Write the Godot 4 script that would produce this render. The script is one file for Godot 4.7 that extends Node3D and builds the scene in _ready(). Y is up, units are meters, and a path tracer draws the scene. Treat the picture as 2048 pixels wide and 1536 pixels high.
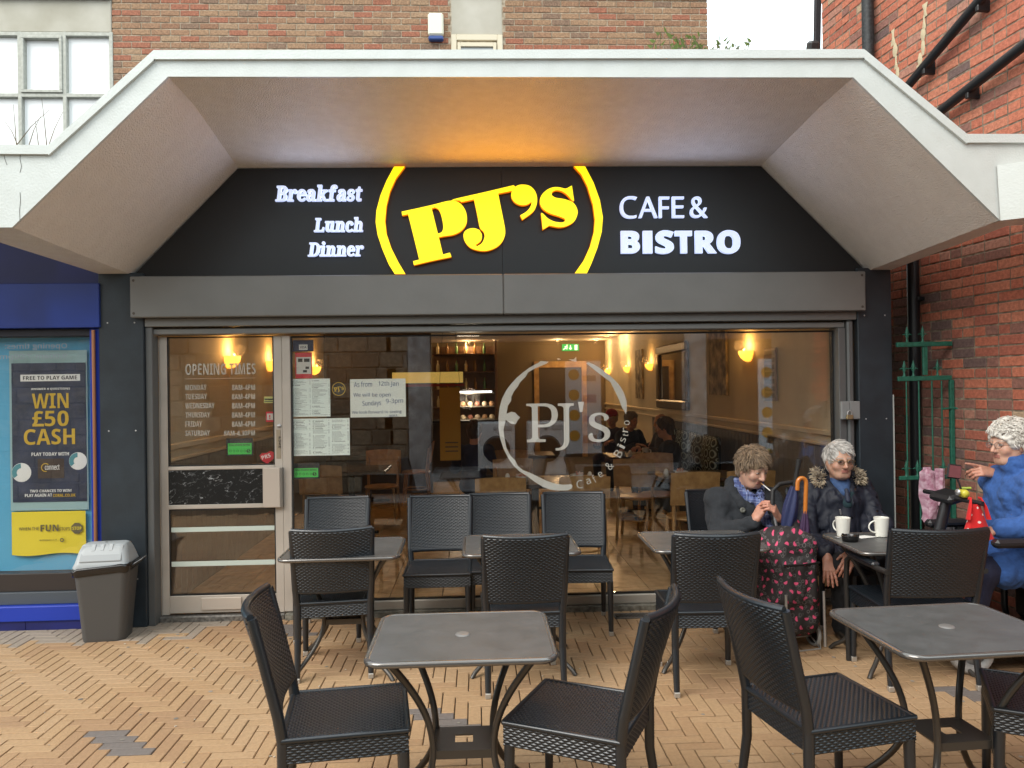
extends Node3D
# A cafe front under a white canopy on a brick-paved lane: builders first, then _ready() puts the place together.

const FOCAL := 1538.0
var cam_pos := Vector3(0, 1.70, 5.8)
var cam_basis := Basis()
var names := {}
var rng := RandomNumberGenerator.new()
var MT := {}

# ---------- geometry collector ----------
class MB:
	var v := PackedVector3Array()
	var n := PackedVector3Array()
	var uv := PackedVector2Array()
	var c := PackedColorArray()
	var ix := PackedInt32Array()
	var tint := Color(1, 1, 1)
	func vert(p: Vector3, nn: Vector3, t := Vector2.ZERO) -> int:
		v.append(p); n.append(nn); uv.append(t); c.append(tint)
		return v.size() - 1
	func tri(a: Vector3, b: Vector3, d: Vector3):
		var nn := (b - a).cross(d - a).normalized()
		var i := vert(a, nn, Vector2(a.x, a.y)); vert(b, nn, Vector2(b.x, b.y)); vert(d, nn, Vector2(d.x, d.y))
		ix.append_array(PackedInt32Array([i, i + 2, i + 1]))
	func quad(a: Vector3, b: Vector3, d: Vector3, e: Vector3, u0 := Vector2(0, 1), u1 := Vector2(1, 0)):
		var nn := (b - a).cross(e - a)
		if nn.length_squared() < 1e-16: nn = (d - b).cross(e - b)
		nn = nn.normalized()
		var i := vert(a, nn, u0); vert(b, nn, Vector2(u1.x, u0.y)); vert(d, nn, u1); vert(e, nn, Vector2(u0.x, u1.y))
		ix.append_array(PackedInt32Array([i, i + 2, i + 1, i, i + 3, i + 2]))
	func box(p: Vector3, s: Vector3, bs := Basis(), bev := 0.0):
		var h := s * 0.5
		var b: float = minf(bev, minf(h.x, minf(h.y, h.z)) * 0.9)
		for ax in 3:
			for sg in [-1.0, 1.0]:
				var a1 := (ax + 1) % 3
				var a2 := (ax + 2) % 3
				if sg < 0:
					var q := a1; a1 = a2; a2 = q
				var o := Vector3.ZERO; o[ax] = sg * h[ax]
				var e1 := Vector3.ZERO; e1[a1] = h[a1] - b
				var e2 := Vector3.ZERO; e2[a2] = h[a2] - b
				quad(p + bs * (o - e1 - e2), p + bs * (o + e1 - e2), p + bs * (o + e1 + e2), p + bs * (o - e1 + e2))
		if b > 0.0:
			for ax in 3:
				var a1 := (ax + 1) % 3
				var a2 := (ax + 2) % 3
				for s1 in [-1.0, 1.0]:
					for s2 in [-1.0, 1.0]:
						var m := Vector3.ZERO; m[ax] = h[ax] - b
						var o1 := Vector3.ZERO; o1[a1] = s1 * h[a1]; o1[a2] = s2 * (h[a2] - b)
						var o2 := Vector3.ZERO; o2[a1] = s1 * (h[a1] - b); o2[a2] = s2 * h[a2]
						if s1 * s2 > 0: quad(p + bs * (o1 - m), p + bs * (o2 - m), p + bs * (o2 + m), p + bs * (o1 + m)) 
						else: quad(p + bs * (o2 - m), p + bs * (o1 - m), p + bs * (o1 + m), p + bs * (o2 + m))
			for sx in [-1.0, 1.0]:
				for sy in [-1.0, 1.0]:
					for sz in [-1.0, 1.0]:
						var A := p + bs * Vector3(sx * h.x, sy * (h.y - b), sz * (h.z - b))
						var B := p + bs * Vector3(sx * (h.x - b), sy * h.y, sz * (h.z - b))
						var D := p + bs * Vector3(sx * (h.x - b), sy * (h.y - b), sz * h.z)
						if sx * sy * sz > 0: tri(A, B, D)
						else: tri(A, D, B)
	func span(a: Vector3, b: Vector3, bev := 0.0):
		box((a + b) * 0.5, (b - a).abs(), Basis(), bev)
	func tube(pts: Array, r, sides := 8, cap := true, flat := 1.0):
		var m := pts.size()
		if m < 2: return
		var t0: Vector3 = (pts[1] - pts[0]).normalized()
		var up := Vector3.UP if absf(t0.y) < 0.9 else Vector3.RIGHT
		var xx := up.cross(t0).normalized()
		var base := v.size()
		var run := 0.0
		for i in m:
			var t: Vector3
			if i == 0: t = pts[1] - pts[0]
			elif i == m - 1: t = pts[m - 1] - pts[m - 2]
			else: t = (pts[i + 1] - pts[i]).normalized() + (pts[i] - pts[i - 1]).normalized()
			t = t.normalized()
			xx = (xx - t * xx.dot(t)).normalized()
			var yy := t.cross(xx)
			var rr: float = r[i] if r is Array else r
			if i > 0: run += pts[i].distance_to(pts[i - 1])
			for k in sides + 1:
				var a := TAU * k / sides
				vert(pts[i] + (xx * cos(a) + yy * sin(a) * flat) * rr, (xx * cos(a) + yy * sin(a) / maxf(flat, 0.2)).normalized(), Vector2(float(k) / sides * TAU * rr, run))
		for i in m - 1:
			for k in sides:
				var q := base + i * (sides + 1) + k
				ix.append_array(PackedInt32Array([q, q + sides + 2, q + 1, q, q + sides + 1, q + sides + 2]))
		if cap:
			for e in [0, m - 1]:
				var t: Vector3 = (pts[0] - pts[1]) if e == 0 else (pts[m - 1] - pts[m - 2])
				var ci := vert(pts[e], t.normalized())
				var st := v.size()
				for k in sides + 1: vert(v[base + e * (sides + 1) + k], t.normalized())
				for k in sides:
					if e == 0: ix.append_array(PackedInt32Array([ci, st + k, st + k + 1]))
					else: ix.append_array(PackedInt32Array([ci, st + k + 1, st + k]))
	func lathe(prof: Array, seg := 20, at := Vector3.ZERO, bs := Basis(), hard := false):
		var m := prof.size()
		var base := v.size()
		for i in m:
			var p: Vector2 = prof[i]
			var a: Vector2 = prof[maxi(i - 1, 0)]
			var b: Vector2 = prof[mini(i + 1, m - 1)]
			var d := (b - a).normalized()
			for k in seg + 1:
				var t := TAU * k / seg
				vert(at + bs * Vector3(p.x * cos(t), p.y, p.x * sin(t)), (bs * Vector3(d.y * cos(t), -d.x, d.y * sin(t))).normalized(), Vector2(float(k) / seg, float(i) / (m - 1)))
		for i in m - 1:
			for k in seg:
				var q := base + i * (seg + 1) + k
				ix.append_array(PackedInt32Array([q, q + 1, q + seg + 2, q, q + seg + 2, q + seg + 1]))
	func prism(poly: PackedVector2Array, z0: float, z1: float, xf := Transform3D(), sides := true):
		var tr := Geometry2D.triangulate_polygon(poly)
		var f := poly.duplicate()
		if Geometry2D.is_polygon_clockwise(f): f.reverse()
		for zz in [z0, z1]:
			var nn: Vector3 = (xf.basis * Vector3(0, 0, 1 if zz == z1 else -1)).normalized()
			var st := v.size()
			for p in poly: vert(xf * Vector3(p.x, p.y, zz), nn, p)
			for i in range(0, tr.size(), 3):
				var ccw := (poly[tr[i + 1]] - poly[tr[i]]).cross(poly[tr[i + 2]] - poly[tr[i]]) > 0.0
				if ccw == (zz == z1): ix.append_array(PackedInt32Array([st + tr[i], st + tr[i + 2], st + tr[i + 1]]))
				else: ix.append_array(PackedInt32Array([st + tr[i], st + tr[i + 1], st + tr[i + 2]]))
		if sides:
			for i in f.size():
				var a := f[i]
				var b := f[(i + 1) % f.size()]
				if a.distance_squared_to(b) < 1e-12: continue
				quad(xf * Vector3(a.x, a.y, z0), xf * Vector3(b.x, b.y, z0), xf * Vector3(b.x, b.y, z1), xf * Vector3(a.x, a.y, z1))
	# smooth sheet through fn(u, v), nu x nv cells; flip turns it round
	func sheet(nu: int, nv: int, fn: Callable, flip := false, uvs := Vector2.ONE):
		var base := v.size()
		var P := PackedVector3Array()
		for j in nv + 1:
			for i in nu + 1: P.append(fn.call(float(i) / nu, float(j) / nv))
		for j in nv + 1:
			for i in nu + 1:
				var du := P[j * (nu + 1) + mini(i + 1, nu)] - P[j * (nu + 1) + maxi(i - 1, 0)]
				var dv := P[mini(j + 1, nv) * (nu + 1) + i] - P[maxi(j - 1, 0) * (nu + 1) + i]
				var nn := du.cross(dv).normalized()
				if flip: nn = -nn
				vert(P[j * (nu + 1) + i], nn, Vector2(float(i) / nu, float(j) / nv) * uvs)
		for j in nv:
			for i in nu:
				var q := base + j * (nu + 1) + i
				if flip: ix.append_array(PackedInt32Array([q, q + 1, q + nu + 2, q, q + nu + 2, q + nu + 1]))
				else: ix.append_array(PackedInt32Array([q, q + nu + 2, q + 1, q, q + nu + 1, q + nu + 2]))
	func blob(p: Vector3, r: Vector3, bs := Basis(), su := 12, sv := 8):
		sheet(su, sv, func(a, b): return p + bs * Vector3(r.x * sin(PI * b) * cos(-TAU * a), r.y * -cos(PI * b), r.z * sin(PI * b) * sin(-TAU * a)))
	func add(m: MB, xf: Transform3D):
		var st := v.size()
		for i in m.v.size():
			v.append(xf * m.v[i]); n.append((xf.basis * m.n[i]).normalized()); uv.append(m.uv[i]); c.append(m.c[i])
		for i in m.ix: ix.append(st + i)
	func mesh() -> ArrayMesh:
		var a := []
		a.resize(Mesh.ARRAY_MAX)
		a[Mesh.ARRAY_VERTEX] = v; a[Mesh.ARRAY_NORMAL] = n; a[Mesh.ARRAY_TEX_UV] = uv; a[Mesh.ARRAY_COLOR] = c; a[Mesh.ARRAY_INDEX] = ix
		var m := ArrayMesh.new()
		m.add_surface_from_arrays(Mesh.PRIMITIVE_TRIANGLES, a)
		return m

# ---------- distance-field mesher (bodies, hands, heads, cloth) ----------
class Net:
	var o: Vector3
	var h: float
	var nx: int
	var ny: int
	var nz: int
	var f := PackedFloat32Array()
	func _init(lo: Vector3, hi: Vector3, cell: float):
		o = lo; h = cell
		nx = int(ceil((hi.x - lo.x) / cell)) + 1; ny = int(ceil((hi.y - lo.y) / cell)) + 1; nz = int(ceil((hi.z - lo.z) / cell)) + 1
		f.resize(nx * ny * nz); f.fill(1.0)
	func cap(a: Vector3, b: Vector3, ra: float, rb: float, k := 0.02, cut := false):
		var m := maxf(ra, rb) + k + h * 2.0
		var lo := (a.min(b) - Vector3.ONE * m - o) / h
		var hi := (a.max(b) + Vector3.ONE * m - o) / h
		var ab := b - a
		var il := 1.0 / maxf(ab.length_squared(), 1e-9)
		for z in range(maxi(0, int(lo.z)), mini(nz - 1, int(hi.z)) + 1):
			for y in range(maxi(0, int(lo.y)), mini(ny - 1, int(hi.y)) + 1):
				var q := (z * ny + y) * nx
				var p := o + Vector3(0, y, z) * h
				for x in range(maxi(0, int(lo.x)), mini(nx - 1, int(hi.x)) + 1):
					p.x = o.x + x * h
					var t := clampf((p - a).dot(ab) * il, 0.0, 1.0)
					var d := p.distance_to(a + ab * t) - ra - (rb - ra) * t
					_put(q + x, d, k, cut)
	func ell(c: Vector3, r: Vector3, bs := Basis(), k := 0.02, cut := false):
		var rm := maxf(r.x, maxf(r.y, r.z))
		var m := rm + k + h * 2.0
		var lo := (c - Vector3.ONE * m - o) / h
		var hi := (c + Vector3.ONE * m - o) / h
		var inv := bs.inverse()
		var ri := Vector3(1.0 / r.x, 1.0 / r.y, 1.0 / r.z)
		for z in range(maxi(0, int(lo.z)), mini(nz - 1, int(hi.z)) + 1):
			for y in range(maxi(0, int(lo.y)), mini(ny - 1, int(hi.y)) + 1):
				var q := (z * ny + y) * nx
				var p := o + Vector3(0, y, z) * h
				for x in range(maxi(0, int(lo.x)), mini(nx - 1, int(hi.x)) + 1):
					p.x = o.x + x * h
					var l := inv * (p - c)
					var e := l * ri
					var k0 := e.length()
					var k1 := (e * ri).length()
					var d := k0 * (k0 - 1.0) / maxf(k1, 1e-6) if k0 > 1e-5 else -rm
					_put(q + x, d, k, cut)
	func _put(i: int, d: float, k: float, cut: bool):
		var a := f[i]
		if cut:
			d = -d
			var g := maxf(k - absf(a - d), 0.0) / maxf(k, 1e-6)
			f[i] = maxf(a, d) + g * g * k * 0.25
		else:
			var g := maxf(k - absf(a - d), 0.0) / maxf(k, 1e-6)
			f[i] = minf(a, d) - g * g * k * 0.25
	func rough(amp: float, fr: float, stretch := Vector3.ONE, seed_ := 1, ridged := false):
		var ns := FastNoiseLite.new()
		ns.seed = seed_; ns.frequency = fr; ns.noise_type = FastNoiseLite.TYPE_SIMPLEX; ns.fractal_octaves = 2
		if ridged: ns.fractal_type = FastNoiseLite.FRACTAL_RIDGED
		var lim := amp * 3.0 + h * 2.0
		for z in nz:
			for y in ny:
				var q := (z * ny + y) * nx
				for x in nx:
					if absf(f[q + x]) < lim:
						f[q + x] += amp * ns.get_noise_3d((o.x + x * h) * stretch.x, (o.y + y * h) * stretch.y, (o.z + z * h) * stretch.z)
	func plane_cut(p: Vector3, nn: Vector3):
		for z in nz:
			for y in ny:
				var q := (z * ny + y) * nx
				for x in nx:
					var d := (o + Vector3(x, y, z) * h - p).dot(nn)
					if d > f[q + x]: f[q + x] = d
	func build(mb: MB, paint = null):
		var id := PackedInt32Array()
		id.resize(f.size()); id.fill(-1)
		var sx := 1
		var sy := nx
		var sz := nx * ny
		var off := PackedInt32Array([0, sx, sy, sx + sy, sz, sz + sx, sz + sy, sz + sx + sy])
		var cor := [Vector3(0, 0, 0), Vector3(1, 0, 0), Vector3(0, 1, 0), Vector3(1, 1, 0), Vector3(0, 0, 1), Vector3(1, 0, 1), Vector3(0, 1, 1), Vector3(1, 1, 1)]
		var ed := [[0, 1], [2, 3], [4, 5], [6, 7], [0, 2], [1, 3], [4, 6], [5, 7], [0, 4], [1, 5], [2, 6], [3, 7]]
		var first := mb.v.size()
		var lim := h * 2.0
		var cells := PackedInt32Array()
		for z in nz - 1:
			for y in ny - 1:
				var q := (z * ny + y) * nx
				for x in nx - 1:
					var i := q + x
					if absf(f[i]) > lim: continue
					var neg := 0
					for k in 8:
						if f[i + off[k]] < 0.0: neg += 1
					if neg == 0 or neg == 8: continue
					var s := Vector3.ZERO
					var cnt := 0
					for e in ed:
						var a: float = f[i + off[e[0]]]
						var b: float = f[i + off[e[1]]]
						if (a < 0.0) != (b < 0.0):
							s += (cor[e[0]] as Vector3).lerp(cor[e[1]], a / (a - b)); cnt += 1
					var g := Vector3((f[i + sx] - f[i]) + (f[i + sx + sy + sz] - f[i + sy + sz]), (f[i + sy] - f[i]) + (f[i + sx + sy + sz] - f[i + sx + sz]), (f[i + sz] - f[i]) + (f[i + sx + sy + sz] - f[i + sx + sy]))
					var p := o + (Vector3(x, y, z) + s / cnt) * h
					if paint != null: mb.tint = paint.call(p)
					id[i] = mb.vert(p, g.normalized(), Vector2(p.x, p.y))
					cells.append(i)
		for i in cells:
			var s0 := f[i] < 0.0
			var dirs := [[sx, sy, sz], [sy, sz, sx], [sz, sx, sy]]
			for d in dirs:
				if s0 != (f[i + d[0]] < 0.0):
					var a: int = id[i]
					var b: int = id[i - d[1]] if i - d[1] >= 0 else -1
					var c: int = id[i - d[1] - d[2]] if i - d[1] - d[2] >= 0 else -1
					var e: int = id[i - d[2]] if i - d[2] >= 0 else -1
					if b < 0 or c < 0 or e < 0: continue
					if s0: mb.ix.append_array(PackedInt32Array([a, c, b, a, e, c]))
					else: mb.ix.append_array(PackedInt32Array([a, b, c, a, c, e]))

# ---------- materials ----------
func lin(r: float, g: float, b: float, a := 1.0) -> Color:
	var k := Color(r, g, b).linear_to_srgb()
	k.a = a
	return k

func noise_tex(seed_: int, freq: float, a: Color, b: Color, size := 512, oct := 4, kind := FastNoiseLite.TYPE_SIMPLEX_SMOOTH) -> NoiseTexture2D:
	var t := NoiseTexture2D.new()
	var ns := FastNoiseLite.new()
	ns.seed = seed_; ns.frequency = freq; ns.fractal_octaves = oct; ns.noise_type = kind
	t.noise = ns; t.width = size; t.height = size; t.seamless = true
	var g := Gradient.new()
	g.set_color(0, a); g.set_color(1, b)
	t.color_ramp = g
	return t

func mat(key: String, col: Color, rough := 0.8, metal := 0.0, o := {}) -> StandardMaterial3D:
	if MT.has(key): return MT[key]
	var m := StandardMaterial3D.new()
	m.resource_name = key
	m.albedo_color = col; m.roughness = rough; m.metallic = metal
	m.vertex_color_use_as_albedo = o.get("vc", false)
	if o.has("tex"): m.albedo_texture = o.tex
	if o.has("bump"):
		m.heightmap_enabled = true; m.heightmap_texture = o.bump; m.heightmap_scale = o.get("bs", 0.2)
	if o.has("rtex"): m.roughness_texture = o.rtex
	if o.has("tri"):
		m.uv1_triplanar = true; m.uv1_world_triplanar = o.get("world", true); m.uv1_scale = Vector3.ONE * o.tri
	if o.has("uvs"): m.uv1_scale = o.uvs
	if o.has("emit"):
		m.emission_enabled = true; m.emission = o.emit; m.emission_energy_multiplier = o.get("ee", 1.0)
	if o.has("coat"):
		m.clearcoat_enabled = true; m.clearcoat = o.coat; m.clearcoat_roughness = o.get("cr", 0.1)
	if o.has("rim"):
		m.rim_enabled = true; m.rim = o.rim; m.rim_tint = 0.6
	if o.has("sss"):
		m.subsurf_scatter_enabled = true; m.subsurf_scatter_strength = o.sss
	if o.has("back"):
		m.backlight_enabled = true; m.backlight = o.back
	if o.get("glass", false):
		m.transparency = BaseMaterial3D.TRANSPARENCY_ALPHA
	if o.has("spec"): m.metallic_specular = o.spec
	MT[key] = m
	return m

# ---------- scene tree ----------
func numbered(called: String) -> String:
	if not names.has(called):
		names[called] = 0
		return called
	names[called] += 1
	return "%s_%03d" % [called, names[called]]

func thing(called: String, label: String, category: String, at := Vector3.ZERO, turn := 0.0, group := "") -> Node3D:
	var o := Node3D.new()
	o.name = numbered(called); add_child(o, true)
	o.position = at; o.rotation.y = turn
	o.set_meta("label", label); o.set_meta("category", category)
	if group: o.set_meta("group", group)
	return o

func part(p: Node, called: String, mb, m: Material, label := "") -> MeshInstance3D:
	var o := MeshInstance3D.new()
	o.name = called
	o.mesh = mb.mesh() if mb is MB else mb
	o.material_override = m
	p.add_child(o, true)
	if label: o.set_meta("label", label)
	return o

func solo(called: String, mb: MB, m: Material, label: String, category: String, group := "") -> MeshInstance3D:
	var o := MeshInstance3D.new()
	o.name = numbered(called); o.mesh = mb.mesh(); o.material_override = m
	add_child(o, true)
	o.set_meta("label", label); o.set_meta("category", category)
	if group: o.set_meta("group", group)
	return o

func struct_(called: String, mb, m: Material) -> MeshInstance3D:
	var o := MeshInstance3D.new()
	o.name = numbered(called); o.mesh = mb.mesh() if mb is MB else mb; o.material_override = m
	add_child(o, true); o.set_meta("kind", "structure")
	return o

func copy_thing(src: Node3D, at: Vector3, turn: float, label: String) -> Node3D:
	var c: Node3D = src.duplicate()
	c.name = numbered(src.name); add_child(c, true)
	c.position = at; c.rotation.y = turn; c.set_meta("label", label)
	return c

# point on the plane z = zz (or y = yy) in which the photograph shows a mark at (px, py)
func ray(px: float, py: float) -> Vector3:
	return -cam_basis.z + cam_basis.x * ((px - 1024.0) / FOCAL) + cam_basis.y * ((768.0 - py) / FOCAL)
func pz(px: float, py: float, zz: float) -> Vector3:
	var d := ray(px, py)
	return cam_pos + d * ((zz - cam_pos.z) / d.z)
func py_(px: float, py: float, yy: float) -> Vector3:
	var d := ray(px, py)
	return cam_pos + d * ((yy - cam_pos.y) / d.y)
func pp(px: float, py: float, zz: float) -> Vector2:
	var q := pz(px, py, zz)
	return Vector2(q.x, q.y)
func polyz(pts: Array, zz: float, ox := 0.0, oy := 0.0, sc := 1.0) -> PackedVector2Array:
	var r := PackedVector2Array()
	for p in pts: r.append(pp(ox + p[0] / sc, oy + p[1] / sc, zz))
	return r
func smooth2(p: PackedVector2Array, times := 1) -> PackedVector2Array:
	for t in times:
		var q := PackedVector2Array()
		for i in p.size():
			var a := p[i]
			var b := p[(i + 1) % p.size()]
			q.append(a.lerp(b, 0.22)); q.append(a.lerp(b, 0.78))
		p = q
	return p

# lettering: a TextMesh scaled to fill the box lo..hi (x, y) standing at z
var fonts := {}
func font(kind: String, bold := 0.0, slant := 0.0) -> Font:
	var key := "%s%.2f%.2f" % [kind, bold, slant]
	if fonts.has(key): return fonts[key]
	var sf := SystemFont.new()
	sf.font_names = PackedStringArray([kind.replace("*", "")])
	sf.font_weight = 700 if kind.ends_with("*") else 400
	var fv := FontVariation.new()
	fv.base_font = sf; fv.variation_embolden = bold
	if slant != 0.0: fv.variation_transform = Transform2D(Vector2(1, slant), Vector2(0, 1), Vector2.ZERO)
	fonts[key] = fv
	return fv
func text_mesh(s: String, f: Font, depth := 0.01, size := 48) -> TextMesh:
	var t := TextMesh.new()
	t.text = s; t.font = f; t.font_size = size; t.pixel_size = 0.01; t.depth = depth; t.curve_step = 1.0
	t.horizontal_alignment = HORIZONTAL_ALIGNMENT_LEFT; t.vertical_alignment = VERTICAL_ALIGNMENT_BOTTOM
	return t
func text_box(p: Node, called: String, s: String, f: Font, lo: Vector2, hi: Vector2, z: float, m: Material, depth := 0.002, turn := 0.0) -> MeshInstance3D:
	var t := text_mesh(s, f, 1.0)
	var bb := t.get_aabb()
	var o := MeshInstance3D.new()
	o.name = called; o.mesh = t; o.material_override = m
	p.add_child(o, true)
	var sx := (hi.x - lo.x) / maxf(bb.size.x, 1e-4)
	var sy := (hi.y - lo.y) / maxf(bb.size.y, 1e-4)
	var b := Basis(Vector3(sx, 0, 0), Vector3(0, sy, 0), Vector3(0, 0, depth))
	var ctr := Vector3((lo.x + hi.x) * 0.5, (lo.y + hi.y) * 0.5, z)
	var rb := Basis(Vector3(0, 0, 1), turn)
	o.transform = Transform3D(rb * b, ctr - rb * (b * (bb.position + bb.size * 0.5)))
	return o
# the same, the box given by two corners in the photograph
func text_px(p: Node, called: String, s: String, f: Font, x0: float, y0: float, x1: float, y1: float, z: float, m: Material, depth := 0.002, turn := 0.0) -> MeshInstance3D:
	return text_box(p, called, s, f, pp(x0, y1, z), pp(x1, y0, z), z + depth * 0.5, m, depth, turn)
func sheet_px(x0: float, y0: float, x1: float, y1: float, z: float, th := 0.002) -> MB:
	var a := pp(x0, y1, z)
	var b := pp(x1, y0, z)
	var mb := MB.new()
	mb.span(Vector3(a.x, a.y, z), Vector3(b.x, b.y, z + th))
	return mb

# ---------- brickwork ----------
# all: array of [centre, size, basis, colour number]; the ones that show largest become parts, the rest one mesh of stuff
func lay_bricks(parent: Node, called: String, all: Array, mats: Array, limit: int, bev: float, rest_mat: Material, tints: Array):
	var scored := []
	for b in all:
		var d: Vector3 = b[0] - cam_pos
		var dep: float = -d.dot(cam_basis.z)
		var sx: float = d.dot(cam_basis.x) / maxf(dep, 0.01)
		var sy: float = d.dot(cam_basis.y) / maxf(dep, 0.01)
		var seen: bool = dep > 0.3 and absf(sx) < 0.67 and absf(sy) < 0.505 and not b[4]
		scored.append([(1.0 / (dep * dep)) if seen else -1.0, b])
	scored.sort_custom(func(x, y): return x[0] > y[0])
	var meshes := {}
	var rest := MB.new()
	for i in scored.size():
		var b: Array = scored[i][1]
		if i < limit and scored[i][0] > 0.0:
			var key := "%.3f %.3f %.3f" % [b[1].x, b[1].y, b[1].z]
			if not meshes.has(key):
				var mb := MB.new()
				mb.box(Vector3.ZERO, b[1], Basis(), bev)
				meshes[key] = mb.mesh()
			var o := MeshInstance3D.new()
			o.name = called; o.mesh = meshes[key]; o.material_override = mats[b[3]]
			o.transform = Transform3D(b[2], b[0])
			parent.add_child(o, true)
		else:
			rest.tint = tints[b[3]]
			rest.box(b[0], b[1], b[2], bev * (1.0 if scored[i][0] > 0.0 else 0.0))
	if rest.v.size() > 0:
		var o := part(parent, called + "work", rest, rest_mat)
		o.set_meta("kind", "stuff")

func tone_mats(key: String, tones: Array, tex: Texture2D, bump: Texture2D, tri: float, rough: float, bs: float) -> Array:
	var r := []
	for i in tones.size():
		var t: Array = tones[i]
		r.append(mat("%s_%d" % [key, i], lin(t[0], t[1], t[2]), rough, 0.0, {"tex": tex, "bump": bump, "bs": bs, "tri": tri}))
	return r
func tone_cols(tones: Array) -> Array:
	var r := []
	for t in tones: r.append(Color(t[0], t[1], t[2]))
	return r

func build_ground():
	var tex := noise_tex(11, 0.035, Color(0.92, 0.915, 0.91), Color(1, 1, 1), 512, 5, FastNoiseLite.TYPE_SIMPLEX)
	var bump := noise_tex(12, 0.09, Color(0, 0, 0), Color(1, 1, 1), 512, 4)
	var joint := mat("joint_sand", lin(0.10, 0.075, 0.045), 0.95, 0.0, {"tex": noise_tex(13, 0.05, Color(0.5, 0.5, 0.45), Color(1, 1, 1)), "tri": 1.3})
	var mb := MB.new()
	mb.quad(Vector3(-60, -0.012, 60), Vector3(60, -0.012, 60), Vector3(60, -0.012, -60), Vector3(-60, -0.012, -60))
	var g := struct_("ground", mb, joint)
	var W := 0.0705
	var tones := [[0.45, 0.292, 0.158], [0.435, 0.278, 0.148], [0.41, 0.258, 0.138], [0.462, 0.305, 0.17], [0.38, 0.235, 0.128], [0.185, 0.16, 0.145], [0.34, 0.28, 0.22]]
	var mats := tone_mats("paver", tones, tex, bump, 1.7, 0.75, 0.12)
	var dark := {}
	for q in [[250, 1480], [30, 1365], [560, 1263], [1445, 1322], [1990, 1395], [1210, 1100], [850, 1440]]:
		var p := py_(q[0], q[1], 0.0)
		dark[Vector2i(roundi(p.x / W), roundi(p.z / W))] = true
	var all := []
	var L := 3
	var patch_noise := FastNoiseLite.new()
	patch_noise.seed = 6; patch_noise.frequency = 0.9; patch_noise.fractal_octaves = 3
	var done := {}
	for yy in range(-5, 68):
		for xx in range(-64, 66):
			var m := posmod(xx - yy, 2 * L)
			if m != 0 and m != 2 * L - 1: continue
			var horiz := m == 0
			var c: Vector2
			if horiz: c = Vector2(xx + L * 0.5, yy + 0.5)
			else: c = Vector2(xx + 0.5, yy + L * 0.5)
			var tone := rng.randi_range(0, 4)
			var wear := patch_noise.get_noise_2d(c.x * W, c.y * W) + rng.randf_range(-0.22, 0.22)
			tone = 4 if wear < -0.30 else 2 if wear < -0.12 else 1 if wear < 0.05 else 0 if wear < 0.25 else 3
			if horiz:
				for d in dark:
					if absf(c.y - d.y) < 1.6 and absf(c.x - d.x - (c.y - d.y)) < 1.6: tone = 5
			if c.y * W < 0.42 and c.x * W < -2.2 + rng.randf() * 0.35: tone = 6
			var s := Vector3(L * W - 0.0055, 0.05, W - 0.0075) if horiz else Vector3(W - 0.0055, 0.05, L * W - 0.005)
			var hh := -0.025 + rng.randf_range(-0.0012, 0.0012)
			var tilt := Basis.from_euler(Vector3(rng.randf_range(-0.006, 0.006), rng.randf_range(-0.008, 0.008), rng.randf_range(-0.004, 0.004)))
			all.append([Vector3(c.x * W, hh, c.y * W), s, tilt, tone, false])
	lay_bricks(g, "paving_brick", all, mats, 290, 0.003, mat("paver_rest", Color(1, 1, 1), 0.75, 0.0, {"vc": true, "tex": tex, "bump": bump, "bs": 0.12, "tri": 1.7}), tone_cols(tones))
	# crumbs and cigarette ends trodden into the paving
	var lit := MB.new()
	for i in 90:
		var p := Vector3(rng.randf_range(-3.0, 3.2), 0.003, rng.randf_range(0.2, 3.2))
		lit.tint = Color(0.6, 0.55, 0.45) * rng.randf_range(0.5, 1.1)
		lit.box(p, Vector3(rng.randf_range(0.004, 0.012), 0.003, rng.randf_range(0.004, 0.008)), Basis(Vector3.UP, rng.randf() * 3.0))
	for i in 110:
		var p := Vector3(rng.randf_range(-3.2, 3.2), 0.0015, rng.randf_range(0.2, 3.6))
		lit.tint = Color(0.22, 0.2, 0.17) * rng.randf_range(0.6, 1.6)
		var rr := rng.randf_range(0.006, 0.014)
		lit.lathe([Vector2(0, 0.0012), Vector2(rr * 0.7, 0.001), Vector2(rr, 0)], 7, p)
	var ls := solo("litter", lit, mat("litter", Color(1, 1, 1), 0.9, 0.0, {"vc": true}), "tiny crumbs, gum spots and cigarette ends scattered over the paving", "litter")
	ls.set_meta("kind", "stuff")
	# drain grating under the window
	var dr := thing("drain_grating", "small iron drain grating in paving under cafe window", "drain", py_(1290, 1232, 0.0))
	var fr := MB.new()
	for s in [-1.0, 1.0]:
		fr.box(Vector3(0, 0.004, s * 0.052), Vector3(0.46, 0.012, 0.012), Basis(), 0.002)
		fr.box(Vector3(s * 0.225, 0.004, 0), Vector3(0.012, 0.012, 0.116), Basis(), 0.002)
	var iron := mat("iron", lin(0.16, 0.15, 0.135), 0.6, 0.5)
	part(dr, "frame", fr, iron)
	var pit := MB.new(); pit.box(Vector3(0, 0.002, 0), Vector3(0.44, 0.004, 0.1)); part(dr, "pit", pit, mat("pit_shade", lin(0.02, 0.018, 0.016), 0.95))  # flat plate on the paving, near-black colour stands for shade in the hole
	var bar := MB.new(); bar.box(Vector3.ZERO, Vector3(0.007, 0.008, 0.098), Basis(), 0.001)
	var bm := bar.mesh()
	for i in 17:
		var o := part(dr, "bar", bm, iron)
		o.position = Vector3(-0.2 + i * 0.025, 0.006, 0); o.rotation.y = 0.5

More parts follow.
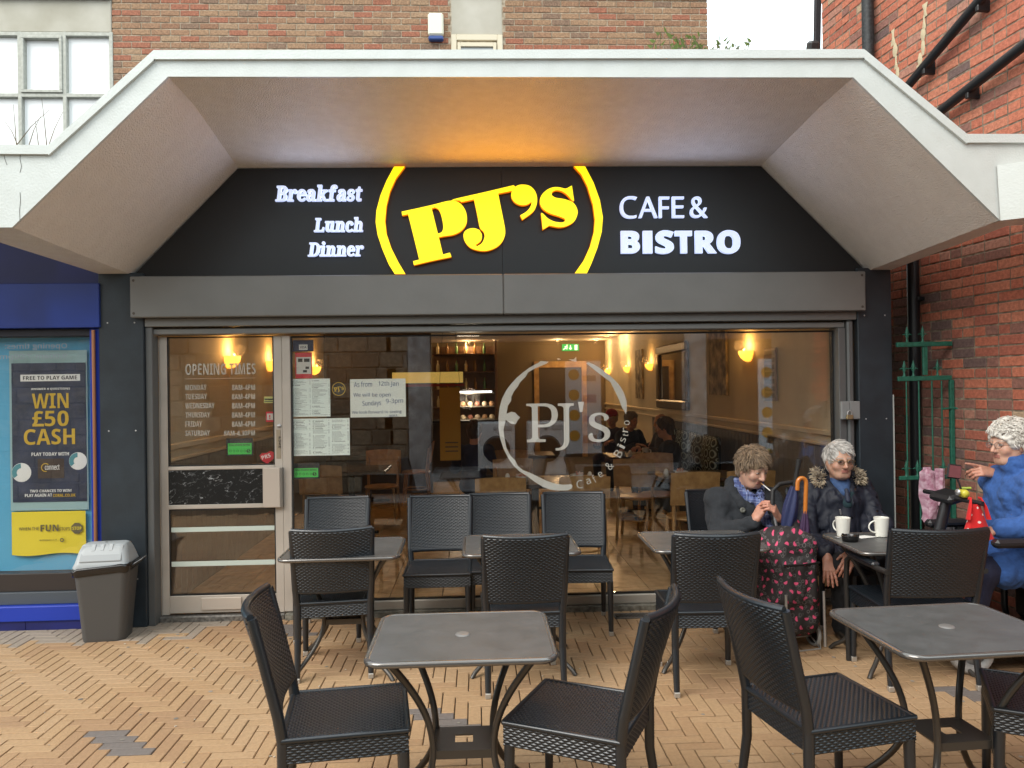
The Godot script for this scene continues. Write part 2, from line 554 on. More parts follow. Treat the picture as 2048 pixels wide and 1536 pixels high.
const WALL_O := Vector3(3.50, 0, -0.45)
var wall_d := Vector3(0.106, 0, 0.994).normalized()
func wall_pt(s: float, y: float, out := 0.0) -> Vector3:
	return WALL_O + wall_d * s + Vector3(0, y, 0) + Vector3(-wall_d.z, 0, wall_d.x) * out

func build_right_wall():
	var tex := noise_tex(21, 0.022, Color(0.76, 0.75, 0.75), Color(1, 1, 1), 512, 5)
	var bump := noise_tex(22, 0.07, Color(0, 0, 0), Color(1, 1, 1), 512, 5)
	var nn := Vector3(-wall_d.z, 0, wall_d.x)
	var bs := Basis(wall_d, Vector3.UP, wall_d.cross(Vector3.UP))
	var t := thing("brick_wall", "tall red brick gable wall with cream mortar patches beside the cafe", "wall")
	var core := MB.new()
	var s0 := -1.05
	var s1 := 5.0
	core.quad(wall_pt(s0, 0), wall_pt(s1, 0), wall_pt(s1, 7.5), wall_pt(s0, 7.5))
	core.quad(wall_pt(s0, 0, -0.3), wall_pt(s0, 0), wall_pt(s0, 7.5), wall_pt(s0, 7.5, -0.3))
	core.quad(wall_pt(s0, 7.5), wall_pt(s1, 7.5), wall_pt(s1, 7.5, -0.3), wall_pt(s0, 7.5, -0.3))
	core.quad(wall_pt(s1, 0, -0.3), wall_pt(s0, 0, -0.3), wall_pt(s0, 7.5, -0.3), wall_pt(s1, 7.5, -0.3))
	part(t, "mortar_core", core, mat("mortar_red", lin(0.40, 0.33, 0.24), 0.95, 0.0, {"tex": noise_tex(23, 0.03, Color(0.45, 0.42, 0.4), Color(1, 1, 1), 512, 5), "tri": 0.9}))
	var tones := [[0.64, 0.215, 0.125], [0.59, 0.185, 0.108], [0.66, 0.245, 0.145], [0.49, 0.155, 0.098], [0.34, 0.16, 0.12], [0.52, 0.25, 0.175], [0.56, 0.40, 0.26], [0.2, 0.125, 0.11]]
	var mats := tone_mats("redbrick", tones, tex, bump, 2.3, 0.85, 0.25)
	var all := []
	var pitch := 0.0745
	for row in 98:
		var s := s0 + (0.0 if row % 2 == 0 else -0.113)
		var hdr := row % 4 == 3
		while s < 3.2:
			var L := 0.217
			if hdr and rng.randf() < 0.8 or rng.randf() < 0.13: L = 0.104
			var e := s + L
			var a := maxf(s, s0)
			var y := (row + 0.5) * pitch
			if e - a > 0.03:
				var q := rng.randf()
				var tone := 0 if q < 0.3 else 1 if q < 0.55 else 2 if q < 0.72 else 3 if q < 0.83 else 4 if q < 0.9 else 5 if q < 0.96 else 6 if q < 0.975 else 7
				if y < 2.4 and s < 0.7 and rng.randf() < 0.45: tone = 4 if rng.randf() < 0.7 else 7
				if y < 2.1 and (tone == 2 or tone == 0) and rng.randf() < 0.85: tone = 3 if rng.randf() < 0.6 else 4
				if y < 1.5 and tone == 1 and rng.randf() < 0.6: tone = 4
				var hid := s < 0.2 and y < 2.4 and false
				all.append([wall_pt((a + e) * 0.5, y + 0.0, -0.05 + rng.randf_range(0.0015, 0.0065)), Vector3(snappedf(e - a, 0.001), 0.0645, 0.1), bs * Basis(Vector3(0, 0, 1), rng.randf_range(-0.012, 0.012)), tone, hid])
			s = e + 0.0085
	lay_bricks(t, "brick", all, mats, 295, 0.004, mat("redbrick_rest", Color(1, 1, 1), 0.85, 0.0, {"vc": true, "tex": tex, "bump": bump, "bs": 0.25, "tri": 2.3}), tone_cols(tones))
	# smeared cream mortar of an old repair
	var patch := MB.new()
	for q in [[1850, 20], [1848, 45], [1846, 70], [1846, 95], [1840, 120], [1838, 145], [1786, 75], [1790, 100], [1792, 125], [1795, 150]]:
		var d := ray(q[0], q[1])
		var pl := Plane(nn, WALL_O + nn * 0.006)
		var hit: Vector3 = pl.intersects_ray(cam_pos, d)
		var sc := Vector2(rng.randf_range(0.02, 0.035), rng.randf_range(0.05, 0.07))
		patch.sheet(6, 4, func(u, v): return hit + wall_d * sc.x * (u * 2 - 1) * (0.7 + 0.3 * sin(v * 5 + q[0])) + Vector3(0, sc.y * (v * 2 - 1), 0) + nn * (0.006 * sin(PI * u) * sin(PI * v)))
	part(t, "mortar_patch", patch, mat("cream_mortar", lin(0.55, 0.46, 0.3), 0.95, 0.0, {"bump": bump, "bs": 0.3, "tri": 3.0}))
	# drainpipes
	var iron := mat("black_pipe", lin(0.012, 0.013, 0.015), 0.35, 0.0, {"bump": bump, "bs": 0.1, "tri": 2.0})
	var worn := mat("worn_pipe", lin(0.05, 0.058, 0.062), 0.55, 0.0, {"tex": noise_tex(25, 0.03, Color(0.25, 0.25, 0.25), Color(1, 1, 1)), "tri": 2.0})
	var p1 := thing("drainpipe", "weathered vertical black drainpipe rising above the canopy on red brick", "pipe")
	var mb := MB.new(); mb.tube([wall_pt(-0.22, 3.0, 0.075), wall_pt(-0.22, 7.4, 0.075)], 0.05, 14); part(p1, "pipe", mb, worn)
	mb = MB.new(); mb.tube([wall_pt(-0.22, 5.9, 0.075), wall_pt(-0.22, 6.0, 0.075)], 0.058, 14); part(p1, "collar", mb, worn)
	var p2 := thing("drainpipe", "thin black drainpipe behind the green gate on red brick", "pipe")
	mb = MB.new(); mb.tube([wall_pt(0.29, 0.0, 0.06), wall_pt(0.29, 3.2, 0.06)], 0.046, 14); part(p2, "pipe", mb, iron)
	for y in [1.0, 2.35]:
		mb = MB.new(); mb.box(wall_pt(0.29, y, 0.03), Vector3(0.12, 0.03, 0.06), bs, 0.005); part(p2, "bracket", mb, iron)
	for q in [[0.24, 4.03, 1.25, 4.42, "upper black waste pipe sloping up across the red brick wall", true], [0.52, 3.69, 2.2, 4.02, "lower black waste pipe sloping up across the red brick wall", false]]:
		var w := thing("waste_pipe", q[4], "pipe", Vector3.ZERO, 0.0, "waste pipes sloping across the brick wall")
		mb = MB.new()
		var pts := [wall_pt(q[0], q[1], 0.08), wall_pt(q[2], q[3], 0.08), wall_pt(q[2] + 2.0, q[3] + (q[3] - q[1]) / (q[2] - q[0]) * 2.0, 0.08)]
		if q[5]: pts = [wall_pt(q[0] - 0.01, q[1] - 0.9, 0.08), wall_pt(q[0] - 0.01, q[1] - 0.05, 0.08), wall_pt(q[0] + 0.01, q[1], 0.08)] + pts.slice(1)
		mb.tube(pts, 0.036, 14); part(w, "pipe", mb, iron)
		for k in [0.25, 0.8]:
			mb = MB.new(); mb.box(wall_pt(lerpf(q[0], q[2], k), lerpf(q[1], q[3], k) - 0.02, 0.05), Vector3(0.03, 0.1, 0.1), bs, 0.004); part(w, "bracket", mb, iron)
		if q[5]:
			mb = MB.new(); mb.blob(wall_pt(q[0], q[1] - 0.02, 0.08), Vector3(0.05, 0.05, 0.05)); part(w, "elbow", mb, iron)
	# roof edge of the gable and its small floodlight
	var rf := MB.new()
	rf.box(wall_pt(-1.06, 6.5, 0.0), Vector3(0.05, 3.2, 0.05), bs * Basis(Vector3(0, 0, 1), -0.06)); part(t, "verge_board", rf, mat("verge", lin(0.03, 0.03, 0.035), 0.6))
	var fl := thing("floodlight", "small dark floodlight on the corner of the red brick wall", "light", wall_pt(-1.08, 4.92, 0.06))
	mb = MB.new(); mb.box(Vector3(-0.05, 0, 0.05), Vector3(0.1, 0.14, 0.1), Basis(Vector3(1, 0, 0), 0.4), 0.02); part(fl, "housing", mb, mat("flood", lin(0.03, 0.03, 0.03), 0.5))
	mb = MB.new(); mb.box(Vector3(0.02, 0.0, 0.0), Vector3(0.07, 0.03, 0.04), Basis(), 0.004); part(fl, "bracket", mb, mat("flood", lin(0.03, 0.03, 0.03), 0.5))
	mb = MB.new(); mb.box(wall_pt(-1.07, 4.6, 0.012), Vector3(0.06, 0.55, 0.03), bs, 0.004); part(t, "white_corner_strip", mb, mat("white_trim", lin(0.75, 0.76, 0.75), 0.6))

func build_upper():
	var Z := -3.5
	var t := thing("brick_building", "brown brick upper storey rising behind the white canopy", "building")
	var tex := noise_tex(31, 0.03, Color(0.68, 0.67, 0.66), Color(1, 1, 1), 512, 5)
	var bump := noise_tex(32, 0.06, Color(0, 0, 0), Color(1, 1, 1), 512, 5)
	var x0 := -4.262
	var x1 := 2.885
	var core := MB.new()
	core.span(Vector3(x0 + 0.01, 2.6, Z - 0.4), Vector3(x1 - 0.01, 8.0, Z - 0.004))
	part(t, "mortar_core", core, mat("mortar_brown", lin(0.58, 0.50, 0.38), 0.95, 0.0, {"tex": noise_tex(33, 0.03, Color(0.6, 0.58, 0.55), Color(1, 1, 1)), "tri": 0.9}))
	var tones := [[0.43, 0.25, 0.145], [0.38, 0.205, 0.118], [0.46, 0.285, 0.165], [0.46, 0.18, 0.105], [0.32, 0.205, 0.135], [0.48, 0.315, 0.19]]
	var mats := tone_mats("brownbrick", tones, tex, bump, 2.0, 0.85, 0.2)
	var all := []
	for row in 40:
		var y := 5.05 + row * 0.0765
		if y > 7.9: break
		var s := x0 + (0.0 if row % 2 == 0 else -0.113)
		while s < x1 - 0.02:
			var a := maxf(s, x0)
			var e := minf(s + 0.217, x1)
			s += 0.2275
			if e - a < 0.03: continue
			var skip := false
			if e > -0.255 and a < 0.368 and y > 5.5:
				if a < -0.255 and e > -0.255 and e <= 0.368: e = -0.262
				elif a < 0.368 and e > 0.368: a = 0.375
				else: skip = true
			if skip or e - a < 0.03: continue
			var q := rng.randf()
			var tone := 0 if q < 0.3 else 1 if q < 0.5 else 2 if q < 0.68 else 3 if q < 0.82 else 4 if q < 0.92 else 5
			all.append([Vector3((a + e) * 0.5, y, Z - 0.05 + rng.randf_range(0, 0.004)), Vector3(snappedf(e - a, 0.001), 0.065, 0.1), Basis(), tone, y < 5.72 and a > -3.7])
	lay_bricks(t, "brick", all, mats, 298, 0.004, mat("brown_rest", Color(1, 1, 1), 0.85, 0.0, {"vc": true, "tex": tex, "bump": bump, "bs": 0.2, "tri": 2.0}), tone_cols(tones))
	var conc := mat("concrete_panel", lin(0.52, 0.50, 0.43), 0.9, 0.0, {"tex": noise_tex(34, 0.006, Color(0.86, 0.85, 0.82), Color(1, 1, 1), 512, 5), "tri": 0.45})
	var mb := MB.new(); mb.span(Vector3(-0.255, 5.965, Z - 0.2), Vector3(0.366, 6.9, Z - 0.001), 0.008); part(t, "concrete_panel", mb, conc, "grey concrete panel above the small window")
	mb = MB.new(); mb.span(Vector3(x0, 6.42, Z - 0.2), Vector3(-0.262, 6.62, Z + 0.03), 0.01); part(t, "stone_band", mb, mat("dark_band", lin(0.13, 0.115, 0.1), 0.9))
	mb = MB.new(); mb.span(Vector3(0.372, 6.42, Z - 0.2), Vector3(x1, 6.62, Z + 0.03), 0.01); part(t, "stone_band", mb, mat("dark_band", lin(0.13, 0.115, 0.1), 0.9))
	mb = MB.new(); mb.span(Vector3(-0.27, 6.42, Z - 0.2), Vector3(0.38, 6.5, Z + 0.02), 0.01); part(t, "lintel", mb, conc)
	# small window
	var wf := mat("cream_frame", lin(0.66, 0.60, 0.45), 0.6)
	mb = MB.new()
	for q in [[-0.255, 5.0, -0.19, 5.962], [0.301, 5.0, 0.366, 5.962], [-0.19, 5.89, 0.301, 5.962]]: mb.span(Vector3(q[0], q[1], Z - 0.05), Vector3(q[2], q[3], Z + 0.02), 0.006)
	for q in [[-0.18, 5.0, -0.14, 5.86], [0.25, 5.0, 0.29, 5.86], [-0.14, 5.81, 0.25, 5.86]]: mb.span(Vector3(q[0], q[1], Z - 0.05), Vector3(q[2], q[3], Z + 0.032), 0.004)
	var w := part(t, "window", mb, wf)
	mb = MB.new(); mb.span(Vector3(-0.14, 5.0, Z - 0.003), Vector3(0.25, 5.81, Z + 0.006)); part(w, "pane", mb, mat("frosted", lin(0.42, 0.45, 0.45), 0.15, 0.0, {"spec": 0.6}))
	# big window bay on the left, panes coloured white for the sky they reflect
	mb = MB.new(); mb.span(Vector3(-9.0, 5.965, Z - 0.3), Vector3(-4.272, 7.2, Z - 0.01), 0.01); part(t, "concrete_panel", mb, conc, "stained cream concrete panel above the white windows")
	mb = MB.new(); mb.span(Vector3(-9.0, 2.6, Z - 0.3), Vector3(-4.272, 4.3, Z - 0.01)); part(t, "apron_panel", mb, conc)
	mb = MB.new(); mb.span(Vector3(-9.0, 6.35, Z - 0.01), Vector3(-4.272, 6.6, Z + 0.05), 0.01); part(t, "stone_band", mb, mat("dark_band", lin(0.13, 0.115, 0.1), 0.9))
	var alu := mat("aged_frame", lin(0.47, 0.48, 0.43), 0.6, 0.2, {"tex": noise_tex(35, 0.03, Color(0.85, 0.85, 0.84), Color(1, 1, 1)), "tri": 1.0})
	var pane := mat("sky_white_pane", lin(0.93, 0.95, 0.95), 0.06, 0.0, {"coat": 1.0, "cr": 0.02, "spec": 0.7})
	var cols := [-9.0, -8.45, -7.9, -7.35, -6.9, -6.35, -5.86, -5.33, -4.815, -4.275]
	mb = MB.new()
	for x in cols: mb.span(Vector3(x - 0.022, 4.3, Z - 0.1), Vector3(x + 0.022, 5.962, Z + 0.012), 0.004)
	mb.span(Vector3(-9.0, 5.915, Z - 0.1), Vector3(-4.28, 5.96, Z + 0.01), 0.004)
	mb.span(Vector3(-9.0, 5.19, Z - 0.1), Vector3(-4.28, 5.235, Z + 0.01), 0.004)
	var fr := part(t, "window_frame", mb, alu)
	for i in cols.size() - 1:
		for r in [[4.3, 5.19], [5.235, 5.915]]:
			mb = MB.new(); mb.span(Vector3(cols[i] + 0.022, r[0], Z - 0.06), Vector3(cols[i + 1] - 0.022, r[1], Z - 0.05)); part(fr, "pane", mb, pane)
	mb = MB.new()
	for q in [[-5.31, 5.24, -4.835, 5.275], [-5.31, 5.88, -4.835, 5.915], [-5.31, 5.275, -5.275, 5.88], [-4.87, 5.275, -4.835, 5.88]]: mb.span(Vector3(q[0], q[1], Z - 0.05), Vector3(q[2], q[3], Z + 0.025), 0.004)
	part(fr, "casement", mb, alu)
	# alarm box
	var al := thing("alarm_box", "cream alarm box with blue base on brown bricks", "alarm", Vector3(-0.437, 6.03, Z))
	var ab := MB.new(); ab.box(Vector3(0, 0.03, 0.04), Vector3(0.185, 0.27, 0.08), Basis(), 0.02); part(al, "cover", ab, mat("alarm_white", lin(0.78, 0.77, 0.62), 0.5))
	ab = MB.new(); ab.box(Vector3(0, -0.135, 0.04), Vector3(0.18, 0.055, 0.075), Basis(), 0.015); part(al, "base", ab, mat("alarm_blue", lin(0.03, 0.07, 0.25), 0.4))

func build_canopy():
	var t := thing("entrance_canopy", "white trapezoid canopy with sloping ends above the cafe front", "canopy")
	var bump := noise_tex(41, 0.10, Color(0, 0, 0), Color(1, 1, 1), 512, 4)
	var white := mat("canopy_white", lin(0.63, 0.665, 0.64), 0.42, 0.0, {"tex": noise_tex(42, 0.008, Color(0.965, 0.965, 0.96), Color(1, 1, 1), 512, 5), "bump": bump, "bs": 0.1, "tri": 1.2})
	var under := mat("canopy_soffit", lin(0.83, 0.80, 0.735), 0.42, 0.0, {"tex": noise_tex(43, 0.01, Color(0.95, 0.945, 0.94), Color(1, 1, 1), 512, 5), "bump": bump, "bs": 0.75, "tri": 1.6})
	var zf := 1.45
	# inner opening (front), fascia outer line and rear opening, seen from the lane
	var fi := [Vector2(-2.86, 2.615), Vector2(-2.545, 2.615), Vector2(-1.693, 3.45), Vector2(2.2, 3.463), Vector2(3.06, 2.633)]
	var fo := [Vector2(-3.05, 3.067), Vector2(-2.336, 3.063), Vector2(-1.762, 3.589), Vector2(2.257, 3.619), Vector2(2.859, 3.13), Vector2(3.33, 3.13)]
	var re := [Vector2(-4.6, 2.549), Vector2(-2.499, 2.549), Vector2(-1.728, 3.319), Vector2(2.161, 3.334), Vector2(2.969, 2.536), Vector2(3.6, 2.536)]
	var poly := PackedVector2Array(fo)
	poly.append(Vector2(3.33, 2.633))
	for i in range(4, -1, -1): poly.append(fi[i])
	poly.append_array(PackedVector2Array([Vector2(-3.7, 3.45), Vector2(-6.2, 3.45), Vector2(-6.2, 3.6), Vector2(-3.63, 3.6)]))
	var mb := MB.new()
	mb.prism(poly, zf - 0.02, zf)
	part(t, "fascia", mb, white)
	# raised coping strip along the top edge
	mb = MB.new()
	for i in fo.size() - 1:
		var a: Vector2 = fo[i]
		var b: Vector2 = fo[i + 1]
		var h := 0.05 if i != 1 and i != 3 else 0.056
		var q := [Vector3(a.x, a.y - h, zf + 0.02), Vector3(b.x, b.y - h, zf + 0.02), Vector3(b.x, b.y, zf + 0.02), Vector3(a.x, a.y, zf + 0.02)]
		mb.quad(q[0], q[1], q[2], q[3])
		mb.quad(q[3], q[2], q[2] - Vector3(0, 0, 0.3), q[3] - Vector3(0, 0, 0.3))
		mb.quad(q[1], q[0], q[0] - Vector3(0, 0, 0.0195), q[1] - Vector3(0, 0, 0.0195))
	part(t, "coping", mb, white)
	# soffits
	mb = MB.new()
	var L := func(i, z): return Vector3(fi[i].x, fi[i].y, z) if z > 0.5 else Vector3(re[i].x, re[i].y, z)
	var zb := 0.02
	# flat band behind the fascia then the slope down to the sign
	var bl := Vector3(-1.69, 3.432, 1.06)
	var br := Vector3(2.19, 3.444, 1.06)
	mb.quad(Vector3(fi[2].x, fi[2].y, zf - 0.02), bl, br, Vector3(fi[3].x, fi[3].y, zf - 0.02))
	mb.quad(bl, Vector3(re[2].x, re[2].y, zb), Vector3(re[3].x, re[3].y, zb), br)
	part(t, "top_soffit", mb, under)
	mb = MB.new()
	var A := Vector3(fi[1].x, fi[1].y, zf - 0.02)
	var B := Vector3(re[1].x, re[1].y, zb)
	mb.tri(A, B, bl); mb.tri(B, Vector3(re[2].x, re[2].y, zb), bl); mb.tri(A, bl, Vector3(fi[2].x, fi[2].y, zf - 0.02))
	mb.quad(Vector3(-2.86, 2.615, zf - 0.02), Vector3(-2.70, 2.549, zb), B, A)
	mb.quad(Vector3(-3.7, 3.45, zf - 0.02), Vector3(-3.5, 3.32, zb), Vector3(-2.70, 2.549, zb), Vector3(-2.86, 2.615, zf - 0.02))
	mb.quad(Vector3(-6.2, 3.45, zf - 0.02), Vector3(-6.2, 3.32, zb), Vector3(-3.5, 3.32, zb), Vector3(-3.7, 3.45, zf - 0.02))
	part(t, "side_soffit", mb, under, "left sloping soffit")
	mb = MB.new()
	A = Vector3(fi[4].x, fi[4].y, zf - 0.02)
	B = Vector3(re[4].x, re[4].y, zb)
	mb.tri(A, br, B); mb.tri(B, br, Vector3(re[3].x, re[3].y, zb)); mb.tri(A, Vector3(fi[3].x, fi[3].y, zf - 0.02), br)
	mb.quad(B, Vector3(3.135, 2.536, zb), Vector3(3.2, 2.633, zf - 0.02), A)
	mb.quad(Vector3(3.135, 2.536, zb), Vector3(3.135, 3.08, zb), Vector3(3.2, 3.08, zf - 0.02), Vector3(3.2, 2.633, zf - 0.02))
	part(t, "side_soffit", mb, under, "right sloping soffit")
	# roof slab behind the fascia
	mb = MB.new()
	mb.quad(Vector3(-1.762, 3.52, zf - 0.02), Vector3(2.257, 3.55, zf - 0.02), Vector3(2.257, 3.55, -3.5), Vector3(-1.762, 3.52, -3.5))
	mb.quad(Vector3(-3.05, 3.0, zf - 0.02), Vector3(-2.336, 3.0, zf - 0.02), Vector3(-2.336, 3.0, -3.5), Vector3(-3.05, 3.0, -3.5))
	mb.quad(Vector3(-6.2, 3.52, zf - 0.02), Vector3(-3.63, 3.52, zf - 0.02), Vector3(-3.63, 3.52, -3.5), Vector3(-6.2, 3.52, -3.5))
	mb.quad(Vector3(-3.63, 3.52, zf - 0.02), Vector3(-3.05, 3.0, zf - 0.02), Vector3(-3.05, 3.0, -3.5), Vector3(-3.63, 3.52, -3.5))
	mb.quad(Vector3(-2.336, 3.0, zf - 0.02), Vector3(-1.762, 3.52, zf - 0.02), Vector3(-1.762, 3.52, -3.5), Vector3(-2.336, 3.0, -3.5))
	mb.quad(Vector3(2.257, 3.55, zf - 0.02), Vector3(2.859, 3.07, zf - 0.02), Vector3(2.859, 3.07, -3.5), Vector3(2.257, 3.55, -3.5))
	mb.quad(Vector3(2.859, 3.07, zf - 0.02), Vector3(3.3, 3.07, zf - 0.02), Vector3(3.3, 3.07, -1.5), Vector3(2.859, 3.07, -1.5))
	part(t, "roof_felt", mb, mat("felt", lin(0.09, 0.09, 0.09), 0.95))
	# return of the canopy that comes forward along the right-hand wall
	mb = MB.new()
	var r0 := pz(1994, 331, zf + 0.012)
	var r1 := pz(2001, 441, zf + 0.012)
	var e0 := Vector3(r0.x + 0.45, r0.y, zf + 0.36)
	var e1 := Vector3(r1.x + 0.45, r1.y, zf + 0.36)
	mb.quad(r1, e1, e0, r0)
	mb.quad(r0, e0, e0 + Vector3(0.0, 0, -0.34), r0 + Vector3(0.01, 0, -0.01))
	mb.quad(e1, e1 + Vector3(1.0, 0, 0.5), e0 + Vector3(1.0, 0, 0.5), e0)
	part(t, "return_fascia", mb, white)
	mb = MB.new()
	mb.quad(r1, r1 + Vector3(0.02, 0, -0.2), e1 + Vector3(0.3, 0, -0.3), e1)
	part(t, "return_soffit", mb, under)
	# hairline cracks in the painted render
	var ck := mat("crack_grey", lin(0.16, 0.16, 0.14), 0.9)
	for q in [[[40, 385], [41, 402], [39, 420], [40, 443]], [[7, 302], [9, 316], [14, 330]], [[41, 303], [40, 318], [43, 332], [40, 345]], [[318, 100], [316, 110], [318, 121]]]:
		var c := MB.new()
		var pts := []
		for k in q: pts.append(pz(k[0], k[1], zf + 0.0006))
		c.tube(pts, 0.0016, 5); part(t, "crack", c, ck)
	# weeds sprout on the roof edge
	var green := mat("weed", lin(0.11, 0.14, 0.04), 0.7, 0.0, {"back": lin(0.1, 0.14, 0.03)})
	for q in [[1352, 102, 0.2, 16, "tuft of green weed growing on the canopy roof edge"], [1440, 101, 0.12, 14, "small dark sprig of weed on the canopy roof near the sky gap"], [82, 290, 0.42, 7, "dry twigs growing on the low canopy edge by white windows"]]:
		var p := pz(q[0], q[1], zf - 0.12)
		p.y -= 0.03
		var w := thing("weed", q[4], "plant", p, 0.0, "weeds on the canopy roof")
		var st := MB.new()
		var lf := MB.new()
		for k in int(q[3]):
			var a := rng.randf() * TAU
			var lean := rng.randf_range(0.15, 0.9)
			var ln: float = q[2] * rng.randf_range(0.35, 0.8)
			var o := Vector3(rng.randf_range(-0.16, 0.16), 0, rng.randf_range(-0.04, 0.04))
			var tip := o + Vector3(cos(a) * lean, 1.0, sin(a) * lean * 0.4).normalized() * ln
			st.tube([o, o.lerp(tip, 0.5) + Vector3(0, 0.02, 0), tip], [0.003, 0.002, 0.001], 5)
			if q[3] > 10:
				for j in 3:
					var m := o.lerp(tip, 0.4 + 0.25 * j)
					var d := Vector3(rng.randf_range(-1, 1), rng.randf_range(0.1, 0.8), rng.randf_range(-1, 1)).normalized() * 0.045
					lf.quad(m, m + d * 0.5 + Vector3(0, 0, 0.012), m + d, m + d * 0.5 - Vector3(0, 0.012, 0.012))
		part(w, "stem", st, mat("twig", lin(0.14, 0.11, 0.07), 0.9))
		if lf.v.size() > 0: part(w, "leaf", lf, green).set_meta("kind", "stuff")

func build_front():
	var bump := noise_tex(51, 0.08, Color(0, 0, 0), Color(1, 1, 1), 512, 4)
	var dark := mat("pillar_paint", lin(0.027, 0.039, 0.050), 0.5, 0.0, {"tex": noise_tex(52, 0.006, Color(0.75, 0.75, 0.75), Color(1, 1, 1), 512, 5), "bump": bump, "bs": 0.05, "tri": 0.8})
	var steel := mat("screw", lin(0.5, 0.5, 0.5), 0.4, 0.8)
	for q in [[-2.72, -2.402, "dark slate-blue pillar between the cafe door and the blue shop"], [2.872, 3.135, "dark slate-grey pillar between the cafe window and the green gate"]]:
		var t := thing("pillar", q[2], "pillar", Vector3((q[0] + q[1]) * 0.5, 0, 0), 0.0, "pillars framing the cafe front")
		var w: float = q[1] - q[0]
		var mb := MB.new(); mb.span(Vector3(-w / 2, 0, -0.35), Vector3(w / 2, 2.56, 0.13), 0.006); part(t, "cladding", mb, dark)
		for y in [0.35, 1.42, 2.2]:
			for x in [-w * 0.3, w * 0.3]:
				mb = MB.new(); mb.lathe([Vector2(0.0, 0.003), Vector2(0.004, 0.002), Vector2(0.006, 0)], 8, Vector3(x, y, 0.1305), Basis(Vector3(1, 0, 0), PI / 2)); part(t, "screw", mb, steel)
		if q[0] > 0:
			mb = MB.new(); mb.span(Vector3(w / 2, 0, 0.118), Vector3(w / 2 + 0.006, 1.6, 0.134)); part(t, "edge_trim", mb, mat("trim_white", lin(0.5, 0.53, 0.5), 0.5))
	# shutter box and guides
	var grey := mat("shutter_grey", lin(0.215, 0.212, 0.20), 0.38, 0.15, {"tex": noise_tex(53, 0.006, Color(0.94, 0.94, 0.94), Color(1, 1, 1), 512, 4), "bump": bump, "bs": 0.03, "tri": 0.6})
	var sb := thing("shutter_box", "long grey roller shutter box above the window and door", "shutter")
	var mb := MB.new()
	mb.span(Vector3(-2.466, 2.231, -0.02), Vector3(0.2, 2.524, 0.2), 0.006); part(sb, "cover_panel", mb, grey)
	mb = MB.new()
	mb.span(Vector3(0.2015, 2.231, -0.02), Vector3(2.902, 2.524, 0.2), 0.006); part(sb, "cover_panel", mb, grey)
	mb = MB.new(); mb.span(Vector3(-2.40, 2.17, 0.0), Vector3(2.87, 2.2295, 0.12), 0.004); part(sb, "bottom_rail", mb, grey)
	mb = MB.new(); mb.span(Vector3(-2.38, 2.115, -0.06), Vector3(2.80, 2.158, 0.075), 0.006); part(sb, "slat_edge", mb, grey)
	mb = MB.new(); mb.span(Vector3(-2.402, 0.0, 0.0), Vector3(-2.352, 2.168, 0.105), 0.004); part(sb, "guide_rail", mb, mat("guide_grey", lin(0.13, 0.135, 0.135), 0.4, 0.3))
	mb = MB.new(); mb.span(Vector3(2.745, 0.0, -0.02), Vector3(2.80, 2.114, 0.085), 0.004); part(sb, "guide_rail", mb, mat("guide_grey", lin(0.13, 0.135, 0.135), 0.4, 0.3))
	mb = MB.new(); mb.span(Vector3(2.802, 0.0, -0.02), Vector3(2.850, 2.168, 0.11), 0.012); part(sb, "guide_rail", mb, mat("guide_grey", lin(0.13, 0.135, 0.135), 0.4, 0.3))
	for s in [-2.44, 2.875]:
		for y in [2.26, 2.495]:
			mb = MB.new(); mb.lathe([Vector2(0.0, 0.004), Vector2(0.007, 0.003), Vector2(0.01, 0)], 8, Vector3(s, y, 0.2005), Basis(Vector3(1, 0, 0), PI / 2)); part(sb, "rivet", mb, mat("rivet", lin(0.1, 0.085, 0.07), 0.6, 0.4))
	# lock box with brass padlock
	var lb := thing("lock_box", "grey shutter lock box with brass padlock beside the window", "lock", Vector3(2.80, 1.487, 0.11))
	mb = MB.new(); mb.span(Vector3(-0.07, -0.068, 0.0), Vector3(-0.004, 0.068, 0.035), 0.006); part(lb, "housing", mb, mat("lock_grey", lin(0.27, 0.28, 0.28), 0.45, 0.2))
	mb = MB.new(); mb.span(Vector3(-0.002, -0.068, 0.0), Vector3(0.078, 0.068, 0.03), 0.006); part(lb, "cover", mb, mat("lock_grey", lin(0.27, 0.28, 0.28), 0.45, 0.2))
	var pk := MB.new(); pk.box(Vector3(-0.015, -0.05, 0.05), Vector3(0.05, 0.035, 0.022), Basis(), 0.005)
	var pl := part(lb, "padlock", pk, mat("brass", lin(0.4, 0.32, 0.18), 0.4, 0.8))
	pk = MB.new(); pk.tube([Vector3(-0.03, -0.035, 0.05), Vector3(-0.03, -0.012, 0.05), Vector3(-0.015, 0.002, 0.05), Vector3(0.0, -0.012, 0.05), Vector3(0.0, -0.035, 0.05)], 0.0045, 8); part(pl, "shackle", pk, mat("screw", Color.WHITE))
	# ---- door ----
	var alu := mat("champagne_alu", lin(0.60, 0.54, 0.47), 0.38, 0.2, {"tex": noise_tex(54, 0.01, Color(0.9, 0.9, 0.9), Color(1, 1, 1), 256, 4), "tri": 0.8})
	var dalu := mat("dull_alu", lin(0.20, 0.185, 0.165), 0.4, 0.3)
	var glass := mat("window_glass", Color(1, 1, 1, 0.0), 0.0, 0.0, {"glass": true})
	var black := mat("gasket", lin(0.012, 0.012, 0.012), 0.6)
	var d := thing("shop_door", "aluminium glazed cafe door with black marbled middle panel", "door")
	mb = MB.new()
	mb.span(Vector3(-2.345, 0.045, -0.045), Vector3(-2.292, 2.105, 0.0), 0.004)
	mb.span(Vector3(-1.512, 0.045, -0.045), Vector3(-1.452, 2.105, 0.0), 0.004)
	mb.span(Vector3(-2.292, 0.055, -0.044), Vector3(-1.512, 0.185, -0.001), 0.004)
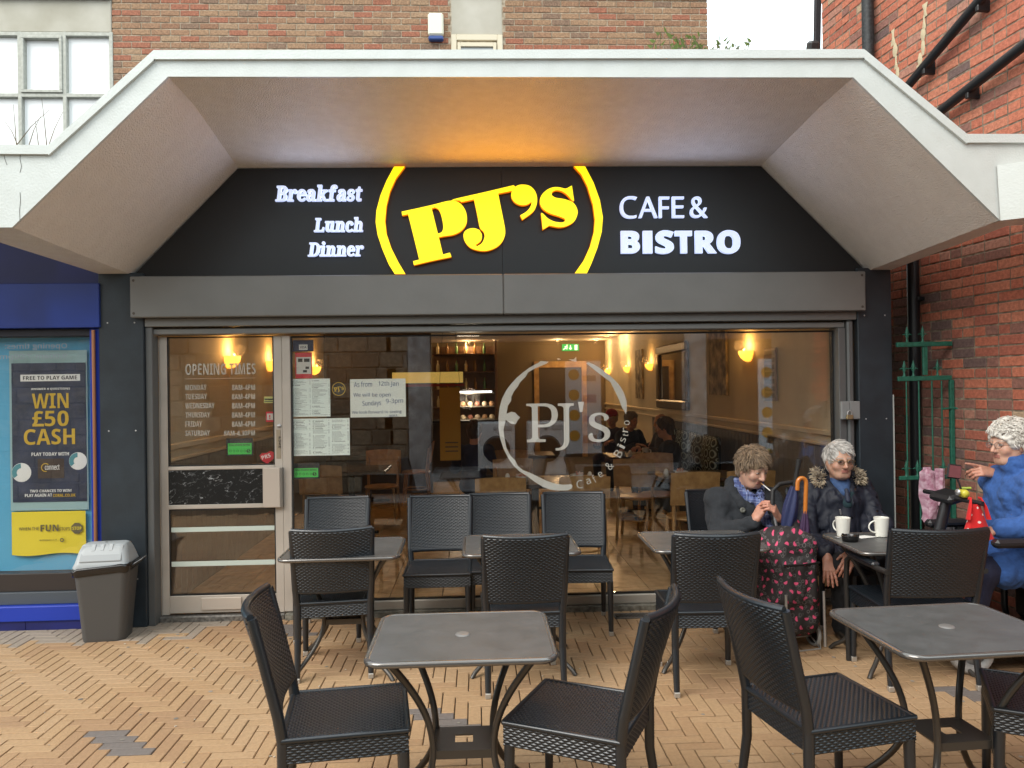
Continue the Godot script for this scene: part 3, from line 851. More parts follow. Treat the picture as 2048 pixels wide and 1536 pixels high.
	mb.span(Vector3(-2.292, 1.115, -0.044), Vector3(-1.512, 1.142, 0.003), 0.004)
	mb.span(Vector3(-2.292, 0.826, -0.044), Vector3(-1.512, 0.858, 0.003), 0.004)
	part(d, "leaf_frame", mb, alu)
	mb = MB.new()
	for r in [[0.187, 0.824], [1.144, 2.103]]:
		mb.span(Vector3(-2.2915, r[0], -0.035), Vector3(-2.283, r[1], -0.006)); mb.span(Vector3(-1.521, r[0], -0.035), Vector3(-1.5125, r[1], -0.006))
		mb.span(Vector3(-2.283, r[0], -0.035), Vector3(-1.521, r[0] + 0.008, -0.006)); mb.span(Vector3(-2.283, r[1] - 0.008, -0.035), Vector3(-1.521, r[1], -0.006))
	part(d, "gasket", mb, black)
	for r in [[0.196, 0.815, "lower door pane"], [1.153, 2.094, "upper door pane"]]:
		for zz in [-0.028, -0.014]:
			mb = MB.new(); mb.span(Vector3(-2.2825, r[0], zz - 0.004), Vector3(-1.5215, r[1], zz)); part(d, "pane", mb, glass, r[2])
	mb = MB.new(); mb.span(Vector3(-2.292, 0.8585, -0.03), Vector3(-1.512, 1.1145, -0.004)); part(d, "middle_panel", mb, mat("marble", Color(1, 1, 1), 0.12, 0.0, {"tex": marble_tex(), "uvs": Vector3(1, 1, 1)}), "black laminate panel with white marble veins")
	(d.get_node("middle_panel") as MeshInstance3D).mesh = quad_box(Vector3(-2.292, 0.8585, -0.03), Vector3(-1.512, 1.1145, -0.004)).mesh()
	mb = MB.new(); mb.span(Vector3(-1.592, 0.830, 0.0045), Vector3(-1.463, 1.125, 0.042), 0.006); part(d, "pull_handle", mb, mat("cream_alu", lin(0.56, 0.49, 0.42), 0.4, 0.2))
	mb = MB.new(); mb.span(Vector3(-1.462, 0.832, 0.004), Vector3(-1.448, 1.122, 0.038)); part(d, "handle_edge", mb, dalu)
	mb = MB.new(); mb.lathe([Vector2(0, 0.012), Vector2(0.013, 0.012), Vector2(0.017, 0)], 16, Vector3(-1.475, 1.432, 0.0), Basis(Vector3(1, 0, 0), PI / 2)); part(d, "lock_cylinder", mb, mat("screw", Color.WHITE))
	mb = MB.new(); mb.span(Vector3(-1.498, 1.19, 0.001), Vector3(-1.466, 1.405, 0.005), 0.001)
	var pu := part(d, "push_plate", mb, mat("brass_plate", lin(0.4, 0.33, 0.24), 0.4, 0.3))
	for i in 4: text_px(pu, "letter", "PUSH"[i], font("Droid Sans*"), 557.5, 873 + i * 6, 561.5, 878 + i * 6, 0.006, black, 0.001)
	mb = MB.new(); mb.span(Vector3(-2.06, 0.078, 0.0005), Vector3(-1.765, 0.170, 0.012), 0.004); part(d, "letter_plate", mb, mat("cream_alu", lin(0.56, 0.49, 0.42), 0.4, 0.2))
	var fr := mat("frosted_strip", lin(0.55, 0.62, 0.55), 0.5)
	for r in [[0.655, 0.69], [0.40, 0.437]]:
		mb = MB.new(); mb.span(Vector3(-2.279, r[0], -0.0135), Vector3(-1.524, r[1], -0.0125)); part(d, "frosted_strip", mb, fr)
	# ---- window ----
	var w := thing("shop_window", "wide cafe shop window with aluminium frame and low sill", "window")
	mb = MB.new()
	mb.span(Vector3(-1.45, 0.05, -0.05), Vector3(-1.388, 2.105, 0.006), 0.004)
	mb.span(Vector3(-2.352, 0.02, -0.05), Vector3(-2.3465, 2.11, -0.004))
	part(w, "mullion", mb, alu)
	mb = MB.new(); mb.span(Vector3(-1.387, 0.045, -0.05), Vector3(2.744, 0.115, 0.02), 0.006); part(w, "bottom_frame", mb, mat("sill_alu", lin(0.42, 0.39, 0.34), 0.42, 0.3))
	mb = MB.new()
	mb.span(Vector3(-1.387, 0.116, -0.03), Vector3(2.744, 0.128, -0.002)); mb.span(Vector3(-1.387, 0.128, -0.03), Vector3(-1.377, 2.098, -0.002)); mb.span(Vector3(2.733, 0.128, -0.03), Vector3(2.744, 2.098, -0.002)); mb.span(Vector3(-1.377, 2.088, -0.03), Vector3(2.733, 2.1, -0.002))
	part(w, "gasket", mb, black)
	for zz in [-0.022, -0.006]:
		mb = MB.new(); mb.span(Vector3(-1.3765, 0.1285, zz - 0.004), Vector3(2.7325, 2.0875, zz)); part(w, "pane", mb, glass, "large clear window pane")
	var stone := mat("sill_stone", lin(0.32, 0.30, 0.25), 0.7, 0.0, {"tex": noise_tex(55, 0.03, Color(0.5, 0.5, 0.48), Color(1, 1, 1), 512, 5), "bump": bump, "bs": 0.2, "tri": 1.2})
	mb = MB.new(); mb.span(Vector3(-1.44, -0.01, -0.06), Vector3(0.15, 0.044, 0.05), 0.006); mb.span(Vector3(0.153, -0.01, -0.06), Vector3(2.80, 0.044, 0.05), 0.006); part(w, "sill", mb, stone)
	mb = MB.new(); mb.span(Vector3(-2.36, -0.01, -0.05), Vector3(-1.443, 0.042, 0.03), 0.01); part(w, "threshold", mb, mat("worn_alu", lin(0.34, 0.32, 0.29), 0.45, 0.5, {"tex": noise_tex(56, 0.05, Color(0.5, 0.5, 0.5), Color(1, 1, 1), 256, 4), "tri": 2.0}))

func quad_box(a: Vector3, b: Vector3) -> MB:
	var mb := MB.new()
	mb.span(a, b)
	return mb

func marble_tex() -> ImageTexture:
	var n1 := FastNoiseLite.new(); n1.seed = 5; n1.frequency = 0.0055; n1.fractal_octaves = 4; n1.domain_warp_enabled = true; n1.domain_warp_amplitude = 25.0
	var n2 := FastNoiseLite.new(); n2.seed = 9; n2.frequency = 0.014; n2.fractal_octaves = 2; n2.domain_warp_enabled = true; n2.domain_warp_amplitude = 40.0
	var n3 := FastNoiseLite.new(); n3.seed = 14; n3.frequency = 0.05; n3.fractal_octaves = 2
	var im := Image.create(512, 192, false, Image.FORMAT_RGB8)
	for y in 192:
		for x in 512:
			var big := maxf(0.0, 1.0 - absf(n1.get_noise_2d(x + y * 0.4, y * 1.4)) * 42.0) * (0.35 + 0.65 * smoothstep(-0.2, 0.2, n3.get_noise_2d(x * 0.3, y * 0.3)))
			var small := maxf(0.0, 1.0 - absf(n2.get_noise_2d(x * 1.5, y * 1.5)) * 16.0) * smoothstep(0.1, 0.35, n3.get_noise_2d(x * 0.5, y * 0.5))
			var g := 0.15 + 0.03 * n3.get_noise_2d(x * 3, y * 3) + 0.65 * clampf(big, 0, 1) + 0.28 * clampf(small, 0, 1)
			im.set_pixel(x, y, Color(g, g * 1.01, g * 1.02))
	return ImageTexture.create_from_image(im)

func build_sign():
	var t := thing("shop_sign", "black trapezoid fascia sign with lit yellow and white cafe lettering", "sign")
	var z := 0.10
	var panel := mat("sign_black", lin(0.0105, 0.011, 0.0125), 0.42, 0.0, {"tex": noise_tex(61, 0.005, Color(0.8, 0.8, 0.8), Color(1, 1, 1), 256, 4), "tri": 0.5})
	var pl := [Vector2(-2.499, 2.527), Vector2(2.969, 2.527), Vector2(2.161, 3.334), Vector2(-1.728, 3.319)]
	var seam := pp(1004, 450, z).x
	for k in 2:
		var mb := MB.new()
		var pg := PackedVector2Array([pl[0], Vector2(seam - 0.001, 2.527), Vector2(seam - 0.001, 3.33), pl[3]]) if k == 0 else PackedVector2Array([Vector2(seam + 0.001, 2.527), pl[1], pl[2], Vector2(seam + 0.001, 3.33)])
		mb.prism(pg, z - 0.05, z); part(t, "panel", mb, panel)
	for q in [[978, 548], [1043, 548], [1329, 545], [640, 549]]:
		var mb := MB.new()
		var c := pz(q[0], q[1], z)
		mb.lathe([Vector2(0, 0.003), Vector2(0.005, 0.003), Vector2(0.007, 0)], 8, c, Basis(Vector3(1, 0, 0), PI / 2)); part(t, "screw", mb, mat("screw_dark", lin(0.03, 0.03, 0.03), 0.5))
	var yel := mat("sign_yellow", lin(0.9, 0.7, 0.02), 0.4, 0.0, {"emit": Color(1.0, 0.9, 0.0), "ee": 0.6})
	var rim := mat("sign_orange_edge", lin(0.7, 0.35, 0.02), 0.4, 0.0, {"emit": Color(1.0, 0.5, 0.02), "ee": 0.3})
	var wht := mat("sign_white", lin(0.85, 0.86, 0.9), 0.4, 0.0, {"emit": Color(0.74, 0.82, 1.0), "ee": 0.42})
	var can := mat("sign_rim", lin(0.35, 0.24, 0.22), 0.4)
	var zl := z + 0.012
	var glyphs := {
		"letter_p": [[540, 320, 4.2667], [[1128, 452], [1260, 424], [1400, 392], [1500, 366], [1560, 360], [1615, 376], [1655, 418], [1677, 470], [1681, 530], [1664, 580], [1622, 622], [1565, 648], [1500, 658], [1443, 668], [1478, 815], [1537, 799], [1550, 835], [1390, 868], [1232, 905], [1225, 872], [1277, 858], [1230, 665], [1182, 474], [1133, 484]]],
		"letter_j": [[0, 0, 1], [[903, 404], [913, 400], [970, 387], [1027, 373.5], [1029.5, 377], [1024, 384], [996, 390], [1000.5, 413], [1006.4, 442], [1010, 463], [1008.5, 476], [1001.5, 489], [990, 498], [973.6, 503.6], [957, 503], [941, 497.5], [930.5, 486], [927, 473.5], [930, 465], [938, 460], [949, 458.8], [959, 462.5], [963.7, 472], [961.5, 484], [950.5, 492.5], [955, 494.5], [964, 488], [969, 476], [967, 466], [959.5, 457], [954, 430], [947.8, 401.6], [924, 406.5], [919.5, 403.8]]],
		"apostrophe": [[1000, 320, 4.096], [[190, 214], [240, 225], [280, 262], [300, 320], [294, 385], [262, 440], [180, 500], [163, 464], [215, 432], [248, 390], [256, 352], [225, 374], [180, 382], [130, 366], [97, 330], [90, 290], [105, 248], [145, 220]]],
		"letter_s": [[1000, 320, 4.096], [[583, 222], [592, 285], [601, 345], [586, 343], [545, 297], [500, 267], [455, 260], [422, 274], [418, 300], [450, 320], [520, 332], [590, 358], [624, 408], [629, 452], [604, 510], [552, 546], [490, 561], [430, 553], [402, 546], [346, 580], [332, 445], [348, 450], [390, 490], [440, 514], [500, 522], [531, 510], [524, 490], [480, 472], [400, 446], [342, 405], [322, 350], [340, 295], [388, 252], [440, 235], [490, 238], [522, 246], [543, 243]]],
		"bracket_open": [[540, 320, 4.2667], [[1065, 70], [1000, 190], [950, 310], [915, 440], [908, 540], [925, 650], [965, 770], [1020, 900], [1070, 980], [1160, 980], [1100, 880], [1040, 760], [1000, 640], [988, 530], [1000, 400], [1030, 280], [1080, 170], [1155, 70]]],
		"bracket_close": [[1000, 320, 4.096], [[600, 65], [690, 65], [760, 200], [810, 340], [835, 480], [825, 600], [790, 730], [740, 860], [705, 935], [607, 935], [680, 830], [730, 720], [762, 600], [770, 500], [755, 380], [710, 230], [660, 130]]]}
	for g in glyphs:
		var q: Array = glyphs[g]
		var pg := polyz(q[1], zl, q[0][0], q[0][1], q[0][2])
		if not g.begins_with("bracket"): pg = round_poly(pg)
		var solids := [pg]
		if g == "letter_p":
			var hole := round_poly(polyz([[1383, 425], [1410, 415], [1440, 433], [1462, 480], [1479, 560], [1478, 605], [1460, 630], [1435, 637]], zl, 540, 320, 4.2667))
			solids = split_hole(pg, hole)
		var face := MB.new()
		var side := MB.new()
		for s in solids:
			face.prism(s, zl + 0.0445, zl + 0.045, Transform3D(), false)
			side.prism(s, zl, zl + 0.044)
		var o := part(t, g, side, rim)
		part(o, "lit_face", face, yel)
	# white lettering
	var sl := font("Droid Serif*", 0.55, 0.0)
	for q in [["Breakfast", 552, 372, 724, 414], ["Lunch", 629, 433, 727, 465], ["Dinner", 617, 482, 727, 514]]:
		var x0: float = q[1]
		var wtot := 0.0
		var adv := []
		for ch in q[0]:
			var bb := text_mesh(ch, sl).get_aabb()
			adv.append(bb); wtot += bb.size.x + 0.012
		var k: float = (pp(q[2 + 1], 400, zl).x - pp(q[1], 400, zl).x) / wtot
		var base := pp(q[1], q[4] if q[0] != "Breakfast" else 404, zl)
		var x := base.x
		var i := 0
		for ch in q[0]:
			var o := MeshInstance3D.new()
			o.name = "letter_" + ch.to_lower(); o.mesh = text_mesh(ch, sl, 1.0); o.material_override = wht
			t.add_child(o, true)
			var bb: AABB = adv[i]
			var b := Basis(Vector3(k, 0, 0), Vector3(0.16 * k, k * 1.22, 0), Vector3(0, 0, 0.03))
			var bl: float = 0.0
			o.transform = Transform3D(b, Vector3(x - bb.position.x * k, base.y, zl + 0.015) - b * Vector3(0, text_base(sl), 0))
			x += (bb.size.x + 0.012) * k
			i += 1
	row_letters(t, "CAFE&", [[1239, 1273], [1276, 1313], [1317, 1337], [1343, 1366], [1379, 1413]], 395, 437, zl, font("Droid Sans", 0.1), wht)
	row_letters(t, "BISTRO", [[1241, 1278], [1285, 1303], [1310, 1346], [1349, 1382], [1389, 1431], [1433, 1478]], 463, 508, zl, font("Droid Sans*", 0.9), wht)
	# lamps of the lit lettering
	for q in [[pz(870, 372, z), pz(1130, 352, z), Color(1.0, 0.6, 0.05), 0.42], [pz(560, 440, z), pz(725, 440, z), Color(0.8, 0.85, 1.0), 0.12], [pz(1245, 450, z), pz(1475, 450, z), Color(0.8, 0.85, 1.0), 0.12]]:
		var al := AreaLight3D.new()
		al.name = numbered("sign_light")
		var a: Vector3 = q[0]
		var b: Vector3 = q[1]
		al.area_size = Vector2(absf(b.x - a.x), 0.5)
		al.light_color = q[2]; al.light_energy = q[3]; al.area_range = 8.0
		al.shadow_enabled = true
		add_child(al)
		al.position = Vector3((a.x + b.x) * 0.5, 2.93, zl + 0.055)
		al.rotation.y = PI

func text_base(f: Font) -> float:
	# height of the baseline above the lowest point of a capital
	return text_mesh("n", f).get_aabb().position.y
func round_poly(p: PackedVector2Array) -> PackedVector2Array:
	# Catmull-Rom through the points, sharp corners kept
	var r := PackedVector2Array()
	var m := p.size()
	for i in m:
		var p0 := p[(i + m - 1) % m]
		var p1 := p[i]
		var p2 := p[(i + 1) % m]
		var p3 := p[(i + 2) % m]
		r.append(p1)
		var a1 := absf((p1 - p0).angle_to(p2 - p1))
		var a2 := absf((p2 - p1).angle_to(p3 - p2))
		if a1 > 0.75 and a2 > 0.75: continue
		var m1 := (p2 - p0) * 0.5 if a1 < 0.75 else (p2 - p1)
		var m2 := (p3 - p1) * 0.5 if a2 < 0.75 else (p2 - p1)
		for k in [0.25, 0.5, 0.75]:
			var t: float = k
			var h1 := 2 * t * t * t - 3 * t * t + 1
			var h2 := t * t * t - 2 * t * t + t
			r.append(p1 * h1 + m1 * h2 + p2 * (1 - h1) + m2 * (t * t * t - t * t))
	return r
func split_hole(outer: PackedVector2Array, hole: PackedVector2Array) -> Array:
	# two solid halves, cut down the middle of the hole
	var bb := Rect2(hole[0], Vector2.ZERO)
	for q in hole: bb = bb.expand(q)
	var cx := bb.get_center().x
	var res := []
	for k in 2:
		var half := PackedVector2Array([Vector2(cx - 9, -9), Vector2(cx, -9), Vector2(cx, 9), Vector2(cx - 9, 9)]) if k == 0 else PackedVector2Array([Vector2(cx, -9), Vector2(cx + 9, -9), Vector2(cx + 9, 9), Vector2(cx, 9)])
		for a in Geometry2D.intersect_polygons(outer, half):
			for b in Geometry2D.clip_polygons(a, hole): res.append(b)
	return res
func row_letters(t: Node3D, s: String, xs: Array, y0: float, y1: float, z: float, f: Font, m: Material):
	for i in s.length():
		if s == "BISTRO" and s[i] == "I":
			part(t, "letter_i", sheet_px(xs[i][0], y0, xs[i][1], y1, z, 0.03), m)
			continue
		var tilt: float = -0.006 * (xs[i][0] - 1240.0)
		text_px(t, "letter_" + (s[i].to_lower() if s[i] != "&" else "ampersand"), s[i], f, xs[i][0], y0 + tilt * 0.4 - (1.0 if s[i] in "COS" else 0.0), xs[i][1], y1 + tilt * 0.4 + (1.0 if s[i] in "COS" else 0.0), z, m, 0.03)

func build_blue_shop():
	var t := thing("blue_shop", "royal blue betting shop front left of the cafe", "shop front")
	var navy := mat("shop_navy", lin(0.016, 0.022, 0.17), 0.45, 0.0, {"tex": noise_tex(71, 0.006, Color(0.8, 0.8, 0.8), Color(1, 1, 1), 256, 4), "tri": 0.8})
	var blue := mat("shop_blue", lin(0.010, 0.042, 0.30), 0.4, 0.0, {"tex": noise_tex(72, 0.006, Color(0.8, 0.8, 0.8), Color(1, 1, 1), 256, 4), "tri": 0.8})
	var fblue := mat("frame_blue", lin(0.014, 0.045, 0.40), 0.35)
	var x1 := -2.80
	var mb := MB.new(); mb.span(Vector3(-6.2, 2.49, -0.2), Vector3(-2.70, 3.5, 0.015)); part(t, "upper_panel", mb, navy)
	mb = MB.new(); mb.span(Vector3(-6.2, 2.167, -0.1), Vector3(-2.705, 2.486, 0.15), 0.004); part(t, "fascia_box", mb, blue)
	mb = MB.new(); mb.span(Vector3(-2.80, 0.0, -0.1), Vector3(-2.722, 2.165, 0.10), 0.004); part(t, "window_post", mb, fblue)
	mb = MB.new(); mb.span(Vector3(-6.2, 2.112, -0.1), Vector3(x1, 2.165, 0.08), 0.004); part(t, "head_rail", mb, mat("dark_rail", lin(0.02, 0.02, 0.03), 0.5))
	mb = MB.new(); mb.span(Vector3(-6.2, 0.262, -0.1), Vector3(x1, 0.39, 0.06), 0.003); part(t, "brown_rail", mb, mat("brown_rail", lin(0.035, 0.026, 0.022), 0.5))
	mb = MB.new(); mb.span(Vector3(-6.2, 0.175, -0.1), Vector3(x1, 0.261, 0.09), 0.003); part(t, "grey_rail", mb, mat("grey_rail", lin(0.07, 0.085, 0.1), 0.5))
	mb = MB.new(); mb.span(Vector3(-6.2, 0.065, -0.1), Vector3(x1, 0.174, 0.14), 0.006); part(t, "sill", mb, fblue)
	mb = MB.new(); mb.span(Vector3(-6.2, 0.0, -0.1), Vector3(-3.26, 0.064, 0.125)); mb.span(Vector3(-3.255, 0.0, -0.1), Vector3(x1, 0.064, 0.125)); part(t, "plinth", mb, navy)
	mb = MB.new(); mb.tube([Vector3(-2.762, 0.05, 0.118), Vector3(-2.762, 2.15, 0.118)], 0.013, 10); part(t, "copper_pipe", mb, mat("copper", lin(0.42, 0.19, 0.10), 0.45, 0.6))
	mb = MB.new(); mb.span(Vector3(-6.2, 0.392, 0.03), Vector3(x1 - 0.001, 2.11, 0.036)); part(t, "pane", mb, mat("window_glass", Color.WHITE))
	# window lining behind the glass
	mb = MB.new(); mb.span(Vector3(-6.2, 0.392, -0.06), Vector3(x1, 2.11, -0.04)); part(t, "cyan_backing", mb, mat("cyan", lin(0.09, 0.36, 0.55), 0.6))
	mb = MB.new(); mb.span(Vector3(-6.2, 0.2, -0.6), Vector3(-2.72, 2.9, -0.55)); part(t, "back_wall", mb, navy)
	# poster
	var pz0 := -0.02
	var ps := thing("betting_poster", "navy prize poster with yellow lettering in the blue shop window", "poster")
	part(ps, "sheet", sheet_px(26, 725, 171, 1005, pz0), mat("poster_navy", lin(0.035, 0.045, 0.085), 0.6, 0.0, {"tex": noise_tex(73, 0.01, Color(0.6, 0.65, 0.7), Color(1, 1, 1), 256, 3), "tri": 1.5}))
	part(ps, "border", sheet_px(22, 700, 174, 1022, pz0 - 0.004), mat("poster_pale", lin(0.28, 0.42, 0.42), 0.6))
	var wt := mat("print_white", lin(0.72, 0.72, 0.68), 0.7)
	var yl := mat("print_gold", lin(0.55, 0.36, 0.03), 0.7)
	var dk := mat("print_dark", lin(0.02, 0.02, 0.022), 0.7)
	var zt := pz0 + 0.0025
	part(ps, "title_strip", sheet_px(41, 748, 160, 763, zt, 0.001), wt)
	var B := font("Droid Sans*")
	for q in [["FREE TO PLAY GAME", 46, 751, 154, 760, dk], ["ANSWER 4 QUESTIONS", 62, 775, 140, 781, wt], ["WIN", 64, 786, 137, 817, yl], ["£50", 65, 821, 137, 853, yl], ["CASH", 48, 857, 150, 890, yl], ["PLAY TODAY WITH", 63, 904, 138, 912, wt], ["TWO CHANCES TO WIN!", 60, 978, 143, 985, wt], ["PLAY AGAIN AT", 50, 987, 104, 994, wt], ["CORAL.CO.UK", 106, 987, 151, 994, yl]]:
		text_px(ps, "lettering", q[0], B, q[1], q[2], q[3], q[4], zt + 0.0012, q[5], 0.001)
	part(ps, "badge", sheet_px(76, 917, 128, 957, zt, 0.001), mat("badge_brown", lin(0.045, 0.028, 0.02), 0.6))
	text_px(ps, "lettering", "connect", font("Droid Sans", 0.3), 90, 929, 119, 940, zt + 0.0012, wt, 0.001)
	var ring := MB.new()
	var cc := pz(91, 935, zt + 0.002)
	ring.sheet(20, 1, func(u, v): return cc + Vector3(cos(0.8 + u * 4.2), sin(0.8 + u * 4.2), 0) * (0.026 + 0.006 * v))
	part(ps, "badge_ring", ring, yl)
	for q in [[43, 945, 0.07], [156, 922, 0.065]]:
		var disc := MB.new()
		var c0 := pz(q[0], q[1], zt)
		disc.lathe([Vector2(0, 0.004), Vector2(q[2] * 0.6, 0.0035), Vector2(q[2], 0)], 24, c0, Basis(Vector3(1, 0, 0), PI / 2))
		var ball := part(ps, "printed_ball", disc, wt)
		var stripe := MB.new()
		stripe.sheet(8, 1, func(u, v): return c0 + Vector3(cos(1.6 + u * 2.2), sin(1.6 + u * 2.2), 0) * (q[2] * (0.45 + 0.5 * v)) + Vector3(0, 0, 0.0045))
		part(ball, "teal_panel", stripe, mat("teal", lin(0.07, 0.25, 0.28), 0.6))
	var yp := thing("yellow_notice", "yellow safer gambling notice below the navy poster", "poster")
	var yb := MB.new()
	var ya := pp(25, 1110, pz0)
	var yc := pp(172, 1021, pz0)
	yb.sheet(20, 4, func(u, v): return Vector3(lerpf(ya.x, yc.x, u), lerpf(ya.y - 0.008 * sin(u * 7), yc.y, v), pz0 + 0.006 + 0.005 * sin(u * 6.0) * (1.0 - v)))
	part(yp, "sheet", yb, mat("notice_yellow", lin(0.72, 0.58, 0.03), 0.6))
	var zy := pz0 + 0.0135
	var gr := mat("print_olive", lin(0.12, 0.1, 0.05), 0.7)
	for q in [["WHEN THE", 38, 1054, 78, 1061], ["FUN", 81, 1049, 117, 1063], ["STOPS", 119, 1054, 140, 1061], ["gambleaware.co.uk", 79, 1078, 114, 1082]]: text_px(yp, "lettering", q[0], B if q[0] == "FUN" else font("Droid Sans"), q[1], q[2], q[3], q[4], zy, gr, 0.001)
	var oc := MB.new()
	oc.lathe([Vector2(0, 0.001), Vector2(0.043, 0.001)], 8, pz(154, 1056.5, zy), Basis(Vector3(1, 0, 0), PI / 2) * Basis(Vector3.UP, PI / 8)); part(yp, "stop_octagon", oc, gr)
	text_px(yp, "lettering", "STOP", B, 145, 1053, 163, 1060, zy + 0.0015, mat("notice_yellow", Color.WHITE), 0.001)
	oc = MB.new(); oc.lathe([Vector2(0.008, 0.001), Vector2(0.015, 0.001)], 16, pz(124, 1080, zy), Basis(Vector3(1, 0, 0), PI / 2)); part(yp, "age_ring", oc, gr)
	# opening hours lettering, turned round so it reads mirrored
	var oh := thing("hours_lettering", "reversed white opening hours lettering at top of blue shop window", "lettering")
	for q in [["Opening times:", 10, 686, 134, 701], ["9:00am-7:00pm", 0, 707, 134, 721]]:
		var o := text_px(oh, "lettering", q[0], font("Droid Sans", 0.2), q[1], q[2], q[3], q[4], 0.024, mat("hours_pale", lin(0.30, 0.36, 0.42), 0.6), 0.001)
		var m := o.transform
		var ctr: Vector3 = m * ((o.mesh as TextMesh).get_aabb().get_center())
		o.transform = Transform3D(Basis(Vector3.UP, PI)) * Transform3D(Basis(), Vector3.ZERO) * m
		o.position += ctr - o.transform * ((o.mesh as TextMesh).get_aabb().get_center())

func print_tex(seed_: int, cols: int) -> ImageTexture:
	# a menu sheet: headings and lines of small type
	var r := RandomNumberGenerator.new()
	r.seed = seed_
	var im := Image.create(360, 260, false, Image.FORMAT_RGB8)
	im.fill(Color(0.90, 0.94, 0.90))
	var cw := 360 / cols
	for c in cols:
		var y := 12
		while y < 248:
			if r.randf() < 0.16:
				im.fill_rect(Rect2i(c * cw + 10, y, 5, 5), Color(0.12, 0.12, 0.12))
				im.fill_rect(Rect2i(c * cw + 24, y + 1, r.randi_range(40, 70), 3), Color(0.25, 0.25, 0.25))
				y += 10
			elif r.randf() < 0.1: y += 12
			else:
				var x := c * cw + 10
				var end := c * cw + r.randi_range(50, cw - 22)
				while x < end:
					var w := r.randi_range(4, 13)
					im.fill_rect(Rect2i(x, y, w, 2), Color(0.45, 0.47, 0.46))
					x += w + 3
				im.fill_rect(Rect2i(c * cw + cw - 14, y, 8, 2), Color(0.45, 0.47, 0.46))
				y += 6
	return ImageTexture.create_from_image(im)

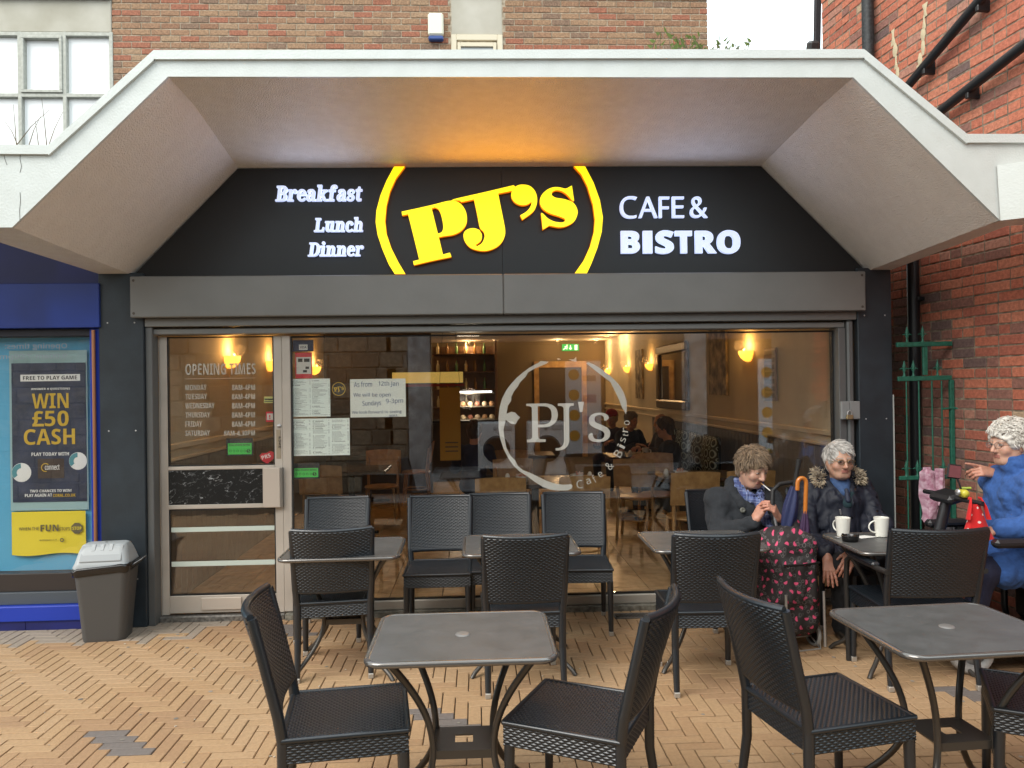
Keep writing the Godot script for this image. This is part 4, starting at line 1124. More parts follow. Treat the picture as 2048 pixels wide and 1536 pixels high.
func build_decals():
	var zi := -0.036
	var wt := mat("vinyl_white", lin(0.62, 0.60, 0.53), 0.7)
	var pale := mat("vinyl_etch", lin(0.50, 0.48, 0.42), 0.7)
	# opening times on the door
	var ot := thing("opening_times", "pale vinyl opening times lettering on the cafe door glass", "lettering")
	var B := font("Droid Sans*")
	text_px(ot, "heading", "OPENING TIMES", B, 371, 726, 511, 750, zi, pale, 0.001)
	part(ot, "underline", sheet_px(371, 755.5, 511, 758, zi, 0.001), pale)
	var days := ["MONDAY", "TUESDAY", "WEDNESDAY", "THURSDAY", "FRIDAY", "SATURDAY"]
	var wd := [42, 43, 58, 49, 33, 49]
	for i in 6:
		var y := 769 + i * 18.3
		text_px(ot, "lettering", days[i], B, 371, y, 371 + wd[i], y + 11.5, zi, pale, 0.001)
		text_px(ot, "lettering", "8AM-4PM" if i < 5 else "8AM-4.30PM", B, 464 if i < 5 else 448, y, 510, y + 11.5, zi, pale, 0.001)
	# window logo
	var lg := thing("window_logo", "large pale ring logo with initials on the cafe window", "lettering")
	var zl := -0.0275
	var o := [960.0, 700.0, 5.12]
	var ringL := [[705, 120], [620, 112], [600, 130], [560, 150], [500, 185], [440, 230], [380, 280], [320, 345], [270, 410], [225, 500], [200, 590], [190, 690], [190, 800], [205, 900], [240, 1010], [290, 1110], [340, 1180], [400, 1240], [480, 1290], [560, 1350], [640, 1400], [720, 1430], [800, 1440], [900, 1438], [940, 1415], [948, 1390], [930, 1375], [850, 1380], [760, 1365], [680, 1340], [600, 1300], [520, 1260], [440, 1230], [390, 1190], [360, 1130], [310, 1080], [270, 1000], [250, 900], [240, 820], [262, 720], [275, 640], [285, 570], [320, 520], [320, 480], [350, 420], [390, 370], [410, 330], [470, 270], [490, 230], [560, 190], [620, 165], [680, 140]]
	var parts := {"ring_stroke": [ringL, [[1085, 135], [1110, 125], [1170, 150], [1250, 200], [1340, 270], [1420, 350], [1470, 430], [1500, 520], [1505, 600], [1495, 655], [1460, 600], [1420, 500], [1380, 420], [1345, 350], [1340, 330], [1270, 280], [1180, 210]]], "leaf_mark": [[[270, 655], [320, 632], [360, 640], [385, 670], [412, 690], [385, 720], [365, 760], [320, 755], [290, 735], [262, 715]], [[785, 88], [805, 84], [830, 95], [800, 102]], [[905, 95], [960, 95], [985, 70], [988, 120], [950, 115]]]}
	for k in parts:
		for pl in parts[k]:
			var mb := MB.new(); mb.prism(polyz(pl, zl, o[0], o[1], o[2]), zl, zl + 0.001); part(lg, k, mb, wt)
	var S := font("Droid Serif", 0.0)
	for q in [["P", 480, 545, 795, 945], ["J", 775, 545, 960, 1030], ["'", 1005, 530, 1065, 635], ["s", 1110, 640, 1330, 945]]:
		text_px(lg, "letter", q[0], S, o[0] + q[1] / o[2], o[1] + q[2] / o[2], o[0] + q[3] / o[2], o[1] + q[4] / o[2], zl, wt, 0.001)
	var arc := "Cafe & Bistro"
	var pts := [[1020, 1375], [1110, 1345], [1170, 1320], [1235, 1275], [1280, 1240], [1325, 1185], [1370, 1120], [1415, 1060], [1445, 985], [1465, 920], [1490, 870], [1490, 820], [1505, 745]]
	var ang := [0.1, 0.35, 0.5, 0.6, 0.7, 0.85, 0.9, 1.05, 1.1, 1.2, 1.35, 1.4, 1.5]
	for i in arc.length():
		if arc[i] == " ": continue
		var c := pp(o[0] + pts[i][0] / o[2], o[1] + pts[i][1] / o[2], zl)
		var w := 0.02 if arc[i] in "fit" else 0.046 if arc[i] in "CB&" else 0.034
		var hh := 0.062 if arc[i] in "CB&fi" else 0.042
		text_box(lg, "letter", arc[i], font("Droid Sans"), c - Vector2(w, hh) * 0.5, c + Vector2(w, hh) * 0.5, zl, wt, 0.001, ang[i])
	# paper notices
	var paper := mat("paper", lin(0.80, 0.83, 0.74), 0.8, 0.0, {"back": lin(0.2, 0.2, 0.18)})
	var q1 := thing("menu_sheet", "upper printed menu sheet taped inside the cafe window", "menu", Vector3.ZERO, 0.0, "menus in the cafe window")
	part(q1, "paper", sheet_px(585, 757, 660, 834, zi - 0.003), mat("menu_print_a", Color(1, 1, 1), 0.7, 0.0, {"tex": print_tex(3, 2)}))
	var q2 := thing("menu_sheet", "lower wider printed menu sheet in the cafe window", "menu", Vector3.ZERO, 0.0, "menus in the cafe window")
	part(q2, "paper", sheet_px(585, 836, 699, 912, zi - 0.003), mat("menu_print_b", Color(1, 1, 1), 0.7, 0.0, {"tex": print_tex(8, 3)}))
	var nt := thing("handwritten_notice", "handwritten pale yellow notice about Sunday opening in cafe window", "notice")
	part(nt, "paper", sheet_px(701, 757, 811, 835, zi - 0.003), paper)
	var pen := mat("pen_ink", lin(0.06, 0.09, 0.22), 0.7)
	var H := font("Droid Sans", -0.25, 0.0)
	for q in [["As from", 708, 763, 744, 774], ["12th Jan", 757, 762, 797, 774], ["We will be open", 707, 785, 781, 796], ["Sundays", 725, 801, 762, 814], ["9-3pm", 772, 797, 806, 809], ["We look forward to seeing", 704, 820, 803, 829], ["you.", 778, 829, 796, 835]]:
		text_px(nt, "handwriting", q[0], H, q[1], q[2], q[3], q[4], zi, pen, 0.001, rng.randf_range(-0.03, 0.05))
	for q in [[453, 876, 506, 912, "green food hygiene rating sticker on the cafe door"], [585, 926, 639, 958, "green food hygiene rating sticker low on the cafe window"]]:
		var st := thing("hygiene_sticker", q[4], "sticker", Vector3.ZERO, 0.0, "food hygiene stickers")
		part(st, "backing", sheet_px(q[0], q[1], q[2], q[3], zi - 0.002), mat("print_dark", Color.WHITE))
		part(st, "green_panel", sheet_px(q[0] + 3, q[1] + 10, q[2] - 3, q[3] - 3, zi, 0.001), mat("hyg_green", lin(0.07, 0.55, 0.09), 0.6))
		text_px(st, "lettering", "FOOD HYGIENE RATING", B, q[0] + 5, q[1] + 12, q[2] - 6, q[1] + 16, zi + 0.0015, mat("print_dark", Color.WHITE), 0.0006)
		for k in 6:
			var c := pz(q[0] + 8 + k * 7.2, q[3] - 10, zi + 0.0012)
			var d := MB.new(); d.lathe([Vector2(0.006 if k < 5 else 0.0, 0.0008), Vector2(0.009 if k < 5 else 0.015, 0.0008)], 14, c, Basis(Vector3(1, 0, 0), PI / 2)); part(st, "rating_dot", d, mat("hyg_dark", lin(0.02, 0.12, 0.03), 0.6) if k < 5 else mat("print_dark", Color.WHITE))
		text_px(st, "lettering", "5", B, q[0] + 42.5, q[3] - 13, q[0] + 46, q[3] - 7, zi + 0.0025, mat("hyg_green", Color.WHITE), 0.0006)
	var pr := thing("heart_sticker", "red heart-shaped music licence sticker on cafe door", "sticker")
	var hb := MB.new(); hb.prism(round_poly(polyz([[519, 911], [524, 906], [532, 906], [540, 902], [547, 904], [549, 911], [546, 918], [534, 928], [523, 920]], zi)), zi - 0.002, zi); part(pr, "heart", hb, mat("sticker_red", lin(0.55, 0.02, 0.035), 0.5))
	text_px(pr, "lettering", "PRS", B, 523, 909, 541, 917, zi + 0.0005, mat("print_white", Color.WHITE), 0.0006, 0.3)
	var s1 := thing("warning_sticker", "small red and white square sticker on cafe door edge", "sticker")
	part(s1, "backing", sheet_px(532, 823, 548, 844, zi - 0.002), mat("sticker_red", Color.WHITE)); part(s1, "white_panel", sheet_px(534, 827, 546, 840, zi, 0.001), wt); text_px(s1, "lettering", "!", B, 538, 830, 541, 838, zi + 0.0015, mat("sticker_red", Color.WHITE), 0.0006)
	var s2 := thing("warning_sticker", "small yellow and black sticker on cafe door edge", "sticker")
	part(s2, "backing", sheet_px(528, 793, 548, 806, zi - 0.002), mat("sticker_lemon", lin(0.6, 0.6, 0.2), 0.5)); part(s2, "black_bar", sheet_px(529, 797, 547, 800, zi, 0.001), mat("print_dark", Color.WHITE)); part(s2, "black_bar", sheet_px(529, 802, 547, 804, zi, 0.001), mat("print_dark", Color.WHITE))
	var s3 := thing("card_sticker", "navy card payment sticker at top of cafe window", "sticker")
	part(s3, "backing", sheet_px(586, 680, 627, 703, zi - 0.002), mat("sticker_navy", lin(0.015, 0.02, 0.06), 0.5)); part(s3, "white_panel", sheet_px(598, 689, 615, 700, zi, 0.001), wt); text_px(s3, "lettering", "VISA", B, 600, 692, 613, 697, zi + 0.0015, mat("sticker_navy", Color.WHITE), 0.0006)
	var s4 := thing("card_sticker", "red payment card with white panel under the navy sticker", "sticker")
	part(s4, "backing", sheet_px(591, 705, 624, 757, zi - 0.002), mat("sticker_red", Color.WHITE)); part(s4, "white_panel", sheet_px(593, 714, 622, 748, zi, 0.001), wt)
	for q in [[596, 717, 605, 724], [608, 717, 619, 724], [611, 733, 618, 738], [606, 740, 614, 745]]: part(s4, "card_mark", sheet_px(q[0], q[1], q[2], q[3], zi + 0.0012, 0.0008), mat("print_dark", Color.WHITE))
	var s5 := thing("round_sticker", "small dark round logo sticker with yellow ring beside menus", "sticker")
	var rb := MB.new(); rb.lathe([Vector2(0, 0.001), Vector2(0.056, 0.001)], 28, pz(677.5, 778, zi - 0.002), Basis(Vector3(1, 0, 0), PI / 2)); part(s5, "backing", rb, mat("print_dark", Color.WHITE))
	rb = MB.new(); rb.lathe([Vector2(0.046, 0.001), Vector2(0.051, 0.001)], 28, pz(677.5, 778, zi), Basis(Vector3(1, 0, 0), PI / 2)); part(s5, "ring", rb, mat("print_gold", Color.WHITE))
	text_px(s5, "lettering", "PJ's", font("Droid Serif*", 0.5), 668, 773, 688, 784, zi + 0.001, mat("print_gold", Color.WHITE), 0.0006, 0.2)

func build_opposite():
	# the shop across the lane, seen only as reflections in the glass
	var z := 6.9
	var t := thing("appliance_shop", "appliance shop across the lane reflected in the cafe window", "shop front")
	var tex := noise_tex(81, 0.03, Color(0.6, 0.6, 0.6), Color(1, 1, 1), 256, 4)
	var stone := mat("opp_stone", lin(0.33, 0.29, 0.23), 0.9, 0.0, {"tex": tex, "tri": 0.8})
	var pil := mat("opp_pilaster", lin(0.68, 0.70, 0.72), 0.8, 0.0, {"tex": tex, "tri": 0.5})
	var r := RandomNumberGenerator.new()
	r.seed = 4
	var core := MB.new(); core.span(Vector3(-9, 0, z + 0.02), Vector3(-1.15, 3.4, z + 0.3)); part(t, "stone_wall", core, mat("opp_joint", lin(0.36, 0.34, 0.29), 0.95))
	var sw := MB.new()
	for row in 13:
		var x := -9.0 + r.randf() * 0.3
		while x < -1.25:
			var w := r.randf_range(0.25, 0.5)
			sw.tint = Color(0.5, 0.4, 0.28) * r.randf_range(0.45, 1.1)
			sw.box(Vector3(minf(x + w / 2, -1.3), row * 0.255 + 0.13, z + 0.01), Vector3(w - 0.02, 0.235, 0.06), Basis(), 0.01)
			x += w
	var so := part(t, "stonework", sw, mat("opp_blocks", Color.WHITE, 0.9, 0.0, {"vc": true, "tex": tex, "tri": 1.2})); so.set_meta("kind", "stuff")
	for x in [-0.95, 3.65, 7.6]:
		var mb := MB.new(); mb.span(Vector3(x - 0.18, 0, z - 0.05), Vector3(x + 0.18, 2.7, z + 0.2), 0.01); part(t, "pilaster", mb, pil)
	var mb := MB.new(); mb.span(Vector3(-0.77, 2.45, z), Vector3(9, 3.4, z + 0.2)); part(t, "fascia", mb, mat("opp_fascia", lin(0.05, 0.055, 0.07), 0.5))
	mb = MB.new(); mb.span(Vector3(-0.77, 0, z - 0.34), Vector3(9, 0.268, z - 0.001)); part(t, "stall_riser", mb, pil)
	mb = MB.new(); mb.span(Vector3(-0.77, 0.25, z + 1.2), Vector3(9, 2.45, z + 1.25)); part(t, "display_back", mb, mat("opp_dark", lin(0.035, 0.03, 0.03), 0.9))
	mb = MB.new(); mb.span(Vector3(-0.77, 2.4505, z + 0.2), Vector3(9, 2.55, z + 1.3)); mb.span(Vector3(-0.83, 0, z + 0.2), Vector3(-0.771, 2.55, z + 1.3)); part(t, "display_lining", mb, mat("opp_dark", Color.WHITE))
	mb = MB.new(); mb.span(Vector3(-9, 3.4, z + 0.05), Vector3(9, 3.6, z + 1.2)); part(t, "roof", mb, pil)
	mb = MB.new(); mb.span(Vector3(-0.77, 0.25, z), Vector3(9, 0.268, z + 1.2)); part(t, "display_floor", mb, pil)
	for q in [[0.30, "white washing machine left of its twin in the reflected shop"], [1.12, "white washing machine next to the banner in the reflected shop"]]:
		var wmn := thing("washing_machine", q[1], "appliance", Vector3(q[0], 0.27, z - 0.02), PI, "washing machines across the lane")
		mb = MB.new(); mb.span(Vector3(-0.3, 0, -0.28), Vector3(0.3, 0.85, 0.28), 0.015); part(wmn, "casing", mb, mat("appliance_white", lin(0.86, 0.88, 0.9), 0.35))
		mb = MB.new(); mb.lathe([Vector2(0.0, 0.03), Vector2(0.14, 0.03), Vector2(0.17, 0.045), Vector2(0.21, 0.03), Vector2(0.22, 0.0)], 28, Vector3(0, 0.42, 0.28), Basis(Vector3(1, 0, 0), PI / 2)); part(wmn, "drum_door", mb, mat("opp_black", lin(0.015, 0.015, 0.02), 0.2))
		mb = MB.new(); mb.span(Vector3(-0.26, 0.72, 0.2805), Vector3(-0.08, 0.8, 0.29), 0.004); part(wmn, "drawer", mb, mat("appliance_grey", lin(0.5, 0.52, 0.55), 0.4))
		mb = MB.new(); mb.lathe([Vector2(0, 0.03), Vector2(0.03, 0.03), Vector2(0.035, 0)], 16, Vector3(0.02, 0.76, 0.28), Basis(Vector3(1, 0, 0), PI / 2)); part(wmn, "dial", mb, mat("appliance_grey", Color.WHITE))
	for q in [[1.72, "pale banner with orange discs in the reflected shop by the machines"], [4.9, "pale banner with orange discs in the reflected shop far right"]]:
		var bn := thing("banner", q[1], "banner", Vector3(q[0], 0.6, z - 0.3), PI, "reflected shop banners")
		mb = MB.new(); mb.span(Vector3(-0.29, 0, -0.005), Vector3(0.29, 1.5, 0), 0.0); part(bn, "sheet", mb, mat("banner_pale", lin(0.62, 0.68, 0.74), 0.7))
		for k in 4:
			mb = MB.new(); mb.lathe([Vector2(0, 0.003), Vector2(0.09, 0.003)], 20, Vector3(0.15, 1.28 - k * 0.33, 0), Basis(Vector3(1, 0, 0), PI / 2)); part(bn, "orange_disc", mb, mat("banner_orange", lin(0.6, 0.3, 0.02), 0.7))
			mb = MB.new(); mb.box(Vector3(-0.1, 1.22 - k * 0.33, 0.002), Vector3(0.22, 0.09 + 0.04 * (k % 2), 0.003)); part(bn, "picture", mb, mat("banner_pic_%d" % k, lin(0.2 + 0.1 * (k % 2), 0.22, 0.25 + 0.1 * (k % 3)), 0.7))

func warm_omni(at: Vector3, e: float, col := Color(1.0, 0.74, 0.42), size := 0.06):
	var l := OmniLight3D.new()
	l.name = numbered("lamp_light")
	l.light_color = col; l.light_energy = e; l.omni_range = 14.0; l.omni_attenuation = 2.0; l.light_size = size; l.shadow_enabled = true
	add_child(l)
	l.position = at

func sconce(at: Vector3, turn: float, label: String, e := 0.7):
	var t := thing("wall_lamp", label, "lamp", at, turn, "lit wall lamps inside the cafe")
	var mb := MB.new()
	# quarter-bowl uplighter, open at the top, standing out along +z
	mb.sheet(18, 8, func(u, v): 
		var a: float = PI * u
		var b: float = PI * 0.5 * v
		return Vector3(-0.13 * cos(a) * sin(b), -0.12 * cos(b), 0.115 * sin(a) * sin(b)))
	part(t, "shade", mb, mat("lamp_shade", lin(0.8, 0.6, 0.3), 0.5, 0.0, {"emit": Color(1.0, 0.62, 0.12), "ee": 0.7, "back": lin(0.8, 0.6, 0.3)}))
	mb = MB.new(); mb.blob(Vector3(0, 0.0, 0.05), Vector3(0.022, 0.03, 0.022)); part(t, "bulb", mb, mat("lamp_bulb", lin(0.9, 0.8, 0.5), 0.5, 0.0, {"emit": Color(1.0, 0.72, 0.3), "ee": 0.8}))
	mb = MB.new(); mb.box(Vector3(0, -0.06, 0.006), Vector3(0.06, 0.12, 0.01), Basis(), 0.002); part(t, "wall_plate", mb, mat("brass_plate", Color.WHITE))
	warm_omni(at + Basis(Vector3.UP, turn) * Vector3(0, 0.06, 0.10), e * 0.12)

func build_inside():
	var x0 := -2.40
	var x1 := 3.02
	var zb := -12.2
	var ce := 2.75
	var tex := noise_tex(91, 0.006, Color(0.88, 0.87, 0.86), Color(1, 1, 1), 256, 4)
	var cream := mat("cream_wall", lin(0.68, 0.60, 0.42), 0.8, 0.0, {"tex": tex, "tri": 0.5})
	var wood := noise_tex(92, 0.02, Color(0.75, 0.7, 0.65), Color(1, 1, 1), 256, 4)
	# floor and tiles
	var mb := MB.new(); mb.span(Vector3(x0, -0.05, zb), Vector3(x1, 0.03, -0.055))
	var fl := struct_("cafe_floor", mb, mat("tile_joint", lin(0.04, 0.03, 0.02), 0.9))
	var s := 0.42
	var tile := MB.new(); tile.box(Vector3.ZERO, Vector3(s - 0.006, 0.012, s - 0.006), Basis(), 0.002)
	var tm := tile.mesh()
	var tmats := []
	for k in 3: tmats.append(mat("floor_tile_%d" % k, lin(0.68 - 0.03 * k, 0.50 - 0.025 * k, 0.28 - 0.015 * k), 0.35, 0.0, {"tex": wood, "tri": 1.1}))
	for iz in 20:
		for ix in 13:
			var c := Vector3(x0 + (ix + 0.5) * s, 0.033, -0.06 - (iz + 0.5) * s)
			if c.x + s / 2 > x1 + 0.1: continue
			var o := part(fl, "floor_tile", tm, tmats[rng.randi_range(0, 2)]); o.position = c
	# walls with thickness
	mb = MB.new(); mb.span(Vector3(x1, 0, zb), Vector3(x1 + 0.1, ce, -0.06)); struct_("cafe_wall_right", mb, cream)
	mb = MB.new(); mb.span(Vector3(x0 - 0.1, 0, zb), Vector3(x0, ce, -0.06)); struct_("cafe_wall_left", mb, cream)
	mb = MB.new(); mb.span(Vector3(x0 - 0.1, 0, zb - 0.1), Vector3(x1 + 0.1, ce, zb)); struct_("cafe_wall_back", mb, mat("back_wall", lin(0.13, 0.095, 0.05), 0.8))
	mb = MB.new(); mb.span(Vector3(x0 - 0.1, ce, zb - 0.1), Vector3(x1 + 0.1, ce + 0.1, 0.0)); struct_("cafe_ceiling", mb, mat("ceiling", lin(0.55, 0.48, 0.36), 0.85))
	mb = MB.new(); mb.span(Vector3(x0 - 0.1, 2.16, -0.2), Vector3(x1 + 0.1, ce - 0.001, -0.07)); struct_("cafe_lintel", mb, cream)
	# dado rails and wainscot
	var rail := mat("dado", lin(0.58, 0.49, 0.33), 0.5)
	for q in [[x1 - 0.03, x1 - 0.001, "right wall dado"], [x0 + 0.001, x0 + 0.03, "left wall dado"]]:
		mb = MB.new()
		mb.span(Vector3(q[0], 1.24, zb + 0.01), Vector3(q[1], 1.29, -0.21), 0.008); mb.span(Vector3(q[0], 1.15, zb + 0.01), Vector3(q[1], 1.18, -0.21), 0.006)
		struct_("dado_rail", mb, rail)
	var wains := mat("wainscot", lin(0.14, 0.125, 0.105), 0.6)
	for side in 2:
		var t := thing("wainscot", "grey tongue-and-groove panelling along the cafe's %s wall" % ["right", "left"][side], "panelling")
		var bd := MB.new(); bd.box(Vector3.ZERO, Vector3(0.014, 1.1, 0.115), Basis(), 0.004)
		var bm := bd.mesh()
		for k in 60:
			var o := part(t, "board", bm, wains); o.position = Vector3(x1 - 0.008 if side == 0 else x0 + 0.008, 0.595, -0.3 - k * 0.118)
	# wall lamps
	sconce(Vector3(x1, 2.06, -2.6), -PI / 2, "lit half-bowl wall lamp nearest the window on right cafe wall", 0.9)
	sconce(Vector3(x1, 2.06, -7.4), -PI / 2, "lit wall lamp beside the big mirror on right cafe wall")
	sconce(Vector3(x1, 2.06, -9.4), -PI / 2, "second-farthest lit wall lamp on right cafe wall")
	sconce(Vector3(x1, 2.06, -11.6), -PI / 2, "farthest lit wall lamp on right cafe wall")
	sconce(Vector3(x0, 2.03, -1.75), PI / 2, "lit half-bowl wall lamp seen through the door glass", 0.9)
	sconce(Vector3(x0, 2.03, -3.2), PI / 2, "lit wall lamp partly hidden by the door edge")
	sconce(Vector3(x0, 2.03, -5.6), PI / 2, "small far lit wall lamp behind the red card sticker")
	# ceiling spots
	for p in [[938, 690], [985, 697], [1315, 671], [1620, 681], [1250, 668], [1100, 690], [760, 688]]:
		var at := py_(p[0], p[1], ce - 0.02)
		if at.z < zb + 0.3 or at.x > x1 - 0.1: at = Vector3(clampf(at.x, x0 + 0.3, x1 - 0.3), ce - 0.02, maxf(at.z, zb + 0.6))
		var t := thing("ceiling_spot", "small bright ceiling spotlight at %s of the cafe" % ["the left middle", "the middle", "the right", "the far right", "the right middle", "the back", "the left"][names.get("ceiling_spot", -1) + 1], "lamp", at, 0.0, "cafe ceiling spotlights")
		mb = MB.new(); mb.lathe([Vector2(0, 0.0), Vector2(0.035, 0.0)], 14); part(t, "lens", mb, mat("spot_lens", lin(0.9, 0.85, 0.7), 0.4, 0.0, {"emit": Color(1.0, 0.86, 0.6), "ee": 6.0}))
		mb = MB.new(); mb.lathe([Vector2(0.036, -0.004), Vector2(0.055, -0.004), Vector2(0.06, 0.019)], 14); part(t, "trim", mb, rail)
		warm_omni(at - Vector3(0, 0.04, 0), 0.22, Color(1.0, 0.82, 0.6), 0.04)
	# pictures and mirror on the right wall
	var gold := mat("dark_gilt", lin(0.16, 0.12, 0.07), 0.4, 0.4)
	var mr := thing("wall_mirror", "large ornate framed mirror on the right cafe wall", "mirror", Vector3(x1 - 0.01, 1.82, -5.9))
	mb = MB.new()
	for q in [[-0.9, -0.5, 0.9, -0.36], [-0.9, 0.36, 0.9, 0.5], [-0.9, -0.36, -0.74, 0.36], [0.74, -0.36, 0.9, 0.36]]: mb.span(Vector3(-0.06, q[1], q[0]), Vector3(0, q[3], q[2]), 0.02)
	part(mr, "frame", mb, gold)
	mb = MB.new(); mb.span(Vector3(-0.02, -0.36, -0.74), Vector3(-0.012, 0.36, 0.74)); part(mr, "glass", mb, mat("mirror", lin(0.6, 0.6, 0.58), 0.03, 1.0))
	for q in [[-3.65, 1.98, 0.34, 0.42, "tall brown abstract painting nearest the window on right wall"], [-8.3, 1.9, 0.3, 0.45, "narrow brown painting beyond the mirror on right wall"]]:
		var pt := thing("painting", q[4], "picture", Vector3(x1 - 0.005, q[1], q[0]))
		mb = MB.new(); mb.span(Vector3(-0.03, -q[3], -q[2]), Vector3(0, q[3], q[2]), 0.003); part(pt, "canvas", mb, mat("canvas_%d" % int(q[0] * -1), Color(1, 1, 1), 0.7, 0.0, {"tex": noise_tex(95, 0.02, lin(0.05, 0.035, 0.02), lin(0.6, 0.48, 0.28), 256, 3), "tri": 1.1}))
	var ws := thing("word_sign", "mauve word-art plaque on right cafe wall by the window", "plaque", Vector3(x1 - 0.005, 1.79, -1.95))
	mb = MB.new(); mb.span(Vector3(-0.02, -0.27, -0.16), Vector3(0, 0.27, 0.16), 0.005); part(ws, "board", mb, mat("mauve", lin(0.24, 0.16, 0.17), 0.6))
	var wd := ["HOME", "LAUGH", "FAMILY", "SMILE", "LOVE", "DREAM", "HAPPY"]
	for i in 7:
		var tm2 := MB.new(); tm2.box(Vector3(-0.0215, 0.22 - i * 0.073, 0), Vector3(0.002, 0.045, 0.25)); part(ws, "word_line", tm2, mat("mauve_dark", lin(0.1, 0.06, 0.07), 0.6))
	# back of the room: counter, display case, boards, shelves, exit door
	var ct := thing("serving_counter", "dark serving counter with glass cake display at back of cafe", "counter", Vector3(-0.1, 0.03, -8.2))
	mb = MB.new(); mb.span(Vector3(-1.4, 0, -0.35), Vector3(0.55, 1.05, 0.35), 0.01); part(ct, "base", mb, mat("counter_dark", lin(0.05, 0.035, 0.025), 0.5))
	mb = MB.new(); mb.span(Vector3(-1.45, 1.051, -0.4), Vector3(0.6, 1.09, 0.4), 0.008); part(ct, "top", mb, mat("counter_top", lin(0.02, 0.018, 0.018), 0.25))
	mb = MB.new(); mb.span(Vector3(-0.5, 1.092, -0.3), Vector3(0.4, 1.1, 0.3)); mb.span(Vector3(-0.5, 1.32, -0.3), Vector3(0.4, 1.33, 0.3)); mb.span(Vector3(-0.5, 1.55, -0.3), Vector3(0.4, 1.57, 0.3)); part(ct, "display_shelf", mb, mat("steel_shelf", lin(0.4, 0.38, 0.33), 0.3, 0.6))
	mb = MB.new(); mb.span(Vector3(-0.45, 1.575, 0.22), Vector3(0.36, 1.60, 0.26)); part(ct, "light_tube", mb, mat("tube_lamp", lin(0.9, 0.9, 0.9), 0.5, 0.0, {"emit": Color(0.95, 0.97, 1.0), "ee": 2.5}))
	warm_omni(Vector3(-0.15, 1.5, -7.85), 0.35, Color(1, 0.92, 0.8), 0.2)
	for k in 14:
		mb = MB.new(); mb.blob(Vector3(-0.42 + (k % 7) * 0.13, 1.13 if k < 7 else 1.37, 0.1), Vector3(0.05, 0.05, 0.05), Basis(), 10, 6); part(ct, "cake", mb, mat("cake_%d" % (k % 4), lin([0.5, 0.35, 0.6, 0.3][k % 4], [0.4, 0.2, 0.5, 0.12][k % 4], [0.3, 0.1, 0.35, 0.08][k % 4]), 0.7))
	var bd := thing("menu_board", "glowing yellow menu board above the cafe counter", "sign", Vector3(-0.72, 1.86, -6.25))
	mb = MB.new(); mb.span(Vector3(-0.6, -0.085, -0.05), Vector3(0.5, 0.085, 0), 0.004); part(bd, "lit_panel", mb, mat("board_lamp", lin(0.8, 0.65, 0.2), 0.5, 0.0, {"emit": Color(1.0, 0.85, 0.45), "ee": 0.16}))
	mb = MB.new(); mb.span(Vector3(-0.8, -0.14, -0.06), Vector3(0.52, -0.101, 0.01)); part(bd, "lower_rail", mb, mat("board_red", lin(0.25, 0.02, 0.02), 0.5))
	mb = MB.new(); mb.span(Vector3(x0, 0.03, -6.5), Vector3(-0.72, ce - 0.002, -6.4)); struct_("added_partition", mb, mat("added_partition_brown", lin(0.055, 0.04, 0.028), 0.7))  # invented dark wall, added so reflections in the glass show against it
	var sh := thing("shelf_unit", "tall dark wooden shelf unit with bottles at back of cafe", "shelf", Vector3(-0.1, 0.03, -11.6))
	mb = MB.new(); mb.span(Vector3(-0.9, 0, -0.3), Vector3(0.5, 2.6, -0.25)); part(sh, "back_board", mb, mat("shelf_wood", lin(0.16, 0.08, 0.03), 0.5, 0.0, {"tex": wood, "tri": 0.8}))
	for y in [1.2, 1.6, 2.0, 2.4]:
		mb = MB.new(); mb.span(Vector3(-0.9, y, -0.249), Vector3(0.5, y + 0.03, 0.1), 0.003); part(sh, "shelf", mb, mat("shelf_wood", Color.WHITE))
		for k in 6:
			mb = MB.new(); mb.lathe([Vector2(0, 0), Vector2(0.035, 0), Vector2(0.035, 0.15), Vector2(0.012, 0.2), Vector2(0.012, 0.25), Vector2(0, 0.25)], 10, Vector3(-0.78 + k * 0.21, y + 0.031, -0.08)); part(sh, "bottle", mb, mat("bottle_%d" % (k % 3), lin([0.5, 0.2, 0.1][k % 3], [0.4, 0.1, 0.2][k % 3], [0.2, 0.03, 0.08][k % 3]), 0.2))
	mb = MB.new(); mb.span(Vector3(0.5, 0, -0.3), Vector3(0.56, 2.7, 0.12), 0.004); part(sh, "end_panel", mb, mat("shelf_wood", Color.WHITE))
	var dr := thing("inner_door", "pale wooden door with frame under the exit sign", "door", Vector3(1.95, 0.03, zb))
	mb = MB.new()
	for q in [[-0.62, 0, -0.5, 2.25], [0.5, 0, 0.62, 2.25], [-0.5, 2.1, 0.5, 2.25]]: mb.span(Vector3(q[0], q[1], 0), Vector3(q[2], q[3], 0.06), 0.005)
	part(dr, "frame", mb, mat("door_oak", lin(0.42, 0.27, 0.10), 0.5, 0.0, {"tex": wood, "tri": 0.8}))
	mb = MB.new(); mb.span(Vector3(-0.499, 0, 0.002), Vector3(0.499, 2.099, 0.03)); part(dr, "leaf", mb, mat("door_dark", lin(0.05, 0.035, 0.02), 0.5))
	var ex := thing("exit_sign", "green running man exit sign at back of cafe", "sign", Vector3(2.2, 2.6, zb + 0.02))
	mb = MB.new(); mb.span(Vector3(-0.2, -0.08, -0.01), Vector3(0.2, 0.08, 0.02), 0.004); part(ex, "panel", mb, mat("exit_sign_glow", lin(0.02, 0.35, 0.12), 0.5, 0.0, {"emit": Color(0.02, 0.55, 0.2), "ee": 0.35}))
	var ew := mat("exit_sign_white", lin(0.8, 0.9, 0.8), 0.5, 0.0, {"emit": Color(0.9, 1.0, 0.9), "ee": 0.7})
